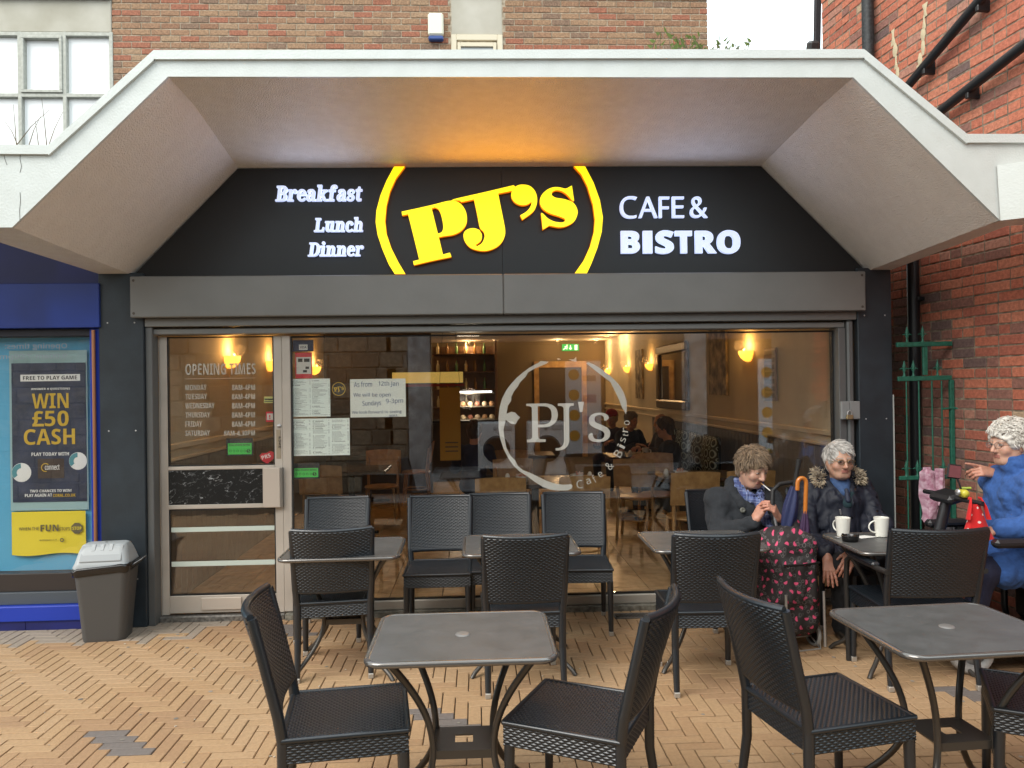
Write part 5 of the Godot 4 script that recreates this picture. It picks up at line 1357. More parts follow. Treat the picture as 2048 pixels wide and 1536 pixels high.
	mb = MB.new(); mb.prism(PackedVector2Array([Vector2(-0.01, 0.05), Vector2(0.01, 0.05), Vector2(0.01, -0.01), Vector2(0.04, -0.01), Vector2(0, -0.055), Vector2(-0.04, -0.01), Vector2(-0.01, -0.01)]), 0.021, 0.024); part(ex, "arrow", mb, ew)
	mb = MB.new(); mb.span(Vector3(0.1, -0.06, 0.021), Vector3(0.16, 0.06, 0.024)); part(ex, "doorway", mb, ew)
	mb = MB.new(); mb.tube([Vector3(-0.17, -0.05, 0.022), Vector3(-0.12, -0.01, 0.022), Vector3(-0.09, 0.03, 0.022)], 0.01, 6); mb.tube([Vector3(-0.12, -0.01, 0.022), Vector3(-0.07, -0.04, 0.022)], 0.01, 6); mb.tube([Vector3(-0.14, 0.02, 0.022), Vector3(-0.09, 0.03, 0.022), Vector3(-0.06, 0.0, 0.022)], 0.008, 6); mb.blob(Vector3(-0.08, 0.055, 0.022), Vector3(0.014, 0.014, 0.004)); part(ex, "running_figure", mb, ew)
	var yb := thing("hanging_poster", "long mustard poster hanging in the cafe left of the logo", "poster", Vector3(-0.32, 1.0, -3.2))
	mb = MB.new(); mb.span(Vector3(-0.12, -0.15, 0), Vector3(0.12, 0.7, 0.003)); part(yb, "sheet", mb, mat("mustard", lin(0.42, 0.26, 0.03), 0.7))
	for k in 3:
		mb = MB.new(); mb.span(Vector3(-0.06, 0.05 - k * 0.05, 0.0035), Vector3(0.09, 0.065 - k * 0.05, 0.0045)); part(yb, "print_line", mb, mat("print_olive", Color.WHITE))
	mb = MB.new(); mb.tube([Vector3(-0.12, 0.7, 0), Vector3(-0.05, 1.7, 0)], 0.002, 4); mb.tube([Vector3(0.12, 0.7, 0), Vector3(0.05, 1.7, 0)], 0.002, 4); part(yb, "cord", mb, mat("print_dark", Color.WHITE))
	# tables and wooden chairs
	var oak := mat("chair_oak", lin(0.47, 0.29, 0.115), 0.4, 0.0, {"tex": wood, "tri": 2.0})
	var wc := make_wood_chair(oak)
	var tb := make_inner_table()
	var tl := ["dark cafe table just inside the window by the logo", "dark cafe table behind the seated woman in grey coat", "dark cafe table behind the menus on the left", "dark cafe table by the patterned cushions", "dark cafe table near the counter", "dark cafe table at the left wall near the counter"]
	var tp := [Vector3(0.55, 0.04, -1.65), Vector3(2.2, 0.04, -1.9), Vector3(-1.45, 0.04, -3.1), Vector3(2.1, 0.04, -4.2), Vector3(0.6, 0.04, -4.6), Vector3(-1.6, 0.04, -5.6)]
	for i in 6:
		if i == 0: tb.position = tp[0]; tb.set_meta("label", tl[0])
		else: copy_thing(tb, tp[i], 0, tl[i])
	var cp := [[0.19, -1.05, PI, "pale wooden chair with back to window left of logo letters"], [0.92, -1.05, PI, "pale wooden chair with back to window under the logo ring"], [1.93, -1.2, PI, "pale wooden chair behind the smoking woman's shoulder"], [2.45, -1.25, PI, "pale wooden chair between the two seated outdoor customers"], [1.72, -2.5, PI * 0.9, "wooden chair beyond the front table near black-coated diner"], [-1.62, -2.4, PI, "pale wooden chair inside below the menus"], [-1.2, -3.8, 0.0, "wooden chair facing the window behind left table"], [0.4, -2.3, 0.1, "wooden chair facing the window behind the front table"], [2.0, -2.65, 0.0, "wooden chair facing the window right of front table"], [0.4, -3.95, PI, "wooden chair before the counter table"], [-0.9, -5.4, -PI / 2, "wooden chair at the left wall table turned sideways"]]
	for i in cp.size():
		var at := Vector3(cp[i][0], 0.04, cp[i][1])
		if i == 0: wc.position = at; wc.rotation.y = cp[i][2]; wc.set_meta("label", cp[i][3])
		else: copy_thing(wc, at, cp[i][2], cp[i][3])
	# crockery on the inner tables
	var china := mat("china", lin(0.72, 0.70, 0.62), 0.2)
	for q in [[0.42, -1.55, "white sugar bowl with sachets on the table by the logo", 0], [0.28, -1.6, "white salt shaker beside the sugar bowl by the logo", 1], [0.95, -1.6, "white sugar bowl under the logo ring", 0], [1.08, -1.62, "white pepper shaker under the logo ring", 1], [2.0, -1.7, "white sugar bowl behind the smoking woman", 0], [1.86, -1.75, "white shaker behind the smoking woman", 1], [2.15, -4.0, "white mug before the black-coated diner", 2], [1.95, -4.0, "white shaker before the black-coated diner", 1], [1.85, -4.1, "white bowl before the black-coated diner", 0]]:
		var t := thing("sugar_bowl" if q[3] == 0 else "shaker" if q[3] == 1 else "coffee_mug", q[2], ["bowl", "shaker", "mug"][q[3]], Vector3(q[0], 0.79, q[1]), 0.0, "crockery on the inner tables")
		mb = MB.new()
		if q[3] == 0:
			mb.lathe([Vector2(0, 0), Vector2(0.06, 0), Vector2(0.065, 0.055), Vector2(0.06, 0.055), Vector2(0.055, 0.01), Vector2(0, 0.01)], 18); part(t, "bowl", mb, china)
			for k in 6:
				var sc := MB.new(); sc.box(Vector3(rng.randf_range(-0.035, 0.035), 0.06, rng.randf_range(-0.03, 0.03)), Vector3(0.05, 0.03, 0.006), Basis(Vector3(rng.randf(), 1, rng.randf()).normalized(), rng.randf() * 3), 0.001); part(t, "sachet", sc, mat("sachet_%d" % (k % 2), lin(0.6, 0.45 - 0.2 * (k % 2), 0.35 - 0.2 * (k % 2)), 0.7))
		elif q[3] == 1:
			mb.lathe([Vector2(0, 0), Vector2(0.022, 0), Vector2(0.027, 0.03), Vector2(0.02, 0.06), Vector2(0.012, 0.075), Vector2(0, 0.078)], 14); part(t, "body", mb, china)
		else:
			mb.lathe([Vector2(0, 0), Vector2(0.038, 0), Vector2(0.045, 0.1), Vector2(0.041, 0.1), Vector2(0.034, 0.01), Vector2(0, 0.01)], 18); part(t, "cup", mb, china)
			mb = MB.new(); mb.tube([Vector3(0.04, 0.08, 0), Vector3(0.07, 0.07, 0), Vector3(0.07, 0.04, 0), Vector3(0.038, 0.03, 0)], 0.006, 8); part(t, "handle", mb, china)
	# cushioned bench along the right wall
	var bn := thing("wall_bench", "dark bench with teal patterned back cushions along right cafe wall", "bench", Vector3(2.72, 0.04, -4.4))
	mb = MB.new(); mb.span(Vector3(-0.28, 0, -1.6), Vector3(0.28, 0.42, 1.5), 0.02); part(bn, "base", mb, mat("bench_dark", lin(0.02, 0.03, 0.035), 0.6))
	mb = MB.new(); mb.span(Vector3(-0.3, 0.421, -1.6), Vector3(0.28, 0.5, 1.5), 0.03); part(bn, "seat_pad", mb, mat("bench_teal", lin(0.02, 0.06, 0.075), 0.7))
	for k in 4:
		var cs := thing("cushion", ["teal circle-patterned cushion nearest the window on the bench", "teal circle-patterned cushion behind the black-coated diner", "teal circle-patterned cushion beside the bald diner", "teal circle-patterned cushion farthest along the bench"][k], "cushion", Vector3(2.80, 0.56, -3.25 - k * 0.62), 0.0, "cushions on the bench")
		mb = MB.new()
		mb.sheet(16, 16, func(u, v): return Vector3(-0.03 - 0.09 * pow(sin(PI * u) * sin(PI * v), 0.5), 0.52 * v, 0.29 * (1 - 2 * u)), false, Vector2(4, 4))
		mb.sheet(2, 2, func(u, v): return Vector3(0.0, 0.52 * v, 0.29 * (2 * u - 1)), false)
		part(cs, "cover", mb, mat("cushion_print", Color.WHITE, 0.8, 0.0, {"tex": circle_tex()}))

func circle_tex() -> ImageTexture:
	if MT.has("_circles"): return MT["_circles"]
	var im := Image.create(64, 64, false, Image.FORMAT_RGB8)
	for y in 64:
		for x in 64:
			var d := Vector2(x - 31.5, y - 31.5).length()
			var e := Vector2(fposmod(x + 32.0, 64.0) - 31.5, fposmod(y + 32.0, 64.0) - 31.5).length()
			var wht := (d > 17.0 and d < 25.0) or (e > 6.0 and e < 11.0)
			im.set_pixel(x, y, Color(0.62, 0.68, 0.66) if wht else Color(0.07, 0.17, 0.2))
	MT["_circles"] = ImageTexture.create_from_image(im)
	return MT["_circles"]

func make_wood_chair(oak: Material) -> Node3D:
	var t := thing("wooden_chair", "", "chair", Vector3.ZERO, 0.0, "wooden chairs inside the cafe")
	var mb := MB.new(); mb.lathe([Vector2(0, 0.43), Vector2(0.2, 0.43), Vector2(0.21, 0.445), Vector2(0.2, 0.46), Vector2(0, 0.465)], 22); part(t, "seat", mb, oak)
	mb = MB.new()
	mb.sheet(14, 6, func(u, v): return Vector3(0.22 * sin((u - 0.5) * 2.0) / sin(1.0), lerpf(0.58, 0.87, v) + 0.015 * cos((u - 0.5) * 3) * v, -0.17 - 0.04 * cos((u - 0.5) * 2.2) - 0.05 * v))
	mb.sheet(14, 6, func(u, v): return Vector3(0.22 * sin((u - 0.5) * 2.0) / sin(1.0), lerpf(0.58, 0.87, v) + 0.015 * cos((u - 0.5) * 3) * v, -0.182 - 0.04 * cos((u - 0.5) * 2.2) - 0.05 * v), true)
	part(t, "backrest", mb, oak)
	for s in [-1.0, 1.0]:
		mb = MB.new(); mb.tube([Vector3(s * 0.2, 0, -0.2), Vector3(s * 0.18, 0.44, -0.16), Vector3(s * 0.19, 0.8, -0.2)], [0.014, 0.018, 0.014], 8); part(t, "leg", mb, oak)
		mb = MB.new(); mb.tube([Vector3(s * 0.19, 0, 0.18), Vector3(s * 0.16, 0.43, 0.14)], [0.014, 0.018], 8); part(t, "leg", mb, oak)
	mb = MB.new(); mb.lathe([Vector2(0.165, 0.2), Vector2(0.175, 0.2), Vector2(0.175, 0.215), Vector2(0.165, 0.215), Vector2(0.165, 0.2)], 22); part(t, "hoop", mb, oak)
	return t
func make_inner_table() -> Node3D:
	var t := thing("cafe_table", "", "table", Vector3.ZERO, 0.0, "tables inside the cafe")
	var mb := MB.new(); mb.span(Vector3(-0.42, 0.71, -0.34), Vector3(0.42, 0.75, 0.34), 0.006); part(t, "tabletop", mb, mat("table_dark", lin(0.045, 0.03, 0.022), 0.25))
	mb = MB.new(); mb.tube([Vector3(0, 0.03, 0), Vector3(0, 0.709, 0)], 0.035, 10); part(t, "column", mb, mat("inner_black", lin(0.015, 0.015, 0.015), 0.5))
	mb = MB.new(); mb.box(Vector3(0, 0.015, 0), Vector3(0.6, 0.03, 0.06), Basis(), 0.01); mb.box(Vector3(0, 0.0151, 0), Vector3(0.06, 0.031, 0.5), Basis(), 0.01); part(t, "foot", mb, mat("inner_black", Color.WHITE))
	return t

# ---------- woven outdoor furniture ----------
# a sheet woven of flat strands: fn(u, v) gives the middle surface, lu x lv its size in metres
func weave(mb: MB, lu: float, lv: float, fn: Callable, flip := false, per := 0.031, row := 0.0105, amp := 0.0046):
	var nu := int(ceil(lu / per * 6.0))
	var nv := int(ceil(lv / row)) * 4
	var P := PackedVector3Array()
	var N := PackedVector3Array()
	for j in nv + 1:
		for i in nu + 1: P.append(fn.call(float(i) / nu, float(j) / nv))
	var w := nu + 1
	for j in nv + 1:
		for i in w:
			var du := P[j * w + mini(i + 1, nu)] - P[j * w + maxi(i - 1, 0)]
			var dv := P[mini(j + 1, nv) * w + i] - P[maxi(j - 1, 0) * w + i]
			N.append(du.cross(dv).normalized() * (-1.0 if flip else 1.0))
	for j in nv + 1:
		for i in w:
			var x := float(i) / 6.0
			var r := int(j / 4)
			var over := 0.5 + 0.5 * cos(TAU * x + PI * (r % 2))
			var across := [0.0, 0.8, 1.0, 0.8][j % 4] as float
			P[j * w + i] += N[j * w + i] * amp * (across * (0.2 + 0.8 * pow(over, 0.45)) - 0.5)
	var base := mb.v.size()
	for j in nv + 1:
		for i in w:
			var du := P[j * w + mini(i + 1, nu)] - P[j * w + maxi(i - 1, 0)]
			var dv := P[mini(j + 1, nv) * w + i] - P[maxi(j - 1, 0) * w + i]
			mb.vert(P[j * w + i], du.cross(dv).normalized() * (-1.0 if flip else 1.0), Vector2(float(i) / nu * lu, float(j) / nv * lv))
	for j in nv:
		for i in nu:
			var q := base + j * w + i
			if flip: mb.ix.append_array(PackedInt32Array([q, q + 1, q + w + 1, q, q + w + 1, q + w]))
			else: mb.ix.append_array(PackedInt32Array([q, q + w + 1, q + 1, q, q + w, q + w + 1]))

func ring_wrapped(mb: MB, pts: Array, r: Array, amp := 0.0022, pitch := 0.011):
	# a post wound with strand: rings along a tube
	var fine := []
	var rr := []
	var run := 0.0
	for i in pts.size() - 1:
		var ln: float = pts[i].distance_to(pts[i + 1])
		var k := maxi(1, int(ln / (pitch / 3.0)))
		for j in k:
			var t := float(j) / k
			fine.append(pts[i].lerp(pts[i + 1], t))
			var ph := (run + ln * t) / pitch
			rr.append(lerpf(r[i], r[i + 1], t) + amp * absf(sin(PI * ph)) - amp * 0.5)
		run += ln
	fine.append(pts[-1]); rr.append(r[-1])
	mb.tube(fine, rr, 8)

func wicker_mats() -> Array:
	return [mat("wicker", lin(0.008, 0.012, 0.0165), 0.34, 0.0, {"spec": 0.65}), mat("foot_cap", lin(0.5, 0.47, 0.42), 0.4, 0.6), mat("chair_tube", lin(0.028, 0.027, 0.026), 0.38, 0.2)]

func make_wicker_chair(arms := false) -> Node3D:
	var t := thing("wicker_armchair" if arms else "wicker_chair", "", "chair", Vector3.ZERO, 0.0, "" if arms else "black wicker chairs outside the cafe")
	var wk: Material = wicker_mats()[0]
	var hw := 0.255 if arms else 0.222
	var sd := 0.225
	# backrest: curved panel, hollow towards the sitter, leaning back
	var bf := func(u, v):
		var s: float = u * 2.0 - 1.0
		return Vector3(s * lerpf(hw - 0.015, hw + 0.004, v), lerpf(0.525, 0.885, v) + 0.006 * s * s * v, -0.215 - 0.085 * v - 0.01 * v * v - (0.022 + 0.022 * v) * (1.0 - s * s))
	var mb := MB.new()
	weave(mb, hw * 2, 0.37, bf)
	weave(mb, hw * 2, 0.37, func(u, v): return (bf.call(u, v) as Vector3) + Vector3(0, -0.002, -0.03), true)
	var top := []
	var bot := []
	for i in 13:
		top.append((bf.call(i / 12.0, 1.0) as Vector3) + Vector3(0, 0.004, -0.015)); bot.append((bf.call(i / 12.0, 0.0) as Vector3) + Vector3(0, -0.004, -0.015))
	var rr := []
	for i in 13: rr.append(0.015)
	ring_wrapped(mb, top, rr, 0.003, 0.014)
	ring_wrapped(mb, bot, rr, 0.003, 0.014)
	part(t, "backrest", mb, wk)
	# seat
	mb = MB.new()
	weave(mb, hw * 2, sd * 2, func(u, v): return Vector3((u * 2 - 1) * (hw + 0.004), 0.452 - 0.012 * sin(PI * u) * sin(PI * v), sd - v * sd * 2.0), false, 0.026, 0.011, 0.0042)
	part(t, "seat", mb, wk)
	mb = MB.new()
	weave(mb, hw * 2, 0.085, func(u, v): return Vector3((u * 2 - 1) * hw, 0.362 + 0.085 * v, sd))
	weave(mb, hw * 2, 0.085, func(u, v): return Vector3((1 - u * 2) * hw, 0.362 + 0.085 * v, -sd))
	weave(mb, sd * 2, 0.085, func(u, v): return Vector3(hw, 0.362 + 0.085 * v, sd - u * sd * 2.0))
	weave(mb, sd * 2, 0.085, func(u, v): return Vector3(-hw, 0.362 + 0.085 * v, u * sd * 2.0 - sd))
	for c in [[-hw, sd, hw, sd], [hw, sd, hw, -sd], [hw, -sd, -hw, -sd], [-hw, -sd, -hw, sd]]:
		ring_wrapped(mb, [Vector3(c[0], 0.448, c[1]), Vector3(c[2], 0.448, c[3])], [0.010, 0.010], 0.002, 0.013)
	mb.span(Vector3(-hw + 0.004, 0.362, -sd + 0.004), Vector3(hw - 0.004, 0.37, sd - 0.004))
	part(t, "seat_skirt", mb, wk)
	# legs with metal feet
	for s in [-1.0, 1.0]:
		mb = MB.new(); ring_wrapped(mb, [Vector3(s * (hw - 0.014), 0.03, sd - 0.012), Vector3(s * (hw - 0.016), 0.37, sd - 0.018)], [0.0165, 0.021])
		var lg := part(t, "leg", mb, wk)
		mb = MB.new(); mb.box(Vector3(s * (hw - 0.014), 0.015, sd - 0.012), Vector3(0.031, 0.03, 0.031), Basis(), 0.003); part(lg, "foot_cap", mb, wicker_mats()[1])
		mb = MB.new(); ring_wrapped(mb, [Vector3(s * (hw - 0.012), 0.03, -sd - 0.03), Vector3(s * (hw - 0.014), 0.25, -sd + 0.004), Vector3(s * (hw - 0.014), 0.44, -sd + 0.004), Vector3(s * (hw - 0.006), 0.53, -sd - 0.01), Vector3(s * (hw + 0.002), 0.89, -sd - 0.095)], [0.0165, 0.02, 0.021, 0.02, 0.018])
		lg = part(t, "rear_post", mb, wk)
		mb = MB.new(); mb.box(Vector3(s * (hw - 0.012), 0.015, -sd - 0.032), Vector3(0.031, 0.03, 0.031), Basis(), 0.003); part(lg, "foot_cap", mb, wicker_mats()[1])
		if arms:
			mb = MB.new(); mb.tube([Vector3(s * (hw + 0.01), 0.0, sd), Vector3(s * (hw + 0.015), 0.5, sd + 0.01), Vector3(s * (hw + 0.02), 0.62, sd - 0.02), Vector3(s * (hw + 0.02), 0.655, sd - 0.08), Vector3(s * (hw + 0.02), 0.66, -sd + 0.02), Vector3(s * (hw + 0.012), 0.66, -sd - 0.06)], 0.016, 10, true, 1.0); part(t, "arm_tube", mb, wicker_mats()[2])
			mb = MB.new(); mb.box(Vector3(s * (hw + 0.02), 0.675, 0.0), Vector3(0.05, 0.03, 0.36), Basis(), 0.012); part(t, "armrest", mb, wk)
	return t

func make_table() -> Node3D:
	var t := thing("metal_table", "", "table", Vector3.ZERO, 0.0, "square metal tables outside the cafe")
	var hx := 0.35
	var hz := 0.30
	var met := mat("table_metal", lin(0.135, 0.138, 0.138), 0.52, 0.35, {"tex": noise_tex(101, 0.01, Color(0.9, 0.9, 0.89), Color(1, 1, 1), 512, 5), "rtex": noise_tex(102, 0.02, Color(0.72, 0.72, 0.72), Color(1, 1, 1), 512, 5), "tri": 0.9})
	var edge := mat("table_rim", lin(0.2, 0.19, 0.18), 0.22, 0.7)
	var tube := mat("table_leg", lin(0.075, 0.068, 0.06), 0.28, 0.5)
	var rr := func(ix, iz, r, seg):
		var out := []
		for c in [[ix - r, iz - r, 0.0], [-(ix - r), iz - r, PI / 2], [-(ix - r), -(iz - r), PI], [ix - r, -(iz - r), PI * 1.5]]:
			for k in seg + 1:
				var a: float = c[2] + PI / 2 * k / seg
				out.append(Vector2(c[0] + cos(a) * r, c[1] + sin(a) * r))
		return out
	var mb := MB.new()
	var pl := PackedVector2Array(rr.call(hx - 0.006, hz - 0.006, 0.06, 8))
	mb.prism(pl, 0.0, 0.006, Transform3D(Basis(Vector3(1, 0, 0), -PI / 2), Vector3(0, 0.722, 0)))
	part(t, "tabletop", mb, met)
	mb = MB.new()
	var path := []
	for q in rr.call(hx - 0.009, hz - 0.009, 0.06, 8): path.append(Vector3(q.x, 0.719, q.y))
	path.append(path[0])
	mb.tube(path, 0.0125, 8, false)
	part(t, "rim", mb, edge)
	mb = MB.new(); mb.lathe([Vector2(0, 0.006), Vector2(0.02, 0.006), Vector2(0.027, 0.003), Vector2(0.03, 0.0)], 20, Vector3(0, 0.7285, 0)); part(t, "centre_cap", mb, mat("cap_grey", lin(0.22, 0.21, 0.2), 0.4, 0.3))
	# four bowed legs meeting a small shelf plate
	for sx in [-1.0, 1.0]:
		for sz in [-1.0, 1.0]:
			mb = MB.new()
			var pts := []
			for k in 25:
				var v := k / 24.0
				var y := lerpf(0.715, 0.0, v)
				var w: float
				if v < 0.55: w = lerpf(0.27, 0.115, sin(v / 0.55 * PI / 2))
				else: w = lerpf(0.115, 0.30, 1.0 - cos((v - 0.55) / 0.45 * PI / 2)) if v < 0.93 else lerpf(0.27, 0.305, (v - 0.93) / 0.07)
				pts.append(Vector3(sx * w, y, sz * w * 0.86))
			mb.tube(pts, 0.0135, 10)
			part(t, "leg", mb, tube)
	mb = MB.new()
	for q in [[-0.12, -0.1, 0.12, -0.035], [-0.12, 0.035, 0.12, 0.1], [-0.12, -0.035, -0.035, 0.035], [0.035, -0.035, 0.12, 0.035]]: mb.span(Vector3(q[0], 0.315, q[1]), Vector3(q[2], 0.322, q[3]))
	mb.span(Vector3(-0.12, 0.29, 0.1), Vector3(0.12, 0.322, 0.104)); mb.span(Vector3(-0.12, 0.29, -0.104), Vector3(0.12, 0.322, -0.1))
	part(t, "shelf_plate", mb, tube)
	return t

func mesh_tex() -> ImageTexture:
	# fine expanded-metal relief
	var im := Image.create(512, 512, false, Image.FORMAT_L8)
	for y in 512:
		for x in 512:
			var a := sin(x * TAU / 8.0) * sin(y * TAU / 8.0 + (PI if int(x / 4) % 2 == 0 else 0.0))
			im.set_pixel(x, y, Color(0.5 + 0.5 * a, 0, 0))
	return ImageTexture.create_from_image(im)

func build_furniture():
	var t0 := make_table()
	var tp := [[-0.82, 1.045, 0.02, "metal table nearest the door, in front of the wicker chair by the menus"], [0.25, 1.04, 0.0, "metal table before the paired wicker chairs below the window logo"], [1.38, 1.06, -0.02, "metal table left of the tartan-scarfed smoking woman"], [2.53, 1.24, -0.03, "metal table with white mugs before the man in parka"], [-0.07, 2.765, 0.0, "empty metal table at front centre between two turned chairs"], [1.84, 2.84, 0.06, "metal table at front right edge with mesh top"]]
	tp[2][3] = "metal table left of the smoking woman"
	for i in tp.size():
		var at := Vector3(tp[i][0], 0, tp[i][1])
		if i == 0: t0.position = at; t0.rotation.y = tp[i][2]; t0.set_meta("label", tp[i][3])
		else: copy_thing(t0, at, tp[i][2], tp[i][3])
	var c0 := make_wicker_chair()
	var cp := [[-1.03, 0.38, 0.03, "wicker chair against the window behind the leftmost table"], [-0.285, 0.41, 0.0, "wicker chair against the window, left of an overlapping pair"], [0.155, 0.365, 0.0, "wicker chair against the window, right of an overlapping pair"], [0.69, 0.385, -0.05, "wicker chair against the window below the logo's right side"], [1.80, 0.39, 0.05, "wicker chair that the smoking woman sits on"], [2.56, 0.39, 0.0, "wicker chair that the man in parka sits on"], [-0.885, 1.01, PI + 0.12, "wicker chair with back to lane at the leftmost table"], [0.24, 1.33, PI + 0.03, "wicker chair with back to lane at the second table"], [1.28, 1.41, PI - 0.03, "wicker chair with back to lane left of the trolley"], [-0.52, 2.775, PI / 2 + 0.13, "wicker chair facing right beside the front centre table"], [0.38, 2.83, -PI / 2 - 0.46, "wicker chair facing left beside the front centre table"], [1.35, 2.83, PI / 2 + 0.2, "large wicker chair facing the front right table, back to us"], [2.25, 2.87, -PI / 2 - 0.5, "wicker chair seat cut off by the right edge"], [3.22, 0.72, -PI / 2 - 0.25, "wicker chair turned sideways by the hanging pink scarf"]]
	cp[11][3] = "wicker chair turned away towards the front right table"
	for i in cp.size():
		var at := Vector3(cp[i][0], 0, cp[i][1])
		if i == 0: c0.position = at; c0.rotation.y = cp[i][2]; c0.set_meta("label", cp[i][3])
		else: copy_thing(c0, at, cp[i][2], cp[i][3])
	var a0 := make_wicker_chair(true)
	a0.position = Vector3(2.50, 0, 1.43); a0.rotation.y = PI - 0.05; a0.set_meta("label", "wicker armchair with back to lane in front of the mugs")
	# things on the man's table
	var china := mat("mug_china", lin(0.74, 0.73, 0.66), 0.18, 0.0, {"coat": 0.6})
	for q in [[2.287, 1.057, 1.9, "white mug with spoon on the right-hand side of ashtray table's left end"], [2.52, 1.084, PI, "white mug with its handle to the left on the man's table"]]:
		var m := thing("coffee_mug", q[3], "mug", Vector3(q[0], 0.729, q[1]), q[2], "white mugs on the man's table")
		var mb := MB.new(); mb.lathe([Vector2(0, 0), Vector2(0.032, 0.0), Vector2(0.036, 0.006), Vector2(0.046, 0.118), Vector2(0.0445, 0.12), Vector2(0.043, 0.117), Vector2(0.033, 0.012), Vector2(0, 0.01)], 26); part(m, "cup", mb, china)
		mb = MB.new()
		var hp := []
		for k in 11:
			var a := -PI / 2 + PI * k / 10.0
			hp.append(Vector3(0.038 + 0.042 * cos(a), 0.062 + 0.036 * sin(a), 0))
		mb.tube(hp, 0.0065, 8, true, 0.7); part(m, "handle", mb, china)
	get_node("coffee_mug_001").set_meta("label", "white mug beside the black ashtray on the man's table")
	var sp := thing("teaspoon", "steel teaspoon lying by the mug and ashtray", "spoon", Vector3(2.24, 0.7295, 1.11), 0.4)
	var mb := MB.new(); mb.tube([Vector3(0, 0.004, 0), Vector3(0, 0.006, 0.05), Vector3(0, 0.004, 0.1)], 0.0025, 6); part(sp, "handle", mb, mat("screw", Color.WHITE))
	mb = MB.new(); mb.blob(Vector3(0, 0.004, -0.018), Vector3(0.012, 0.003, 0.02)); part(sp, "bowl", mb, mat("screw", Color.WHITE))
	var ash := thing("ashtray", "round black ashtray on the man's table", "ashtray", Vector3(2.262, 0.729, 1.2))
	mb = MB.new(); mb.lathe([Vector2(0, 0), Vector2(0.045, 0), Vector2(0.052, 0.034), Vector2(0.047, 0.036), Vector2(0.04, 0.008), Vector2(0, 0.006)], 24); part(ash, "dish", mb, mat("ash_black", lin(0.012, 0.012, 0.013), 0.25))
	for k in 3:
		mb = MB.new(); mb.box(Vector3(cos(k * 2.09) * 0.049, 0.036, sin(k * 2.09) * 0.049), Vector3(0.012, 0.008, 0.012), Basis(Vector3.UP, -k * 2.09), 0.002); part(ash, "rest", mb, mat("ash_black", Color.WHITE))
	var nap := thing("napkin", "folded white napkin behind the mug on the man's table", "napkin", Vector3(2.42, 0.7295, 1.1), 0.3)
	mb = MB.new(); mb.sheet(8, 4, func(u, v): return Vector3((u - 0.5) * 0.14, 0.002 + 0.006 * sin(u * 4.0) * v, (0.5 - v) * 0.05)); part(nap, "paper", mb, mat("print_white", Color.WHITE))
	# bin
	var bn := thing("litter_bin", "grey plastic swing bin with pale lid and black liner by the pillar", "bin", Vector3(-2.585, 0, 0.33), 0.12)
	bn.scale = Vector3(0.92, 0.93, 0.92)
	mb = MB.new()
	var sq := func(hw, hd, r, y):
		var out := []
		for c in [[hw - r, hd - r, 0.0], [-(hw - r), hd - r, PI / 2], [-(hw - r), -(hd - r), PI], [hw - r, -(hd - r), PI * 1.5]]:
			for k in 5:
				var a: float = c[2] + PI / 2 * k / 4.0
				out.append(Vector3(c[0] + cos(a) * r, y, c[1] + sin(a) * r))
		out.append(out[0])
		return out
	var loft := func(m: MB, rings: Array):
		m.sheet(20, rings.size() - 1, func(u, v): return rings[int(round(v * (rings.size() - 1)))][int(round(u * 20))], true)
	loft.call(mb, [sq.call(0.148, 0.11, 0.05, 0.0), sq.call(0.15, 0.112, 0.05, 0.012), sq.call(0.152, 0.114, 0.05, 0.022), sq.call(0.165, 0.125, 0.05, 0.2), sq.call(0.192, 0.15, 0.05, 0.53)])
	part(bn, "body", mb, mat("bin_grey", lin(0.075, 0.073, 0.070), 0.5))
	mb = MB.new()
	mb.tint = Color(1, 1, 1)
	loft.call(mb, [sq.call(0.196, 0.154, 0.05, 0.495), sq.call(0.205, 0.162, 0.05, 0.51), sq.call(0.203, 0.16, 0.05, 0.525), sq.call(0.209, 0.166, 0.05, 0.54), sq.call(0.205, 0.162, 0.05, 0.555), sq.call(0.190, 0.146, 0.05, 0.552)])
	var crum := FastNoiseLite.new()
	crum.seed = 3; crum.frequency = 9.0
	for i in mb.v.size():
		var q := mb.v[i]
		mb.v[i] = q + Vector3(q.x, 0, q.z).normalized() * (0.012 * crum.get_noise_3dv(q * 1.3)) + Vector3(0, 0.02 * crum.get_noise_2d(q.x * 2.0, q.z * 2.0) + 0.018 * q.x / 0.2, 0)
	part(bn, "bin_liner", mb, mat("liner_black", lin(0.008, 0.008, 0.009), 0.22, 0.0, {"spec": 0.6}))
	mb = MB.new(); mb.tube([Vector3(0.19, 0.54, 0.05), Vector3(0.25, 0.575, 0.03), Vector3(0.285, 0.6, 0.02)], [0.05, 0.035, 0.012], 8, true, 0.4); part(bn, "liner_fold", mb, mat("liner_black", Color.WHITE))
	var lid := mat("lid_pale", lin(0.40, 0.43, 0.44), 0.4)
	mb = MB.new(); loft.call(mb, [sq.call(0.196, 0.152, 0.05, 0.53), sq.call(0.2, 0.156, 0.05, 0.555), sq.call(0.188, 0.145, 0.05, 0.585), sq.call(0.17, 0.11, 0.05, 0.66), sq.call(0.155, 0.075, 0.04, 0.70), sq.call(0.14, 0.06, 0.04, 0.708), sq.call(0.01, 0.01, 0.005, 0.71)])
	var ld := part(bn, "lid", mb, lid)
	mb = MB.new(); mb.box(Vector3(0, 0.645, 0.108), Vector3(0.29, 0.13, 0.012), Basis(Vector3(1, 0, 0), -0.62), 0.005); part(ld, "swing_flap", mb, mat("lid_flap", lin(0.33, 0.355, 0.365), 0.45))
	for x in [-0.06, 0.0, 0.06]:
		mb = MB.new(); mb.box(Vector3(x, 0.685, 0.087), Vector3(0.03, 0.06, 0.012), Basis(Vector3(1, 0, 0), -0.62), 0.005); part(ld, "rib", mb, lid)
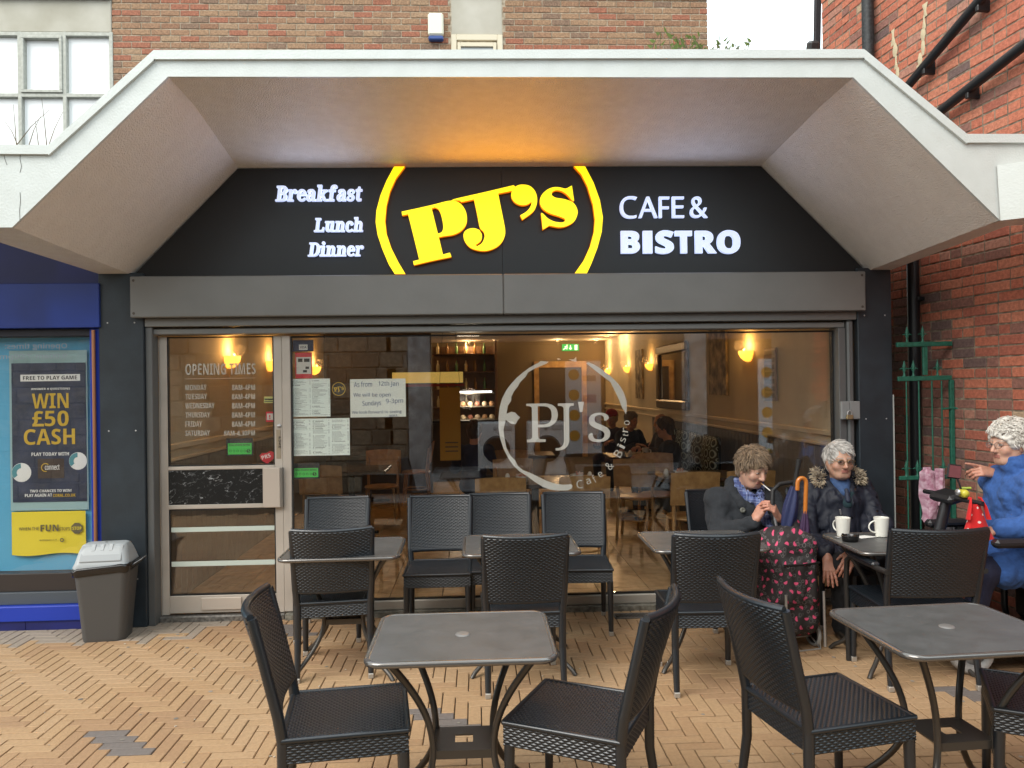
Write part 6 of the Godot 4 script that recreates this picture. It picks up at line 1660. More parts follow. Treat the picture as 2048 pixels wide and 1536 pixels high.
	# green gate
	var green := mat("gate_green", lin(0.025, 0.17, 0.115), 0.5, 0.0, {"tex": noise_tex(111, 0.04, Color(0.7, 0.75, 0.72), Color(1, 1, 1), 256, 4), "tri": 2.0})
	var gt := thing("garden_gate", "green iron gate with spear finials between pillar and brick wall", "gate", Vector3(3.14, 0, 0.2))
	var g := func(y): return y
	mb = MB.new(); mb.box(Vector3(0.2, 1.72, 0), Vector3(0.41, 0.035, 0.02), Basis(Vector3(0, 0, 1), 0.012), 0.003); part(gt, "rail", mb, green)
	mb = MB.new(); mb.box(Vector3(0.2, 0.98, 0), Vector3(0.41, 0.03, 0.02), Basis(Vector3(0, 0, 1), 0.012), 0.003); part(gt, "rail", mb, green)
	mb = MB.new(); mb.box(Vector3(0.2, 0.12, 0), Vector3(0.41, 0.03, 0.02), Basis(), 0.003); part(gt, "rail", mb, green)
	mb = MB.new(); mb.box(Vector3(0.2, 1.975, 0), Vector3(0.42, 0.035, 0.03), Basis(Vector3(0, 0, 1), 0.012), 0.003); part(gt, "top_rail", mb, green)
	mb = MB.new(); mb.box(Vector3(0.205, 1.85, 0), Vector3(0.035, 0.215, 0.02), Basis(), 0.003); part(gt, "upright", mb, green)
	mb = MB.new(); mb.box(Vector3(0.405, 0.88, 0.0), Vector3(0.03, 1.65, 0.03), Basis(), 0.003); part(gt, "gate_post", mb, green)
	var thin := MB.new(); thin.tube([Vector3(0, 0.12, 0), Vector3(0, 1.7, 0)], 0.006, 6)
	var tmesh := thin.mesh()
	for x in [0.06, 0.155, 0.255, 0.33]:
		var o := part(gt, "bar", tmesh, green); o.position = Vector3(x, 0, 0)
	var fin := MB.new()
	fin.lathe([Vector2(0.014, 0), Vector2(0.008, 0.01), Vector2(0.006, 0.035), Vector2(0.012, 0.045), Vector2(0.006, 0.055), Vector2(0.013, 0.075), Vector2(0.0, 0.125)], 10)
	for s in [-1.0, 1.0]: fin.tube([Vector3(0, 0.045, 0), Vector3(s * 0.02, 0.062, 0), Vector3(s * 0.036, 0.055, 0)], [0.006, 0.005, 0.002], 6)
	var fm := fin.mesh()
	for q in [[0.045, 1.735], [0.115, 1.736], [0.30, 1.738], [0.05, 0.99], [0.135, 0.99], [0.335, 0.995], [0.07, 1.99], [0.19, 1.992]]:
		var o := part(gt, "finial", fm, green); o.position = Vector3(q[0], q[1], 0)
	mb = MB.new(); mb.tube([Vector3(0.33, 1.49, 0.01), Vector3(0.44, 1.495, 0.012)], 0.008, 8); mb.box(Vector3(0.452, 1.49, 0.02), Vector3(0.05, 0.03, 0.025), Basis(Vector3(0, 0, 1), -0.4), 0.006); mb.blob(Vector3(0.455, 1.505, 0.03), Vector3(0.012, 0.012, 0.012)); part(gt, "latch", mb, green)
	# scarf over the gate rail
	var sc := thing("scarf", "pink and lilac patterned scarf hanging over the gate rail", "scarf", Vector3(3.355, 0.66, 0.235))
	mb = MB.new()
	var sfold := func(u, v, side):
		var a: float = TAU * u
		var w := lerpf(0.075, 0.05, absf(v - 0.45) * 2.0) * (0.55 if v > 0.93 else 1.0)
		var fold := 1.0 + 0.22 * sin(a * 4.0 + v * 3.0) + 0.12 * sin(a * 7.0 - v * 5.0)
		return Vector3(cos(a) * w * fold + 0.02 * sin(v * 5.0) - 0.01, v * 0.40 + 0.018 * sin(a * 2.0) * (1 - v), sin(a) * w * 0.5 * fold)
	mb.sheet(48, 24, func(u, v): return sfold.call(1.0 - u, v, 0), false, Vector2(2, 3))
	mb.sheet(30, 16, func(u, v): 
		var a: float = TAU * (1.0 - u)
		return Vector3(0.055 + cos(a) * 0.032 * (1 + 0.2 * sin(a * 5)), 0.12 + v * 0.27, 0.02 + sin(a) * 0.025 * (1 + 0.2 * sin(a * 4 + v * 4))), false, Vector2(1, 2))
	part(sc, "cloth", mb, mat("scarf_pink", Color.WHITE, 0.85, 0.0, {"tex": noise_tex(112, 0.012, lin(0.36, 0.13, 0.2), lin(0.74, 0.58, 0.66), 256, 4), "rim": 0.3}))
	build_trolley()

func melon_tex() -> ImageTexture:
	var r := RandomNumberGenerator.new()
	r.seed = 31
	var im := Image.create(256, 256, false, Image.FORMAT_RGB8)
	im.fill(Color(0.16, 0.145, 0.145))
	for k in 110:
		var c := Vector2(r.randf() * 256, r.randf() * 256)
		var rad := r.randf_range(5, 11)
		var g := r.randf_range(0.24, 0.42)
		for y in range(-12, 13):
			for x in range(-12, 13):
				var d := Vector2(x, y).length()
				if d < rad and d > rad - 3: im.set_pixel(posmod(int(c.x) + x, 256), posmod(int(c.y) + y, 256), Color(g, g * 0.95, g * 0.95))
	for gy in 6:
		for gx in 5:
			var c := Vector2(gx * 51 + (25 if gy % 2 else 0) + r.randf_range(-5, 5), gy * 43 + r.randf_range(-4, 4))
			var an := r.randf_range(0, TAU)
			for y in range(-17, 18):
				for x in range(-17, 18):
					var q := Vector2(x, y).rotated(an)
					var d := q.length()
					if d < 14 and q.y > -1:
						im.set_pixel(posmod(int(c.x) + x, 256), posmod(int(c.y) + y, 256), Color(0.80, 0.30, 0.44) if d < 12 else Color(0.12, 0.1, 0.1))
	return ImageTexture.create_from_image(im)

func build_trolley():
	# leans back on two wheels; the lane side is its front pocket
	var t := thing("shopping_trolley", "black and pink fruit-print shopping trolley standing beside the woman", "trolley", Vector3(1.97, 0, 0.98), 0.22)
	var cloth := mat("melon_print", Color.WHITE, 0.75, 0.0, {"tex": melon_tex(), "uvs": Vector3(1, 1, 1)})
	var mb := MB.new()
	var net := Net.new(Vector3(-0.25, 0.08, -0.28), Vector3(0.25, 0.88, 0.22), 0.014)
	net.cap(Vector3(-0.10, 0.2, -0.1), Vector3(-0.10, 0.68, -0.1), 0.08, 0.075, 0.08); net.cap(Vector3(0.10, 0.2, -0.1), Vector3(0.10, 0.68, -0.1), 0.08, 0.075, 0.08)
	net.cap(Vector3(-0.09, 0.2, 0.02), Vector3(-0.09, 0.66, 0.02), 0.09, 0.08, 0.08); net.cap(Vector3(0.09, 0.2, 0.02), Vector3(0.09, 0.66, 0.02), 0.09, 0.08, 0.08)
	net.cap(Vector3(0, 0.2, -0.04), Vector3(0, 0.66, -0.04), 0.12, 0.11, 0.1)
	net.cap(Vector3(-0.08, 0.36, 0.09), Vector3(-0.08, 0.55, 0.09), 0.05, 0.05, 0.03); net.cap(Vector3(0.08, 0.36, 0.09), Vector3(0.08, 0.55, 0.09), 0.05, 0.05, 0.03); net.cap(Vector3(0, 0.36, 0.09), Vector3(0, 0.55, 0.09), 0.05, 0.05, 0.03)
	net.cap(Vector3(0.05, 0.7, -0.06), Vector3(0.08, 0.8, -0.05), 0.07, 0.03, 0.06)
	net.rough(0.012, 6.0, Vector3(1, 0.6, 1), 5)
	net.build(mb)
	for i in mb.v.size():
		mb.uv[i] = Vector2((mb.v[i].x + mb.v[i].z * 0.9) / 0.35, -mb.v[i].y / 0.35)
	part(t, "bag", mb, cloth)
	mb = MB.new(); mb.tube([Vector3(-0.13, 0.575, 0.132), Vector3(0, 0.572, 0.142), Vector3(0.13, 0.575, 0.132)], 0.006, 6); part(t, "zip", mb, mat("zip_black", lin(0.01, 0.01, 0.01), 0.4))
	var tube := mat("trolley_tube", lin(0.45, 0.46, 0.46), 0.3, 0.8)
	for s in [-1.0, 1.0]:
		mb = MB.new(); mb.tube([Vector3(s * 0.135, 0.06, 0.165), Vector3(s * 0.135, 0.40, 0.158)], 0.009, 8); part(t, "front_tube", mb, tube)
	mb = MB.new(); mb.tube([Vector3(0.02, 0.7, -0.14), Vector3(-0.0, 0.86, -0.16), Vector3(0.01, 0.99, -0.18), Vector3(0.06, 1.03, -0.18), Vector3(0.16, 1.04, -0.18)], 0.010, 8); part(t, "handle_tube", mb, tube)
	mb = MB.new(); mb.tube([Vector3(-0.005, 0.90, -0.165), Vector3(0.01, 0.99, -0.18), Vector3(0.06, 1.03, -0.18), Vector3(0.16, 1.04, -0.18)], 0.015, 8); part(t, "grip", mb, mat("grip_black", lin(0.012, 0.012, 0.012), 0.6))
	mb = MB.new(); mb.tube([Vector3(-0.17, 0.07, -0.02), Vector3(0.17, 0.07, -0.02)], 0.007, 8); mb.tube([Vector3(-0.12, 0.04, 0.14), Vector3(0.12, 0.04, 0.14)], 0.005, 6); mb.tube([Vector3(0.12, 0.1, 0.135), Vector3(0.12, 0.04, 0.14), Vector3(0.15, 0.075, 0.0)], 0.005, 6); part(t, "axle", mb, tube)
	for s in [-1.0, 1.0]:
		mb = MB.new(); mb.lathe([Vector2(0.058, -0.014), Vector2(0.072, -0.012), Vector2(0.078, 0), Vector2(0.072, 0.012), Vector2(0.058, 0.014), Vector2(0.058, -0.014)], 28, Vector3(s * 0.185, 0.078, -0.02), Basis(Vector3(0, 0, 1), PI / 2))
		var wl := part(t, "wheel", mb, mat("tyre_grey", lin(0.36, 0.36, 0.34), 0.6))
		mb = MB.new(); mb.lathe([Vector2(0, -0.01), Vector2(0.02, -0.012), Vector2(0.057, -0.006), Vector2(0.057, 0.006), Vector2(0.02, 0.012), Vector2(0, 0.01)], 20, Vector3(s * 0.185, 0.078, -0.02), Basis(Vector3(0, 0, 1), PI / 2)); part(wl, "hub", mb, mat("hub_black", lin(0.012, 0.012, 0.013), 0.4))
	# umbrellas stowed in the trolley
	var u1 := thing("umbrella", "folded navy and white umbrella standing in the trolley", "umbrella", Vector3(1.965, 0.62, 0.90), 0.0, "umbrellas in the trolley")
	u1.rotation = Vector3(0.08, 0, -0.16)
	mb = MB.new(); mb.sheet(30, 10, func(u, v): 
		var a: float = -TAU * u
		var r: float = lerpf(0.034, 0.05, sin(v * 2.6)) * (1.0 + 0.16 * sin(a * 5.0 + v * 2)) * (1.0 - 0.5 * v * v)
		return Vector3(cos(a) * r, 0.12 + v * 0.3, sin(a) * r))
	part(u1, "canopy", mb, mat("umb_navy", lin(0.018, 0.026, 0.085), 0.6))
	mb = MB.new(); mb.sheet(30, 5, func(u, v): 
		var a: float = -TAU * u
		var r: float = 0.041 * (1.0 + 0.16 * sin(a * 5.0))
		return Vector3(cos(a) * r, 0.04 + v * 0.085, sin(a) * r))
	part(u1, "white_band", mb, mat("umb_white", lin(0.6, 0.62, 0.68), 0.6))
	mb = MB.new(); mb.tube([Vector3(0, 0.40, 0), Vector3(0, 0.6, 0)], [0.012, 0.017], 10); part(u1, "handle", mb, mat("grip_black", Color.WHITE))
	var u2 := thing("umbrella", "folded purple umbrella with orange crook handle in the trolley", "umbrella", Vector3(2.075, 0.6, 0.96), 0.0, "umbrellas in the trolley")
	u2.rotation = Vector3(0.0, 0, -0.05)
	mb = MB.new(); mb.sheet(30, 10, func(u, v): 
		var a: float = -TAU * u
		var r: float = lerpf(0.03, 0.038, sin(v * 2.6)) * (1.0 + 0.18 * sin(a * 6.0 + v * 2)) * (1.0 - 0.65 * v * v)
		return Vector3(cos(a) * r, 0.0 + v * 0.28, sin(a) * r))
	part(u2, "canopy", mb, mat("umb_purple", lin(0.035, 0.012, 0.05), 0.6))
	mb = MB.new()
	var hp := [Vector3(0, 0.25, 0), Vector3(0, 0.44, 0)]
	for k in 9: hp.append(Vector3(-0.028 + 0.028 * cos(PI * k / 8.0), 0.455 + 0.034 * sin(PI * k / 8.0), 0))
	hp.append(Vector3(-0.056, 0.41, 0))
	mb.tube(hp, 0.0135, 10); part(u2, "crook_handle", mb, mat("crook_orange", lin(0.52, 0.17, 0.025), 0.25, 0.0, {"coat": 0.5}))

# ---------- people ----------
func skin_mat() -> Material:
	return mat("skin", Color.WHITE, 0.5, 0.0, {"vc": true, "sss": 0.12})

# head in its own axes (face towards +z, middle of the skull at the origin), set at xf
func add_head(mb: MB, xf: Transform3D, o := {}):
	var cell: float = o.get("cell", 0.0045)
	var n := Net.new(Vector3(-0.105, -0.17, -0.125), Vector3(0.105, 0.145, 0.13), cell)
	var fat: float = o.get("fat", 0.0)
	n.ell(Vector3(0, 0.04, -0.012), Vector3(0.074, 0.088, 0.094), Basis(), 0.02)
	n.ell(Vector3(0, -0.03, 0.028), Vector3(0.057 + fat, 0.075, 0.06), Basis(), 0.035)
	n.cap(Vector3(-0.018, -0.088, 0.055), Vector3(0.018, -0.088, 0.055), 0.021, 0.021, 0.03)
	for s in [-1.0, 1.0]:
		n.cap(Vector3(s * 0.056, -0.03, -0.01), Vector3(s * 0.03, -0.082, 0.035), 0.018 + fat, 0.018, 0.03)
		n.ell(Vector3(s * 0.036, -0.024, 0.058), Vector3(0.024 + fat, 0.022, 0.022), Basis(), 0.02)
		n.ell(Vector3(s * 0.031, 0.012, 0.094), Vector3(0.019, 0.012, 0.014), Basis(), 0.012, true)
		n.ell(Vector3(s * 0.031, 0.011, 0.074), Vector3(0.0145, 0.0125, 0.0135), Basis(), 0.004)
		n.ell(Vector3(s * 0.079, -0.002, -0.008), Vector3(0.010, 0.033, 0.019), Basis(Vector3.UP, s * 0.35), 0.008)
	n.cap(Vector3(-0.036, 0.031, 0.074), Vector3(0.036, 0.031, 0.074), 0.011, 0.011, 0.016)
	n.cap(Vector3(0, 0.02, 0.088), Vector3(0, -0.024, 0.108), 0.008, 0.0115, 0.014)
	n.cap(Vector3(-0.011, -0.028, 0.096), Vector3(0.011, -0.028, 0.096), 0.008, 0.008, 0.008)
	n.cap(Vector3(-0.019, -0.049, 0.081), Vector3(0.019, -0.049, 0.081), 0.006, 0.006, 0.006)
	n.cap(Vector3(-0.016, -0.060, 0.080), Vector3(0.016, -0.060, 0.080), 0.0065, 0.0065, 0.006)
	n.cap(Vector3(-0.021, -0.0545, 0.0925), Vector3(0.021, -0.0545, 0.0925), 0.0022, 0.0022, 0.003, true)
	n.cap(Vector3(0, -0.05, -0.02), Vector3(0, -0.16, -0.03), 0.05, 0.052, 0.04)
	if o.get("old", true):
		for s in [-1.0, 1.0]:
			n.cap(Vector3(s * 0.020, -0.03, 0.098), Vector3(s * 0.030, -0.062, 0.084), 0.0035, 0.003, 0.006, true)
			n.cap(Vector3(s * 0.022, -0.004, 0.0905), Vector3(s * 0.042, -0.004, 0.083), 0.003, 0.003, 0.006, true)
	var base: Color = o.get("skin", Color(0.50, 0.27, 0.18))
	var ns := FastNoiseLite.new()
	ns.seed = 3; ns.frequency = 22.0
	var local := MB.new()
	n.build(local, func(p: Vector3):
		var c := base * (1.0 + 0.12 * ns.get_noise_3dv(p))
		var red := exp(-((absf(p.x) - 0.04) * (absf(p.x) - 0.04) + (p.y + 0.02) * (p.y + 0.02)) / 0.0006) * (1.0 if p.z > 0.03 else 0.0) + exp(-(p - Vector3(0, -0.024, 0.112)).length_squared() / 0.0002)
		c = c.lerp(Color(0.52, 0.22, 0.16), 0.22 * minf(red, 1.0))
		var e := Vector2(absf(p.x) - 0.031, p.y - 0.0115)
		if p.z > 0.078 and absf(e.x) < 0.0125 and absf(e.y) < 0.0052: c = Color(0.5, 0.46, 0.42) if absf(e.x) > 0.005 else Color(0.05, 0.045, 0.05)
		elif p.z > 0.075 and absf(e.x) < 0.015 and e.y > 0.004 and e.y < 0.0085: c = c * 0.6
		if p.z > 0.066 and absf(absf(p.x) - 0.031) < 0.019 and absf(p.y - 0.0325) < 0.005: c = c.lerp(o.get("brow", Color(0.3, 0.26, 0.22)), 0.6)
		if p.z > 0.074 and absf(p.x) < 0.023 and p.y < -0.045 and p.y > -0.066: c = c.lerp(o.get("lip", Color(0.38, 0.13, 0.11)), 0.75)
		c.a = 1.0
		return c)
	mb.add(local, xf)

# hand in its own axes: wrist at the origin, fingers along +y, palm towards +z, thumb on the side s of x
func add_hand(mb: MB, xf: Transform3D, s: float, curls: Array, spread := 0.1, thumb := Vector3(0.6, 0.75, 0.35), col := Color(0.48, 0.24, 0.165)):
	var n := Net.new(Vector3(-0.085, -0.05, -0.05), Vector3(0.085, 0.215, 0.115), 0.0036)
	n.cap(Vector3(0, -0.05, 0), Vector3(0, 0.01, 0), 0.026, 0.025, 0.02)
	for i in 4:
		var x := (i - 1.5) * 0.0195 * -s
		n.cap(Vector3(x * 0.6, 0.012, 0), Vector3(x, 0.085, 0), 0.0155, 0.0115, 0.014)
	n.ell(Vector3(s * 0.022, 0.035, 0.010), Vector3(0.018, 0.03, 0.014), Basis(), 0.015)
	var ln := [0.043, 0.048, 0.045, 0.035]
	for i in 4:
		# i = 0 is the forefinger, on the thumb's side
		var k: float = (1.5 - i) * 0.0195 * s
		var p := Vector3(k, 0.088, 0.0)
		var ang: float = curls[i]
		var side: float = (1.5 - i) * spread * s
		var tot := 0.0
		for j in 3:
			tot += ang * [0.8, 1.0, 0.7][j]
			var d := Vector3(sin(side) * cos(tot), cos(side) * cos(tot), sin(tot))
			var q: Vector3 = p + d * ln[i] * [1.0, 0.62, 0.5][j]
			n.cap(p, q, [0.0098, 0.0090, 0.0082][j], [0.0090, 0.0082, 0.0068][j], 0.005)
			p = q
	var tp := Vector3(s * 0.026, 0.022, 0.008)
	var td := Vector3(thumb.x * s, thumb.y, thumb.z).normalized()
	var t2 := tp + td * 0.042
	n.cap(tp, t2, 0.0145, 0.0108, 0.012)
	n.cap(t2, t2 + (td + Vector3(-s * 0.25, 0.25, 0.1)).normalized() * 0.032, 0.0105, 0.0078, 0.004)
	var ns := FastNoiseLite.new()
	ns.seed = 8; ns.frequency = 30.0
	var local := MB.new()
	n.build(local, func(p: Vector3):
		var c := col * (1.0 + 0.15 * ns.get_noise_3dv(p))
		c = c.lerp(Color(0.50, 0.18, 0.13), clampf((p.y - 0.07) * 3.5, 0.0, 0.3))
		c.a = 1.0
		return c)
	mb.add(local, xf)

func look_basis(yaw: float, pitch: float, tilt := 0.0) -> Basis:
	return Basis(Vector3.UP, yaw) * Basis(Vector3(1, 0, 0), pitch) * Basis(Vector3(0, 0, 1), tilt)
# basis for a hand whose fingers point along d and whose palm faces pn
func hand_basis(d: Vector3, pn: Vector3) -> Basis:
	var y := d.normalized()
	var z := (pn - y * pn.dot(y)).normalized()
	return Basis(y.cross(z), y, z)

# inner body under the clothes, continuous with head and hands
func add_core(mb: MB, bones: Array, col: Color):
	var lo := Vector3.ONE * 9
	var hi := -lo
	for b in bones:
		lo = lo.min(b[0] as Vector3).min(b[1]); hi = hi.max(b[0] as Vector3).max(b[1])
	var n := Net.new(lo - Vector3.ONE * 0.2, hi + Vector3.ONE * 0.2, 0.02)
	for b in bones: n.cap(b[0], b[1], b[2] * 0.72, b[3] * 0.72, 0.03)
	mb.tint = col
	n.build(mb)

func cloth_net(p: Node, called: String, bones: Array, m: Material, o := {}) -> MeshInstance3D:
	var lo := Vector3.ONE * 9
	var hi := -lo
	for b in bones:
		lo = lo.min(b[0] as Vector3).min(b[1]); hi = hi.max(b[0] as Vector3).max(b[1])
	var pad := Vector3.ONE * 0.2
	var n := Net.new(lo - pad, hi + pad, o.get("cell", 0.0125))
	for b in bones: n.cap(b[0], b[1], b[2], b[3], b[4] if b.size() > 4 else 0.05)
	for c in o.get("cuts", []): n.cap(c[0], c[1], c[2], c[3], c[4] if c.size() > 4 else 0.01, true)
	if o.has("fold"): n.rough(o.fold, o.get("freq", 7.0), o.get("stretch", Vector3(1, 1, 1)), o.get("seed", 1), true)
	if o.has("fine"): n.rough(o.fine, o.get("ffreq", 40.0), Vector3.ONE, 77)
	for q in o.get("planes", []): n.plane_cut(q[0], q[1])
	var mb := MB.new()
	n.build(mb, o.get("paint", null))
	return part(p, called, mb, m)

func cloth_mat(key: String, col: Color, rough := 0.85, bs := 0.06, rim := 0.25) -> Material:
	return mat(key, col, rough, 0.0, {"tex": noise_tex(key.hash() % 1000, 0.05, Color(0.78, 0.78, 0.78), Color(1, 1, 1), 256, 4), "bump": noise_tex(key.hash() % 997, 0.18, Color(0, 0, 0), Color(1, 1, 1), 256, 3), "bs": bs, "tri": 3.0, "world": false, "rim": rim})

# hair: many short locks over the skull
func add_hair(p: Node, xf: Transform3D, m: Material, o := {}):
	var cell := 0.006
	var n := Net.new(Vector3(-0.13, -0.13, -0.15), Vector3(0.13, 0.17, 0.13), cell)
	var th: float = o.get("thick", 0.016)
	n.ell(Vector3(0, 0.048, -0.018), Vector3(0.074 + th, 0.088 + th, 0.092 + th), Basis(), 0.01)
	n.ell(Vector3(0, -0.02, -0.055), Vector3(0.07 + th * 0.6, 0.07, 0.05 + th * 0.6), Basis(), 0.03)
	if o.get("sides", true):
		for s in [-1.0, 1.0]: n.ell(Vector3(s * 0.072, 0.01, -0.004), Vector3(0.014, 0.035, 0.03), Basis(), 0.02)
	# clear the face
	n.ell(Vector3(0, -0.045, 0.105), Vector3(0.088, 0.10, 0.095), Basis(), 0.01, true)
	n.ell(Vector3(0, o.get("line", 0.028), 0.12), Vector3(0.062, 0.034, 0.05), Basis(), 0.012, true)
	n.rough(o.get("curl", 0.01) * 0.6, o.get("freq", 20.0), o.get("stretch", Vector3(1, 0.5, 1)), o.get("seed", 4), false)
	var mb := MB.new()
	var ns := FastNoiseLite.new()
	ns.frequency = 35.0; ns.seed = 12
	var dark: Color = o.get("dark", Color(0.2, 0.16, 0.12))
	var light: Color = o.get("light", Color(0.4, 0.34, 0.26))
	n.build(mb, func(q: Vector3):
		var c := dark.lerp(light, clampf(0.5 + 0.9 * ns.get_noise_3d(q.x, q.y * 0.35, q.z), 0, 1))
		c.a = 1.0
		return c)
	# loose locks break the outline
	var r := RandomNumberGenerator.new()
	r.seed = o.get("seed", 4)
	var curly: float = o.get("curly", 0.0)
	for k in o.get("locks", 500):
		var a := r.randf() * TAU
		var b := acos(1.0 - r.randf() * 1.35)
		var d := Vector3(sin(b) * cos(a), cos(b), sin(b) * sin(a))
		if d.z > 0.45 and d.y < o.get("fringe", 0.42): continue
		if d.z > 0.1 and d.y < -0.1: continue
		var q := Vector3(0, 0.043, -0.018) + d * Vector3(0.074 + th, 0.087 + th, 0.092 + th) * 0.96
		var flow: Vector3 = o.get("flow", Vector3(0.2, -1.0, 0.1)) + Vector3(d.x * 0.9, -0.2, d.z * 0.5) + Vector3(r.randf_range(-1, 1), r.randf_range(-1, 1), r.randf_range(-1, 1)) * (0.35 + curly)
		var tg := (flow - d * flow.dot(d)).normalized()
		var sd := d.cross(tg)
		var ln: float = o.get("len", 0.045) * r.randf_range(0.6, 1.15)
		var pts := []
		var rad := []
		for j in 6:
			var u := j / 5.0
			pts.append(q + tg * ln * u + d * (0.006 * sin(u * 2.6) + o.get("lift", 0.006) * u * (1.0 - 0.5 * u)) + sd * curly * 0.016 * sin(u * 6.0 + k) + d * curly * 0.008 * cos(u * 6.0 + k))
			rad.append(lerpf(0.0036, 0.001, u * u))
		mb.tint = dark.lerp(light, r.randf())
		mb.tube(pts, rad, 5, false)
	var o2 := part(p, "hair", mb, m)
	o2.transform = xf
	return o2

func add_glasses(p: Node, xf: Transform3D, tint: Color, rim: Material):
	var mb := MB.new()
	for s in [-1.0, 1.0]:
		var ring := []
		for k in 17: ring.append(Vector3(s * 0.032 + cos(TAU * k / 16.0) * 0.023, 0.008 + sin(TAU * k / 16.0) * 0.0175, 0.104 - 0.006 * absf(cos(TAU * k / 16.0) + s * 0.4)))
		mb.tube(ring, 0.0013, 6, false)
		mb.tube([Vector3(s * 0.054, 0.012, 0.098), Vector3(s * 0.075, 0.012, 0.08), Vector3(s * 0.084, 0.012, 0.0)], 0.0014, 6)
	mb.tube([Vector3(-0.01, 0.012, 0.105), Vector3(0, 0.015, 0.107), Vector3(0.01, 0.012, 0.105)], 0.0013, 6)
	var g := part(p, "glasses", mb, rim)
	g.transform = xf
	for s in [-1.0, 1.0]:
		mb = MB.new()
		mb.sheet(16, 3, func(u, v): return Vector3(s * 0.032 + cos(TAU * u) * 0.0225 * v, 0.008 + sin(TAU * u) * 0.017 * v, 0.1035))
		var tm := mat("lens_%s" % tint.to_html(), tint, 0.05, 0.0, {"glass": true})
		part(g, "lens", mb, tm)

func add_shoes(p: Node, feet: Array, m: Material):
	for f in feet:
		var a: Vector3 = f[0]
		var d: Vector3 = f[1]
		var n := Net.new(a + Vector3(-0.2, -0.06, -0.2), a + Vector3(0.2, 0.14, 0.2), 0.009)
		n.cap(a, a + d * 0.15 + Vector3(0, -0.012, 0), 0.042, 0.036, 0.02); n.cap(a + Vector3(0, 0.05, 0), a, 0.04, 0.045, 0.02)
		n.plane_cut(Vector3(0, 0.004, 0), Vector3(0, -1, 0))
		var mb := MB.new()
		n.build(mb)
		part(p, "shoe", mb, m)

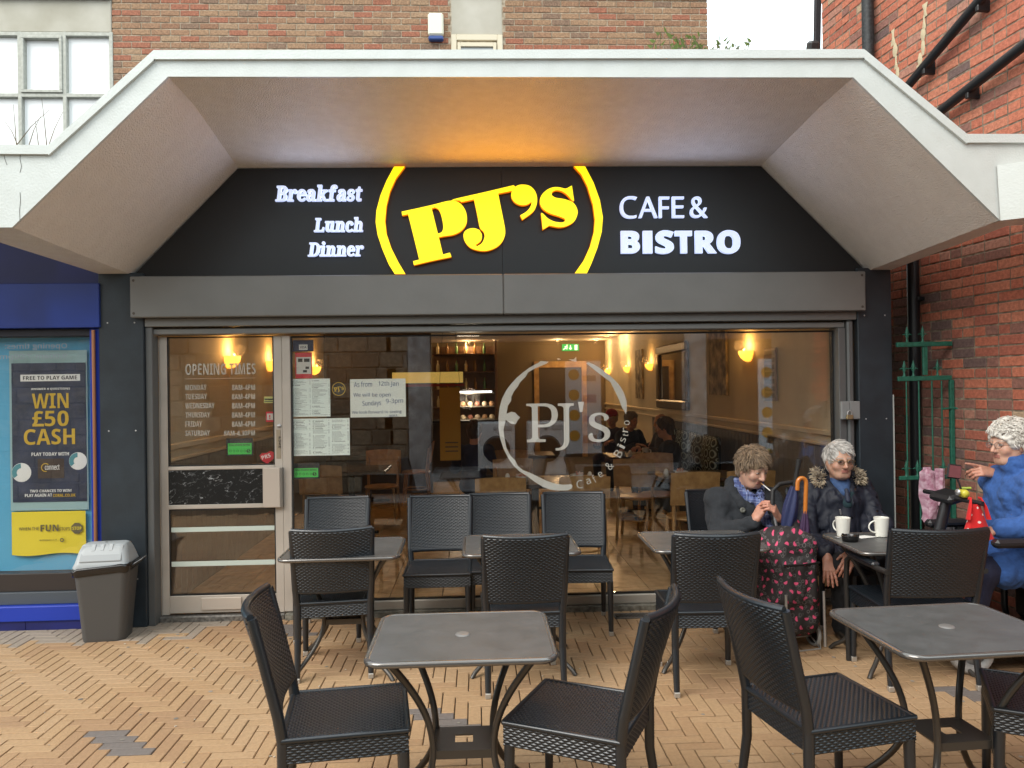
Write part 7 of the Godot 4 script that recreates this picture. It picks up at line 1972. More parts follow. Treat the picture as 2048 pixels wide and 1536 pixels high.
func build_man():
	var t := thing("person", "seated man in navy parka with fur-trimmed hood and tinted glasses", "person", Vector3(2.56, 0, 0.40))
	var skin := Color(0.52, 0.305, 0.215)
	var L := {"sl": Vector3(-0.185, 0.915, -0.02), "sr": Vector3(0.185, 0.915, -0.02), "el": Vector3(-0.275, 0.66, 0.10), "er": Vector3(0.255, 0.665, 0.14), "wl": Vector3(-0.262, 0.575, 0.40), "wr": Vector3(-0.085, 0.61, 0.47), "hl": Vector3(-0.09, 0.50, 0.02), "hr": Vector3(0.09, 0.50, 0.02), "kl": Vector3(-0.19, 0.49, 0.44), "kr": Vector3(0.12, 0.49, 0.46), "al": Vector3(-0.165, 0.07, 0.40), "ar": Vector3(0.14, 0.07, 0.40)}
	var hx := Transform3D(look_basis(-0.02, 0.02).scaled(Vector3.ONE * 1.05), Vector3(0.0, 1.135, 0.05))
	var body := MB.new()
	add_head(body, hx, {"skin": skin, "fat": 0.006, "brow": Color(0.4, 0.37, 0.33)})
	add_hand(body, Transform3D(hand_basis(Vector3(-0.12, -0.85, 0.5), Vector3(0.25, -0.25, -0.9)), L.wl + Vector3(-0.01, -0.03, 0.035)), 1.0, [0.18, 0.15, 0.18, 0.25], 0.10, Vector3(0.7, 0.75, 0.2))
	add_hand(body, Transform3D(hand_basis(Vector3(-0.55, -0.75, 0.3), Vector3(0.3, -0.35, -0.85)), L.wr + Vector3(-0.055, -0.015, 0.04)), -1.0, [0.35, 0.38, 0.42, 0.5], 0.05, Vector3(0.6, 0.7, 0.3))
	var bones := [[Vector3(0, 0.53, 0), Vector3(0, 0.85, -0.03), 0.15, 0.15], [L.sl, L.el, 0.07, 0.06], [L.el, L.wl, 0.055, 0.04], [L.sr, L.er, 0.07, 0.06], [L.er, L.wr, 0.055, 0.04], [L.sl, L.sr, 0.08, 0.08], [Vector3(0, 0.9, -0.02), Vector3(0, 1.05, 0.02), 0.07, 0.06], [L.hl, L.kl, 0.09, 0.07], [L.kl, L.al, 0.065, 0.045], [L.hr, L.kr, 0.09, 0.07], [L.kr, L.ar, 0.065, 0.045]]
	add_core(body, bones, skin)
	part(t, "body", body, skin_mat())
	var navy := cloth_mat("parka_navy", lin(0.010, 0.0135, 0.028), 0.65, 0.05, 0.0)
	cloth_net(t, "parka", [[Vector3(-0.06, 0.52, 0.02), Vector3(-0.06, 0.84, -0.02), 0.155, 0.15], [Vector3(0.06, 0.52, 0.02), Vector3(0.06, 0.84, -0.02), 0.155, 0.15], [Vector3(0, 0.6, 0.07), Vector3(0, 0.84, 0.05), 0.13, 0.11], [L.sl, L.sr, 0.085, 0.085], [L.sl, L.el, 0.085, 0.078], [L.el, L.wl, 0.074, 0.058], [L.sr, L.er, 0.085, 0.078], [L.er, L.wr, 0.074, 0.058], [Vector3(-0.11, 0.52, 0.05), Vector3(-0.17, 0.545, 0.28), 0.105, 0.085], [Vector3(0.11, 0.52, 0.05), Vector3(0.12, 0.545, 0.30), 0.105, 0.085], [Vector3(-0.10, 0.985, -0.05), Vector3(0.10, 0.985, -0.05), 0.06, 0.06], [Vector3(-0.09, 0.98, 0.04), Vector3(-0.035, 0.86, 0.125), 0.035, 0.03, 0.03], [Vector3(0.09, 0.98, 0.04), Vector3(0.05, 0.86, 0.125), 0.035, 0.03, 0.03]], navy, {"fold": 0.016, "freq": 5.0, "stretch": Vector3(1.2, 0.8, 1.2), "seed": 21, "cuts": [[Vector3(0.005, 1.02, 0.14), Vector3(0.012, 0.90, 0.19), 0.055, 0.02, 0.02]]})
	# shirt, tie and jumper in the open collar
	cloth_net(t, "shirt", [[Vector3(-0.035, 0.985, 0.06), Vector3(0.0, 0.925, 0.118), 0.024, 0.018], [Vector3(0.045, 0.985, 0.06), Vector3(0.012, 0.925, 0.118), 0.024, 0.018], [Vector3(0, 1.0, 0.02), Vector3(0, 0.9, 0.05), 0.055, 0.05]], cloth_mat("shirt_blue", lin(0.045, 0.10, 0.24), 0.8), {"cell": 0.008})
	cloth_net(t, "tie", [[Vector3(0.006, 0.945, 0.138), Vector3(0.008, 0.875, 0.155), 0.015, 0.02]], cloth_mat("tie_navy", lin(0.02, 0.028, 0.06), 0.6), {"cell": 0.006})
	cloth_net(t, "jumper", [[Vector3(-0.045, 0.91, 0.10), Vector3(0.008, 0.845, 0.135), 0.024, 0.024], [Vector3(0.06, 0.91, 0.10), Vector3(0.008, 0.845, 0.135), 0.024, 0.024]], cloth_mat("jumper_teal", lin(0.012, 0.04, 0.05), 0.9), {"cell": 0.008})
	var zp := MB.new(); zp.box(Vector3(-0.055, 0.80, 0.172), Vector3(0.012, 0.04, 0.006), Basis(Vector3(0, 0, 1), 0.2), 0.002); part(t, "zip_pull", zp, mat("screw", Color.WHITE))
	# fur trim: a ring of tufts round the hood's edge, lying behind the neck
	var fur := MB.new()
	var r := RandomNumberGenerator.new()
	r.seed = 5
	for k in 1500:
		var u := r.randf()
		var a := lerpf(-0.35, PI + 0.35, u)
		var c := Vector3(cos(a) * 0.148, 1.06 - 0.045 * sin(a) - (0.05 if absf(cos(a)) > 0.93 else 0.0), 0.03 - sin(a) * 0.10)
		var d := Vector3(r.randf_range(-1, 1), r.randf_range(-1, 1), r.randf_range(-1, 1)).normalized()
		var q := c + d * Vector3(0.026, 0.04, 0.032)
		var k2 := r.randf()
		fur.tint = Color(0.30, 0.23, 0.15).lerp(Color(0.62, 0.53, 0.38), k2 * k2 + 0.2 * r.randf())
		var out := (d + Vector3(cos(a) * 0.6, 0.1, 0.3)).normalized()
		fur.tube([q, q + out * 0.016, q + out * 0.03 + Vector3(r.randf_range(-0.01, 0.01), r.randf_range(-0.012, 0.006), 0)], [0.0045, 0.0035, 0.0006], 4, false)
	part(t, "fur_trim", fur, mat("fur", Color.WHITE, 0.9, 0.0, {"vc": true, "rim": 0.5}))
	var hood := cloth_net(t, "hood", [[Vector3(-0.1, 1.0, -0.08), Vector3(0.1, 1.0, -0.08), 0.07, 0.07], [Vector3(-0.12, 1.03, 0.0), Vector3(-0.08, 1.04, -0.09), 0.04, 0.05], [Vector3(0.12, 1.03, 0.0), Vector3(0.08, 1.04, -0.09), 0.04, 0.05]], navy)
	cloth_net(t, "trousers", [[L.hl, L.kl, 0.09, 0.075], [L.kl, L.al, 0.072, 0.058], [L.hr, L.kr, 0.09, 0.075], [L.kr, L.ar, 0.072, 0.058]], cloth_mat("trousers_black", lin(0.008, 0.008, 0.010), 0.8), {"fold": 0.010, "freq": 6.0, "seed": 4})
	add_shoes(t, [[Vector3(-0.165, 0.045, 0.40), Vector3(-0.15, 0, 0.99)], [Vector3(0.14, 0.045, 0.40), Vector3(0.15, 0, 0.99)]], mat("shoe_black", lin(0.01, 0.01, 0.01), 0.3))
	add_hair(t, hx, mat("hair", Color.WHITE, 0.55, 0.0, {"vc": true, "rim": 0.3}), {"dark": Color(0.36, 0.345, 0.32), "light": Color(0.66, 0.64, 0.60), "thick": 0.007, "curl": 0.012, "freq": 12.0, "stretch": Vector3(1.6, 0.5, 0.8), "line": 0.042, "seed": 9, "lift": 0.003, "locks": 1100, "len": 0.06, "flow": Vector3(1.1, -0.6, 0.5), "fringe": 0.5})
	add_glasses(t, hx, Color(0.10, 0.05, 0.06, 0.55), mat("gilt_rim", lin(0.45, 0.3, 0.12), 0.3, 0.8))

func tartan_tex() -> ImageTexture:
	var im := Image.create(64, 64, false, Image.FORMAT_RGB8)
	for y in 64:
		for x in 64:
			var c := Color(0.34, 0.40, 0.58)
			if (x % 32) < 6 or (y % 32) < 6: c = c.lerp(Color(0.16, 0.19, 0.36), 0.6)
			if (x % 32) in [14, 15, 22] or (y % 32) in [14, 15, 22]: c = c.lerp(Color(0.72, 0.74, 0.82), 0.55)
			im.set_pixel(x, y, c)
	return ImageTexture.create_from_image(im)

func build_woman():
	var t := thing("person", "seated woman in charcoal coat and tartan scarf with cigarette, looking down", "person", Vector3(1.80, 0, 0.40))
	var skin := Color(0.52, 0.305, 0.22)
	var L := {"sl": Vector3(-0.125, 0.885, 0.07), "sr": Vector3(0.225, 0.885, 0.09), "el": Vector3(-0.15, 0.655, 0.20), "er": Vector3(0.315, 0.68, 0.24), "wl": Vector3(0.015, 0.775, 0.36), "wr": Vector3(0.185, 0.79, 0.38), "hl": Vector3(-0.08, 0.5, 0.02), "hr": Vector3(0.1, 0.5, 0.02), "kl": Vector3(-0.06, 0.49, 0.44), "kr": Vector3(0.14, 0.49, 0.45), "al": Vector3(-0.06, 0.07, 0.36), "ar": Vector3(0.12, 0.07, 0.38)}
	var hx := Transform3D(look_basis(0.40, 0.34, -0.05).scaled(Vector3.ONE * 1.08), Vector3(0.10, 1.105, 0.15))
	var body := MB.new()
	add_head(body, hx, {"skin": skin, "fat": 0.004, "brow": Color(0.28, 0.2, 0.14), "lip": Color(0.40, 0.13, 0.11)})
	add_hand(body, Transform3D(hand_basis(Vector3(0.45, 0.85, 0.12), Vector3(0.75, -0.35, -0.5)), L.wl + Vector3(0.012, 0.02, 0.02)), 1.0, [0.62, 0.72, 0.8, 0.85], 0.03, Vector3(0.35, 0.85, 0.5))
	add_hand(body, Transform3D(hand_basis(Vector3(-0.45, 0.8, 0.3), Vector3(-0.7, -0.3, -0.6)), L.wr + Vector3(-0.008, 0.012, 0.025)), -1.0, [0.7, 0.75, 0.8, 0.85], 0.03, Vector3(0.35, 0.85, 0.5))
	add_core(body, [[Vector3(0, 0.53, 0), Vector3(0.05, 0.83, 0.05), 0.14, 0.14], [L.sl, L.el, 0.06, 0.05], [L.el, L.wl, 0.05, 0.038], [L.sr, L.er, 0.06, 0.05], [L.er, L.wr, 0.05, 0.038], [L.sl, L.sr, 0.075, 0.075], [Vector3(0.06, 0.88, 0.08), Vector3(0.09, 1.04, 0.12), 0.065, 0.055], [L.hl, L.kl, 0.09, 0.07], [L.kl, L.al, 0.06, 0.042], [L.hr, L.kr, 0.09, 0.07], [L.kr, L.ar, 0.06, 0.042]], skin)
	part(t, "body", body, skin_mat())
	var coat := cloth_mat("coat_charcoal", lin(0.026, 0.030, 0.036), 0.9, 0.06, 0.2)
	cloth_net(t, "coat", [[Vector3(-0.04, 0.52, 0.02), Vector3(0.0, 0.82, 0.05), 0.16, 0.14], [Vector3(0.08, 0.52, 0.02), Vector3(0.1, 0.82, 0.07), 0.16, 0.14], [Vector3(0.03, 0.62, 0.09), Vector3(0.06, 0.84, 0.13), 0.12, 0.09], [L.sl, L.sr, 0.088, 0.085], [L.sl, L.el, 0.088, 0.082], [L.el, L.wl, 0.078, 0.052], [L.sr, L.er, 0.085, 0.078], [L.er, L.wr, 0.072, 0.05], [Vector3(-0.08, 0.52, 0.05), Vector3(-0.06, 0.545, 0.36), 0.11, 0.09], [Vector3(0.12, 0.52, 0.05), Vector3(0.14, 0.545, 0.36), 0.11, 0.09]], coat, {"fold": 0.011, "freq": 5.0, "seed": 33})
	# wide collar and lapel
	cloth_net(t, "collar", [[Vector3(-0.01, 1.0, 0.03), Vector3(-0.04, 0.94, 0.10), 0.045, 0.05, 0.02], [Vector3(-0.04, 0.95, 0.10), Vector3(0.0, 0.86, 0.185), 0.05, 0.03, 0.02], [Vector3(0.0, 1.0, 0.03), Vector3(0.15, 1.0, 0.02), 0.045, 0.045, 0.02], [Vector3(0.15, 1.0, 0.03), Vector3(0.2, 0.92, 0.12), 0.045, 0.05, 0.02], [Vector3(0.0, 0.9, 0.17), Vector3(0.055, 0.81, 0.205), 0.035, 0.022, 0.02]], coat, {"cell": 0.01, "fold": 0.004, "freq": 9.0})
	var bt := MB.new(); bt.lathe([Vector2(0, 0.006), Vector2(0.006, 0.006), Vector2(0.010, 0.010), Vector2(0.018, 0.008), Vector2(0.02, 0)], 18, Vector3(0.0, 0.835, 0.222), Basis(Vector3(1, 0, 0), PI / 2 - 0.3)); part(t, "coat_button", bt, mat("button_grey", lin(0.11, 0.11, 0.09), 0.3))
	# scarf: round the neck, one end down over the lap
	var tm := mat("tartan", Color.WHITE, 0.85, 0.0, {"tex": tartan_tex(), "uvs": Vector3(7, 7, 7), "rim": 0.3})
	var sc := MB.new()
	var net := Net.new(Vector3(-0.12, 0.5, -0.05), Vector3(0.32, 1.12, 0.5), 0.009)
	net.cap(Vector3(0.005, 1.02, 0.09), Vector3(0.03, 0.93, 0.175), 0.026, 0.03, 0.015); net.cap(Vector3(0.03, 0.94, 0.175), Vector3(0.11, 0.89, 0.225), 0.032, 0.034, 0.015); net.cap(Vector3(0.0, 0.99, 0.12), Vector3(0.07, 0.90, 0.21), 0.022, 0.03, 0.01)
	net.cap(Vector3(0.175, 1.0, 0.09), Vector3(0.12, 0.89, 0.225), 0.026, 0.034, 0.015)
	net.cap(Vector3(0.11, 0.89, 0.235), Vector3(0.13, 0.78, 0.30), 0.03, 0.034, 0.015); net.cap(Vector3(0.135, 0.78, 0.30), Vector3(0.20, 0.60, 0.42), 0.03, 0.042, 0.015)
	net.rough(0.011, 16.0, Vector3(1.3, 0.5, 1.3), 9, true)
	net.build(sc)
	part(t, "scarf", sc, tm)
	cloth_net(t, "trousers", [[L.hl, L.kl, 0.08, 0.07], [L.kl, L.al, 0.07, 0.055], [L.hr, L.kr, 0.08, 0.07], [L.kr, L.ar, 0.07, 0.055]], cloth_mat("trousers_grey", lin(0.02, 0.02, 0.024), 0.85))
	add_shoes(t, [[Vector3(-0.06, 0.045, 0.36), Vector3(0, 0, 1)], [Vector3(0.12, 0.045, 0.38), Vector3(0.1, 0, 0.99)]], mat("shoe_black", Color.WHITE))
	add_hair(t, hx, mat("hair", Color.WHITE), {"dark": Color(0.11, 0.075, 0.045), "light": Color(0.29, 0.2, 0.12), "thick": 0.015, "curl": 0.016, "freq": 15.0, "stretch": Vector3(1, 0.7, 1), "line": 0.034, "seed": 14, "locks": 1300, "lift": 0.012, "len": 0.06, "curly": 0.18, "fringe": 0.42, "flow": Vector3(0.7, -0.7, 0.2)})
	var ci := MB.new()
	var m0 := hx * Vector3(0.008, -0.0545, 0.086)
	var m1 := hx * Vector3(0.03, -0.075, 0.158)
	ci.tube([m0.lerp(m1, 0.3), m1], 0.004, 8)
	var cg := part(t, "cigarette", ci, mat("cig_white", lin(0.78, 0.76, 0.72), 0.8))
	ci = MB.new(); ci.tube([m0, m0.lerp(m1, 0.3)], 0.0041, 8); part(cg, "filter", ci, mat("cig_tan", lin(0.5, 0.28, 0.1), 0.8))

func build_rider():
	# facing left along the lane (-x), on a mobility scooter
	var o := Vector3(3.20, 0, 1.30)
	build_scooter(o)
	var t := thing("person", "white-haired person in bright blue fleece pointing, on the mobility scooter", "person", o)
	var skin := Color(0.56, 0.325, 0.235)
	var L := {"sf": Vector3(0.05, 1.07, -0.18), "sn": Vector3(0.03, 1.07, 0.19), "ef": Vector3(0.12, 0.95, -0.24), "en": Vector3(0.0, 0.86, 0.27), "wf": Vector3(0.0, 1.115, -0.10), "wn": Vector3(-0.20, 0.845, 0.2), "hf": Vector3(0.12, 0.64, -0.1), "hn": Vector3(0.12, 0.64, 0.1), "kf": Vector3(-0.26, 0.58, -0.13), "kn": Vector3(-0.26, 0.58, 0.13), "af": Vector3(-0.33, 0.25, -0.12), "an": Vector3(-0.33, 0.25, 0.12)}
	var hx := Transform3D(look_basis(-PI / 2 + 0.12, 0.05).scaled(Vector3.ONE * 1.06), Vector3(0.0, 1.305, 0.0))
	var body := MB.new()
	add_head(body, hx, {"skin": skin, "brow": Color(0.4, 0.36, 0.32)})
	add_hand(body, Transform3D(hand_basis(Vector3(-0.97, 0.22, 0.1), Vector3(0.0, -0.6, -0.8)), L.wf + Vector3(-0.035, 0.012, 0.01)), -1.0, [0.05, 0.75, 0.85, 0.9], 0.03, Vector3(0.5, 0.75, 0.5))
	add_hand(body, Transform3D(hand_basis(Vector3(-0.8, -0.3, -0.3), Vector3(0.0, -1.0, 0.1)), L.wn + Vector3(-0.03, -0.01, -0.01)), 1.0, [0.7, 0.75, 0.8, 0.8], 0.03, Vector3(0.5, 0.75, 0.4))
	add_core(body, [[Vector3(0.12, 0.68, 0), Vector3(0.08, 1.0, 0), 0.15, 0.15], [L.sf, L.ef, 0.06, 0.05], [L.ef, L.wf, 0.05, 0.04], [L.sn, L.en, 0.06, 0.05], [L.en, L.wn, 0.05, 0.04], [L.sf, L.sn, 0.08, 0.08], [Vector3(0.07, 1.08, 0), Vector3(0.01, 1.25, 0), 0.065, 0.055], [L.hf, L.kf, 0.09, 0.07], [L.kf, L.af, 0.06, 0.045], [L.hn, L.kn, 0.09, 0.07], [L.kn, L.an, 0.06, 0.045]], skin)
	part(t, "body", body, skin_mat())
	var blue := cloth_mat("fleece_blue", lin(0.045, 0.13, 0.40), 0.95, 0.10, 0.3)
	cloth_net(t, "fleece", [[Vector3(0.10, 0.62, -0.08), Vector3(0.05, 1.0, -0.07), 0.165, 0.145], [Vector3(0.10, 0.62, 0.08), Vector3(0.05, 1.0, 0.07), 0.165, 0.145], [L.sf, L.sn, 0.095, 0.095], [L.sf, L.ef, 0.08, 0.075], [L.ef, L.wf, 0.066, 0.05], [L.sn, L.en, 0.09, 0.088], [L.en, L.wn, 0.084, 0.06], [Vector3(0.06, 1.13, 0.02), Vector3(0.02, 1.19, 0.02), 0.095, 0.088, 0.03], [Vector3(0.02, 1.19, 0.05), Vector3(-0.02, 1.215, 0.03), 0.05, 0.035, 0.02], [Vector3(0.10, 0.6, 0.1), Vector3(-0.14, 0.585, 0.13), 0.13, 0.105], [Vector3(0.12, 0.62, -0.1), Vector3(-0.04, 0.64, -0.13), 0.13, 0.11], [Vector3(0.14, 0.45, 0.14), Vector3(0.12, 0.62, 0.14), 0.11, 0.12]], blue, {"fold": 0.013, "freq": 5.0, "seed": 51})
	cloth_net(t, "trousers", [[L.hf, L.kf, 0.085, 0.075], [L.kf, L.af, 0.07, 0.06], [L.hn, L.kn, 0.085, 0.075], [L.kn, L.an, 0.07, 0.06]], cloth_mat("trousers_navy", lin(0.015, 0.018, 0.05), 0.85))
	var sh := MB.new()
	for z in [-0.12, 0.12]:
		var n := Net.new(Vector3(-0.55, 0.14, z - 0.08), Vector3(-0.2, 0.36, z + 0.08), 0.01)
		n.cap(Vector3(-0.32, 0.215, z), Vector3(-0.46, 0.205, z), 0.042, 0.035, 0.02); n.cap(Vector3(-0.33, 0.28, z), Vector3(-0.32, 0.22, z), 0.042, 0.045, 0.02)
		var mb := MB.new()
		n.build(mb)
		part(t, "shoe", mb, mat("shoe_black", Color.WHITE))
	add_hair(t, hx, mat("hair", Color.WHITE), {"dark": Color(0.48, 0.45, 0.40), "light": Color(0.80, 0.78, 0.72), "thick": 0.022, "curl": 0.020, "freq": 15.0, "stretch": Vector3(1, 1, 1), "line": 0.03, "seed": 41, "locks": 1300, "lift": 0.014, "len": 0.045, "curly": 0.6, "fringe": 0.5})
	add_glasses(t, hx, Color(0.9, 0.9, 0.9, 0.08), mat("rim_black", lin(0.01, 0.01, 0.01), 0.3))

func build_scooter(o: Vector3):
	var t := thing("mobility_scooter", "black mobility scooter with mirror and red dotted bag on its tiller", "scooter", o)
	var blk := mat("scooter_black", lin(0.014, 0.014, 0.016), 0.4)
	var mb := MB.new(); mb.box(Vector3(0.15, 0.16, 0), Vector3(1.1, 0.06, 0.5), Basis(), 0.02); mb.box(Vector3(0.38, 0.36, 0), Vector3(0.42, 0.34, 0.5), Basis(), 0.05); part(t, "chassis", mb, blk)
	mb = MB.new(); mb.box(Vector3(0.14, 0.565, 0), Vector3(0.46, 0.10, 0.48), Basis(), 0.04); part(t, "seat", mb, mat("scooter_seat", lin(0.02, 0.02, 0.022), 0.5))
	mb = MB.new(); mb.box(Vector3(0.40, 0.82, 0), Vector3(0.09, 0.5, 0.46), Basis(Vector3(0, 0, 1), -0.12), 0.04); part(t, "backrest", mb, mat("scooter_seat", Color.WHITE))
	for s in [-1.0, 1.0]:
		mb = MB.new(); mb.box(Vector3(-0.15, 0.785, s * 0.32), Vector3(0.36, 0.05, 0.07), Basis(), 0.018)
		var ar := part(t, "armrest", mb, blk)
		mb = MB.new(); mb.tube([Vector3(-0.11, 0.765, s * 0.32), Vector3(-0.10, 0.62, s * 0.32), Vector3(0.0, 0.53, s * 0.28), Vector3(0.1, 0.5, s * 0.24)], 0.03, 10); part(ar, "arm_post", mb, blk)
	mb = MB.new(); mb.lathe([Vector2(0, 0.004), Vector2(0.016, 0.004), Vector2(0.02, 0)], 14, Vector3(-0.105, 0.66, 0.352), Basis(Vector3(1, 0, 0), PI / 2)); part(t, "reflector", mb, mat("reflector_orange", lin(0.7, 0.12, 0.01), 0.3))
	for q in [[0.42, 0.27], [0.42, -0.27], [-0.36, 0.16]]:
		mb = MB.new(); mb.lathe([Vector2(0.07, -0.04), Vector2(0.115, -0.038), Vector2(0.13, -0.02), Vector2(0.13, 0.02), Vector2(0.115, 0.038), Vector2(0.07, 0.04), Vector2(0.07, -0.04)], 28, Vector3(q[0], 0.13, q[1]), Basis(Vector3(1, 0, 0), PI / 2))
		var w := part(t, "wheel", mb, mat("scooter_tyre", lin(0.34, 0.34, 0.33), 0.7))
		mb = MB.new(); mb.lathe([Vector2(0, -0.03), Vector2(0.069, -0.03), Vector2(0.069, 0.03), Vector2(0, 0.03)], 16, Vector3(q[0], 0.13, q[1]), Basis(Vector3(1, 0, 0), PI / 2)); part(w, "hub", mb, mat("scooter_hub", lin(0.3, 0.3, 0.3), 0.4, 0.5))
	mb = MB.new(); mb.tube([Vector3(-0.550, 0.18, 0), Vector3(-0.490, 0.6, 0), Vector3(-0.390, 0.99, 0)], [0.04, 0.035, 0.03], 12); part(t, "tiller", mb, blk)
	mb = MB.new(); mb.box(Vector3(-0.380, 1.005, 0), Vector3(0.13, 0.055, 0.22), Basis(Vector3(0, 0, 1), 0.25), 0.02); part(t, "control_head", mb, blk)
	mb = MB.new(); mb.tube([Vector3(-0.370, 1.000, -0.26), Vector3(-0.400, 1.010, -0.12), Vector3(-0.400, 1.010, 0.12), Vector3(-0.350, 1.000, 0.27)], 0.014, 10); part(t, "handlebar", mb, blk)
	mb = MB.new(); mb.tube([Vector3(-0.350, 1.010, 0.1), Vector3(-0.375, 1.090, 0.1), Vector3(-0.385, 1.130, 0.09)], 0.005, 6); part(t, "mirror_stem", mb, blk)
	mb = MB.new(); mb.box(Vector3(-0.400, 1.165, 0.09), Vector3(0.085, 0.085, 0.014), Basis(Vector3(0, 0, 1), -0.15), 0.006)
	var mi := part(t, "mirror", mb, blk)
	mb = MB.new(); mb.box(Vector3(-0.400, 1.165, 0.0985), Vector3(0.07, 0.07, 0.002), Basis(Vector3(0, 0, 1), -0.15)); part(mi, "mirror_glass", mb, mat("pink_mirror", lin(0.42, 0.16, 0.2), 0.08, 0.7))
	mb = MB.new(); mb.lathe([Vector2(0, 0.03), Vector2(0.018, 0.028), Vector2(0.026, 0.01), Vector2(0.022, -0.03), Vector2(0, -0.035)], 16, Vector3(-0.395, 1.045, 0.17), Basis(Vector3(1, 0, 0), PI / 2)); part(t, "headlamp", mb, mat("scooter_lemon", lin(0.55, 0.5, 0.05), 0.35))
	mb = MB.new(); mb.lathe([Vector2(0, 0.012), Vector2(0.016, 0.01), Vector2(0.02, 0.0)], 16, Vector3(-0.435, 1.055, 0.18), Basis(Vector3(0, 0, 1), PI / 2)); part(t, "bell", mb, mat("screw", Color.WHITE))
	mb = MB.new(); mb.tube([Vector3(-0.340, 1.030, 0.03), Vector3(-0.330, 1.060, 0.05), Vector3(-0.280, 1.060, 0.06)], 0.008, 8); part(t, "brake_lever", mb, mat("scooter_lime", lin(0.4, 0.5, 0.06), 0.4))
	# red dotted bag
	var bg := thing("cloth_bag", "red bag with white dots hanging from the scooter's handlebar", "bag", o + Vector3(-0.37, 0.06, 0.24))
	var rd := mat("bag_red", Color.WHITE, 0.8, 0.0, {"tex": dot_tex(), "uvs": Vector3(1, 1, 1), "rim": 0.2})
	mb = MB.new()
	mb.sheet(24, 14, func(u, v):
		var a: float = -TAU * u
		var w: float = lerpf(0.095, 0.02, pow(v, 0.8))
		var f: float = 1.0 + 0.12 * sin(a * 5 + 1.0) * (1.0 - v * 0.3)
		return Vector3(cos(a) * w * f, 0.735 + v * 0.2, sin(a) * w * 0.5 * f), false, Vector2(3, 2.5))
	part(bg, "bag", mb, rd)
	for s in [-0.03, 0.03]:
		mb = MB.new(); mb.tube([Vector3(s * 2.0, 0.85, 0.02), Vector3(s * 1.5, 0.92, 0.015), Vector3(s, 0.965, 0.0), Vector3(s, 0.965, -0.02)], [0.022, 0.016, 0.010, 0.010], 8, true, 0.4); part(bg, "handle", mb, rd)
	var cu := thing("cushion_bag", "dark grey padded bag on the sideways wicker chair", "bag", Vector3(3.17, 0.455, 0.78))
	mb = MB.new(); mb.sheet(20, 10, func(u, v): return Vector3(0.15 * sin(PI * v) * cos(-TAU * u), 0.13 - 0.13 * cos(PI * v) * (1.0 if v > 0.5 else 0.9), 0.12 * sin(PI * v) * sin(-TAU * u)) * (1.0 + 0.04 * sin(u * 25.0))); part(cu, "padding", mb, cloth_mat("bag_grey", lin(0.05, 0.05, 0.058), 0.8))

func dot_tex() -> ImageTexture:
	var im := Image.create(64, 64, false, Image.FORMAT_RGB8)
	im.fill(Color(0.78, 0.09, 0.10))
	for y in 64:
		for x in 64:
			for c in [Vector2(16, 16), Vector2(48, 48)]:
				if Vector2(x, y).distance_to(c) < 5.5: im.set_pixel(x, y, Color(0.88, 0.8, 0.78))
	return ImageTexture.create_from_image(im)

# diners seen through the glass: plainer, same build
func diner(label: String, at: Vector3, turn: float, col: Color, dark: Color, light: Color, o := {}):
	var t := thing("person", label, "person", at, turn, "diners inside the cafe")
	var skin := Color(0.46, 0.25, 0.17)
	var hx := Transform3D(look_basis(o.get("yaw", 0.0), o.get("pitch", 0.1)), Vector3(0, 1.14, 0.06))
	var body := MB.new()
	add_head(body, hx, {"skin": skin, "cell": 0.007, "old": false})
	for s in [-1.0, 1.0]: add_hand(body, Transform3D(hand_basis(Vector3(-s * 0.4, 0.0, 0.9), Vector3(0, -1, 0)), Vector3(s * 0.14, 0.80, 0.33)), -s, [0.5, 0.5, 0.5, 0.5])
	var br := [[Vector3(0, 0.5, 0), Vector3(0, 0.85, 0), 0.15, 0.145], [Vector3(-0.17, 0.92, 0), Vector3(0.17, 0.92, 0), 0.075, 0.075], [Vector3(-0.18, 0.91, 0), Vector3(-0.25, 0.70, 0.08), 0.07, 0.06], [Vector3(-0.25, 0.7, 0.08), Vector3(-0.15, 0.795, 0.31), 0.058, 0.042], [Vector3(0.18, 0.91, 0), Vector3(0.25, 0.70, 0.08), 0.07, 0.06], [Vector3(0.25, 0.7, 0.08), Vector3(0.15, 0.795, 0.31), 0.058, 0.042], [Vector3(-0.09, 0.52, 0), Vector3(-0.11, 0.52, 0.4), 0.09, 0.075], [Vector3(0.09, 0.52, 0), Vector3(0.11, 0.52, 0.4), 0.09, 0.075]]
	add_core(body, br + [[Vector3(0, 0.9, 0), Vector3(0, 1.06, 0.03), 0.065, 0.06]], skin)
	part(t, "body", body, skin_mat())
	cloth_net(t, "coat", br, cloth_mat("diner_%s" % col.to_html(), col, 0.9), {"cell": 0.018, "fold": 0.010, "freq": 5.0})
	cloth_net(t, "trousers", [[Vector3(-0.11, 0.5, 0.4), Vector3(-0.11, 0.06, 0.38), 0.07, 0.055], [Vector3(0.11, 0.5, 0.4), Vector3(0.11, 0.06, 0.38), 0.07, 0.055]], cloth_mat("trousers_grey", lin(0.02, 0.02, 0.024)), {"cell": 0.02})
	if not o.get("bald", false):
		add_hair(t, hx, mat("hair", Color.WHITE, 0.55, 0.0, {"vc": true, "rim": 0.3}), {"dark": dark, "light": light, "thick": 0.016, "seed": int(at.x * 100), "locks": 260})
	if o.has("hat"):
		var hb := MB.new(); hb.blob(Vector3(0, 0.075, -0.015), Vector3(0.1, 0.09, 0.112), Basis(Vector3(1, 0, 0), -0.1), 18, 10)
		var h := part(t, "hat", hb, cloth_mat("hat_red", o.hat)); h.transform = hx

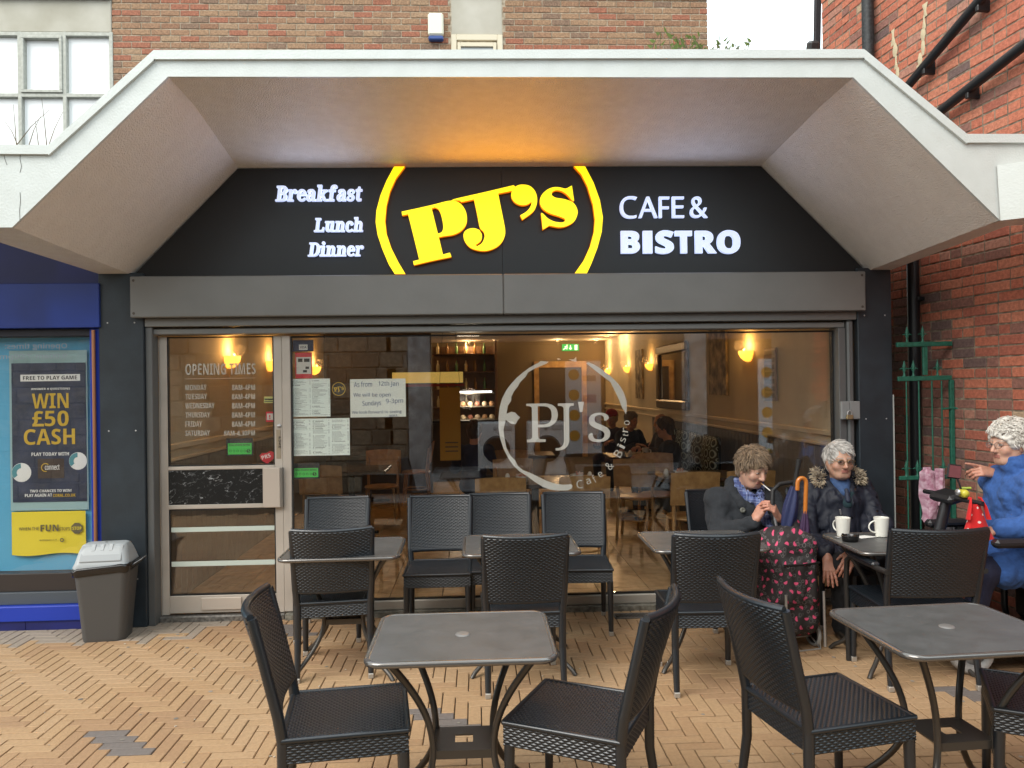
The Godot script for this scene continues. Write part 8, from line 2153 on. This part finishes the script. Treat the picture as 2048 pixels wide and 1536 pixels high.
func build_diners():
	diner("dark-haired diner in black coat seated by the patterned cushions", Vector3(2.35, 0.02, -3.55), -PI / 2 - 0.3, lin(0.012, 0.012, 0.014), Color(0.02, 0.016, 0.014), Color(0.06, 0.05, 0.04))
	diner("bald diner on the bench behind the black-coated diner", Vector3(2.62, 0.02, -4.9), -PI / 2 + 0.3, lin(0.06, 0.05, 0.045), Color(0.3, 0.25, 0.2), Color(0.4, 0.3, 0.2), {"bald": true})
	diner("grey-haired diner left of the bald diner", Vector3(2.3, 0.02, -5.8), 0.5, lin(0.03, 0.035, 0.045), Color(0.12, 0.11, 0.1), Color(0.3, 0.28, 0.25))
	diner("diner wearing a round red hat at the far tables", Vector3(2.2, 0.02, -6.6), -0.6, lin(0.05, 0.03, 0.04), Color(0.3, 0.2, 0.1), Color(0.4, 0.3, 0.2), {"hat": lin(0.35, 0.015, 0.02)})
	diner("dark-haired diner in navy with back to window near the counter", Vector3(-0.05, 0.02, -3.4), PI - 0.2, lin(0.012, 0.02, 0.06), Color(0.025, 0.018, 0.014), Color(0.09, 0.06, 0.045))

func _ready():
	rng.seed = 20240117
	# camera
	var th := deg_to_rad(2.6)
	var ph := deg_to_rad(0.2)
	var roll := 0.0138
	var fw := Vector3(sin(th) * cos(ph), sin(ph), -cos(th) * cos(ph))
	var rt := fw.cross(Vector3.UP).normalized()
	var up := rt.cross(fw)
	cam_basis = Basis(rt * cos(roll) - up * sin(roll), rt * sin(roll) + up * cos(roll), -fw)
	var cam := Camera3D.new()
	cam.name = "camera"
	add_child(cam)
	cam.transform = Transform3D(cam_basis, cam_pos)
	cam.fov = rad_to_deg(2.0 * atan(768.0 / FOCAL))
	cam.near = 0.05; cam.far = 300.0
	# overcast daylight
	var we := WorldEnvironment.new()
	we.name = "world_environment"
	var env := Environment.new()
	env.background_mode = Environment.BG_SKY
	var sm := ProceduralSkyMaterial.new()
	sm.sky_top_color = Color(0.92, 0.975, 1.0); sm.sky_horizon_color = Color(0.94, 0.98, 1.0); sm.sky_curve = 0.2
	sm.ground_bottom_color = Color(0.25, 0.22, 0.2); sm.ground_horizon_color = Color(0.4, 0.38, 0.36)
	sm.sun_angle_max = 0.0
	sm.energy_multiplier = 1.25
	var sky := Sky.new()
	sky.sky_material = sm
	env.sky = sky
	env.tonemap_mode = Environment.TONE_MAPPER_LINEAR
	env.tonemap_exposure = 2.05
	env.sdfgi_enabled = true; env.ssao_enabled = true; env.ssil_enabled = true
	we.environment = env
	add_child(we)
	var sun := DirectionalLight3D.new()
	sun.name = "sun"
	sun.light_energy = 0.5; sun.light_angular_distance = 40.0; sun.light_color = Color(1.0, 0.99, 0.97)
	sun.shadow_enabled = true
	add_child(sun)
	sun.look_at_from_position(Vector3(-7, 9, 6), Vector3(0, 0, 0))
	# the place
	build_ground()
	build_right_wall()
	build_upper()
	build_canopy()
	build_front()
	build_sign()
	build_blue_shop()
	build_decals()
	build_opposite()
	build_inside()
	build_furniture()
	build_man()
	build_woman()
	build_rider()
	build_diners()
#MORE
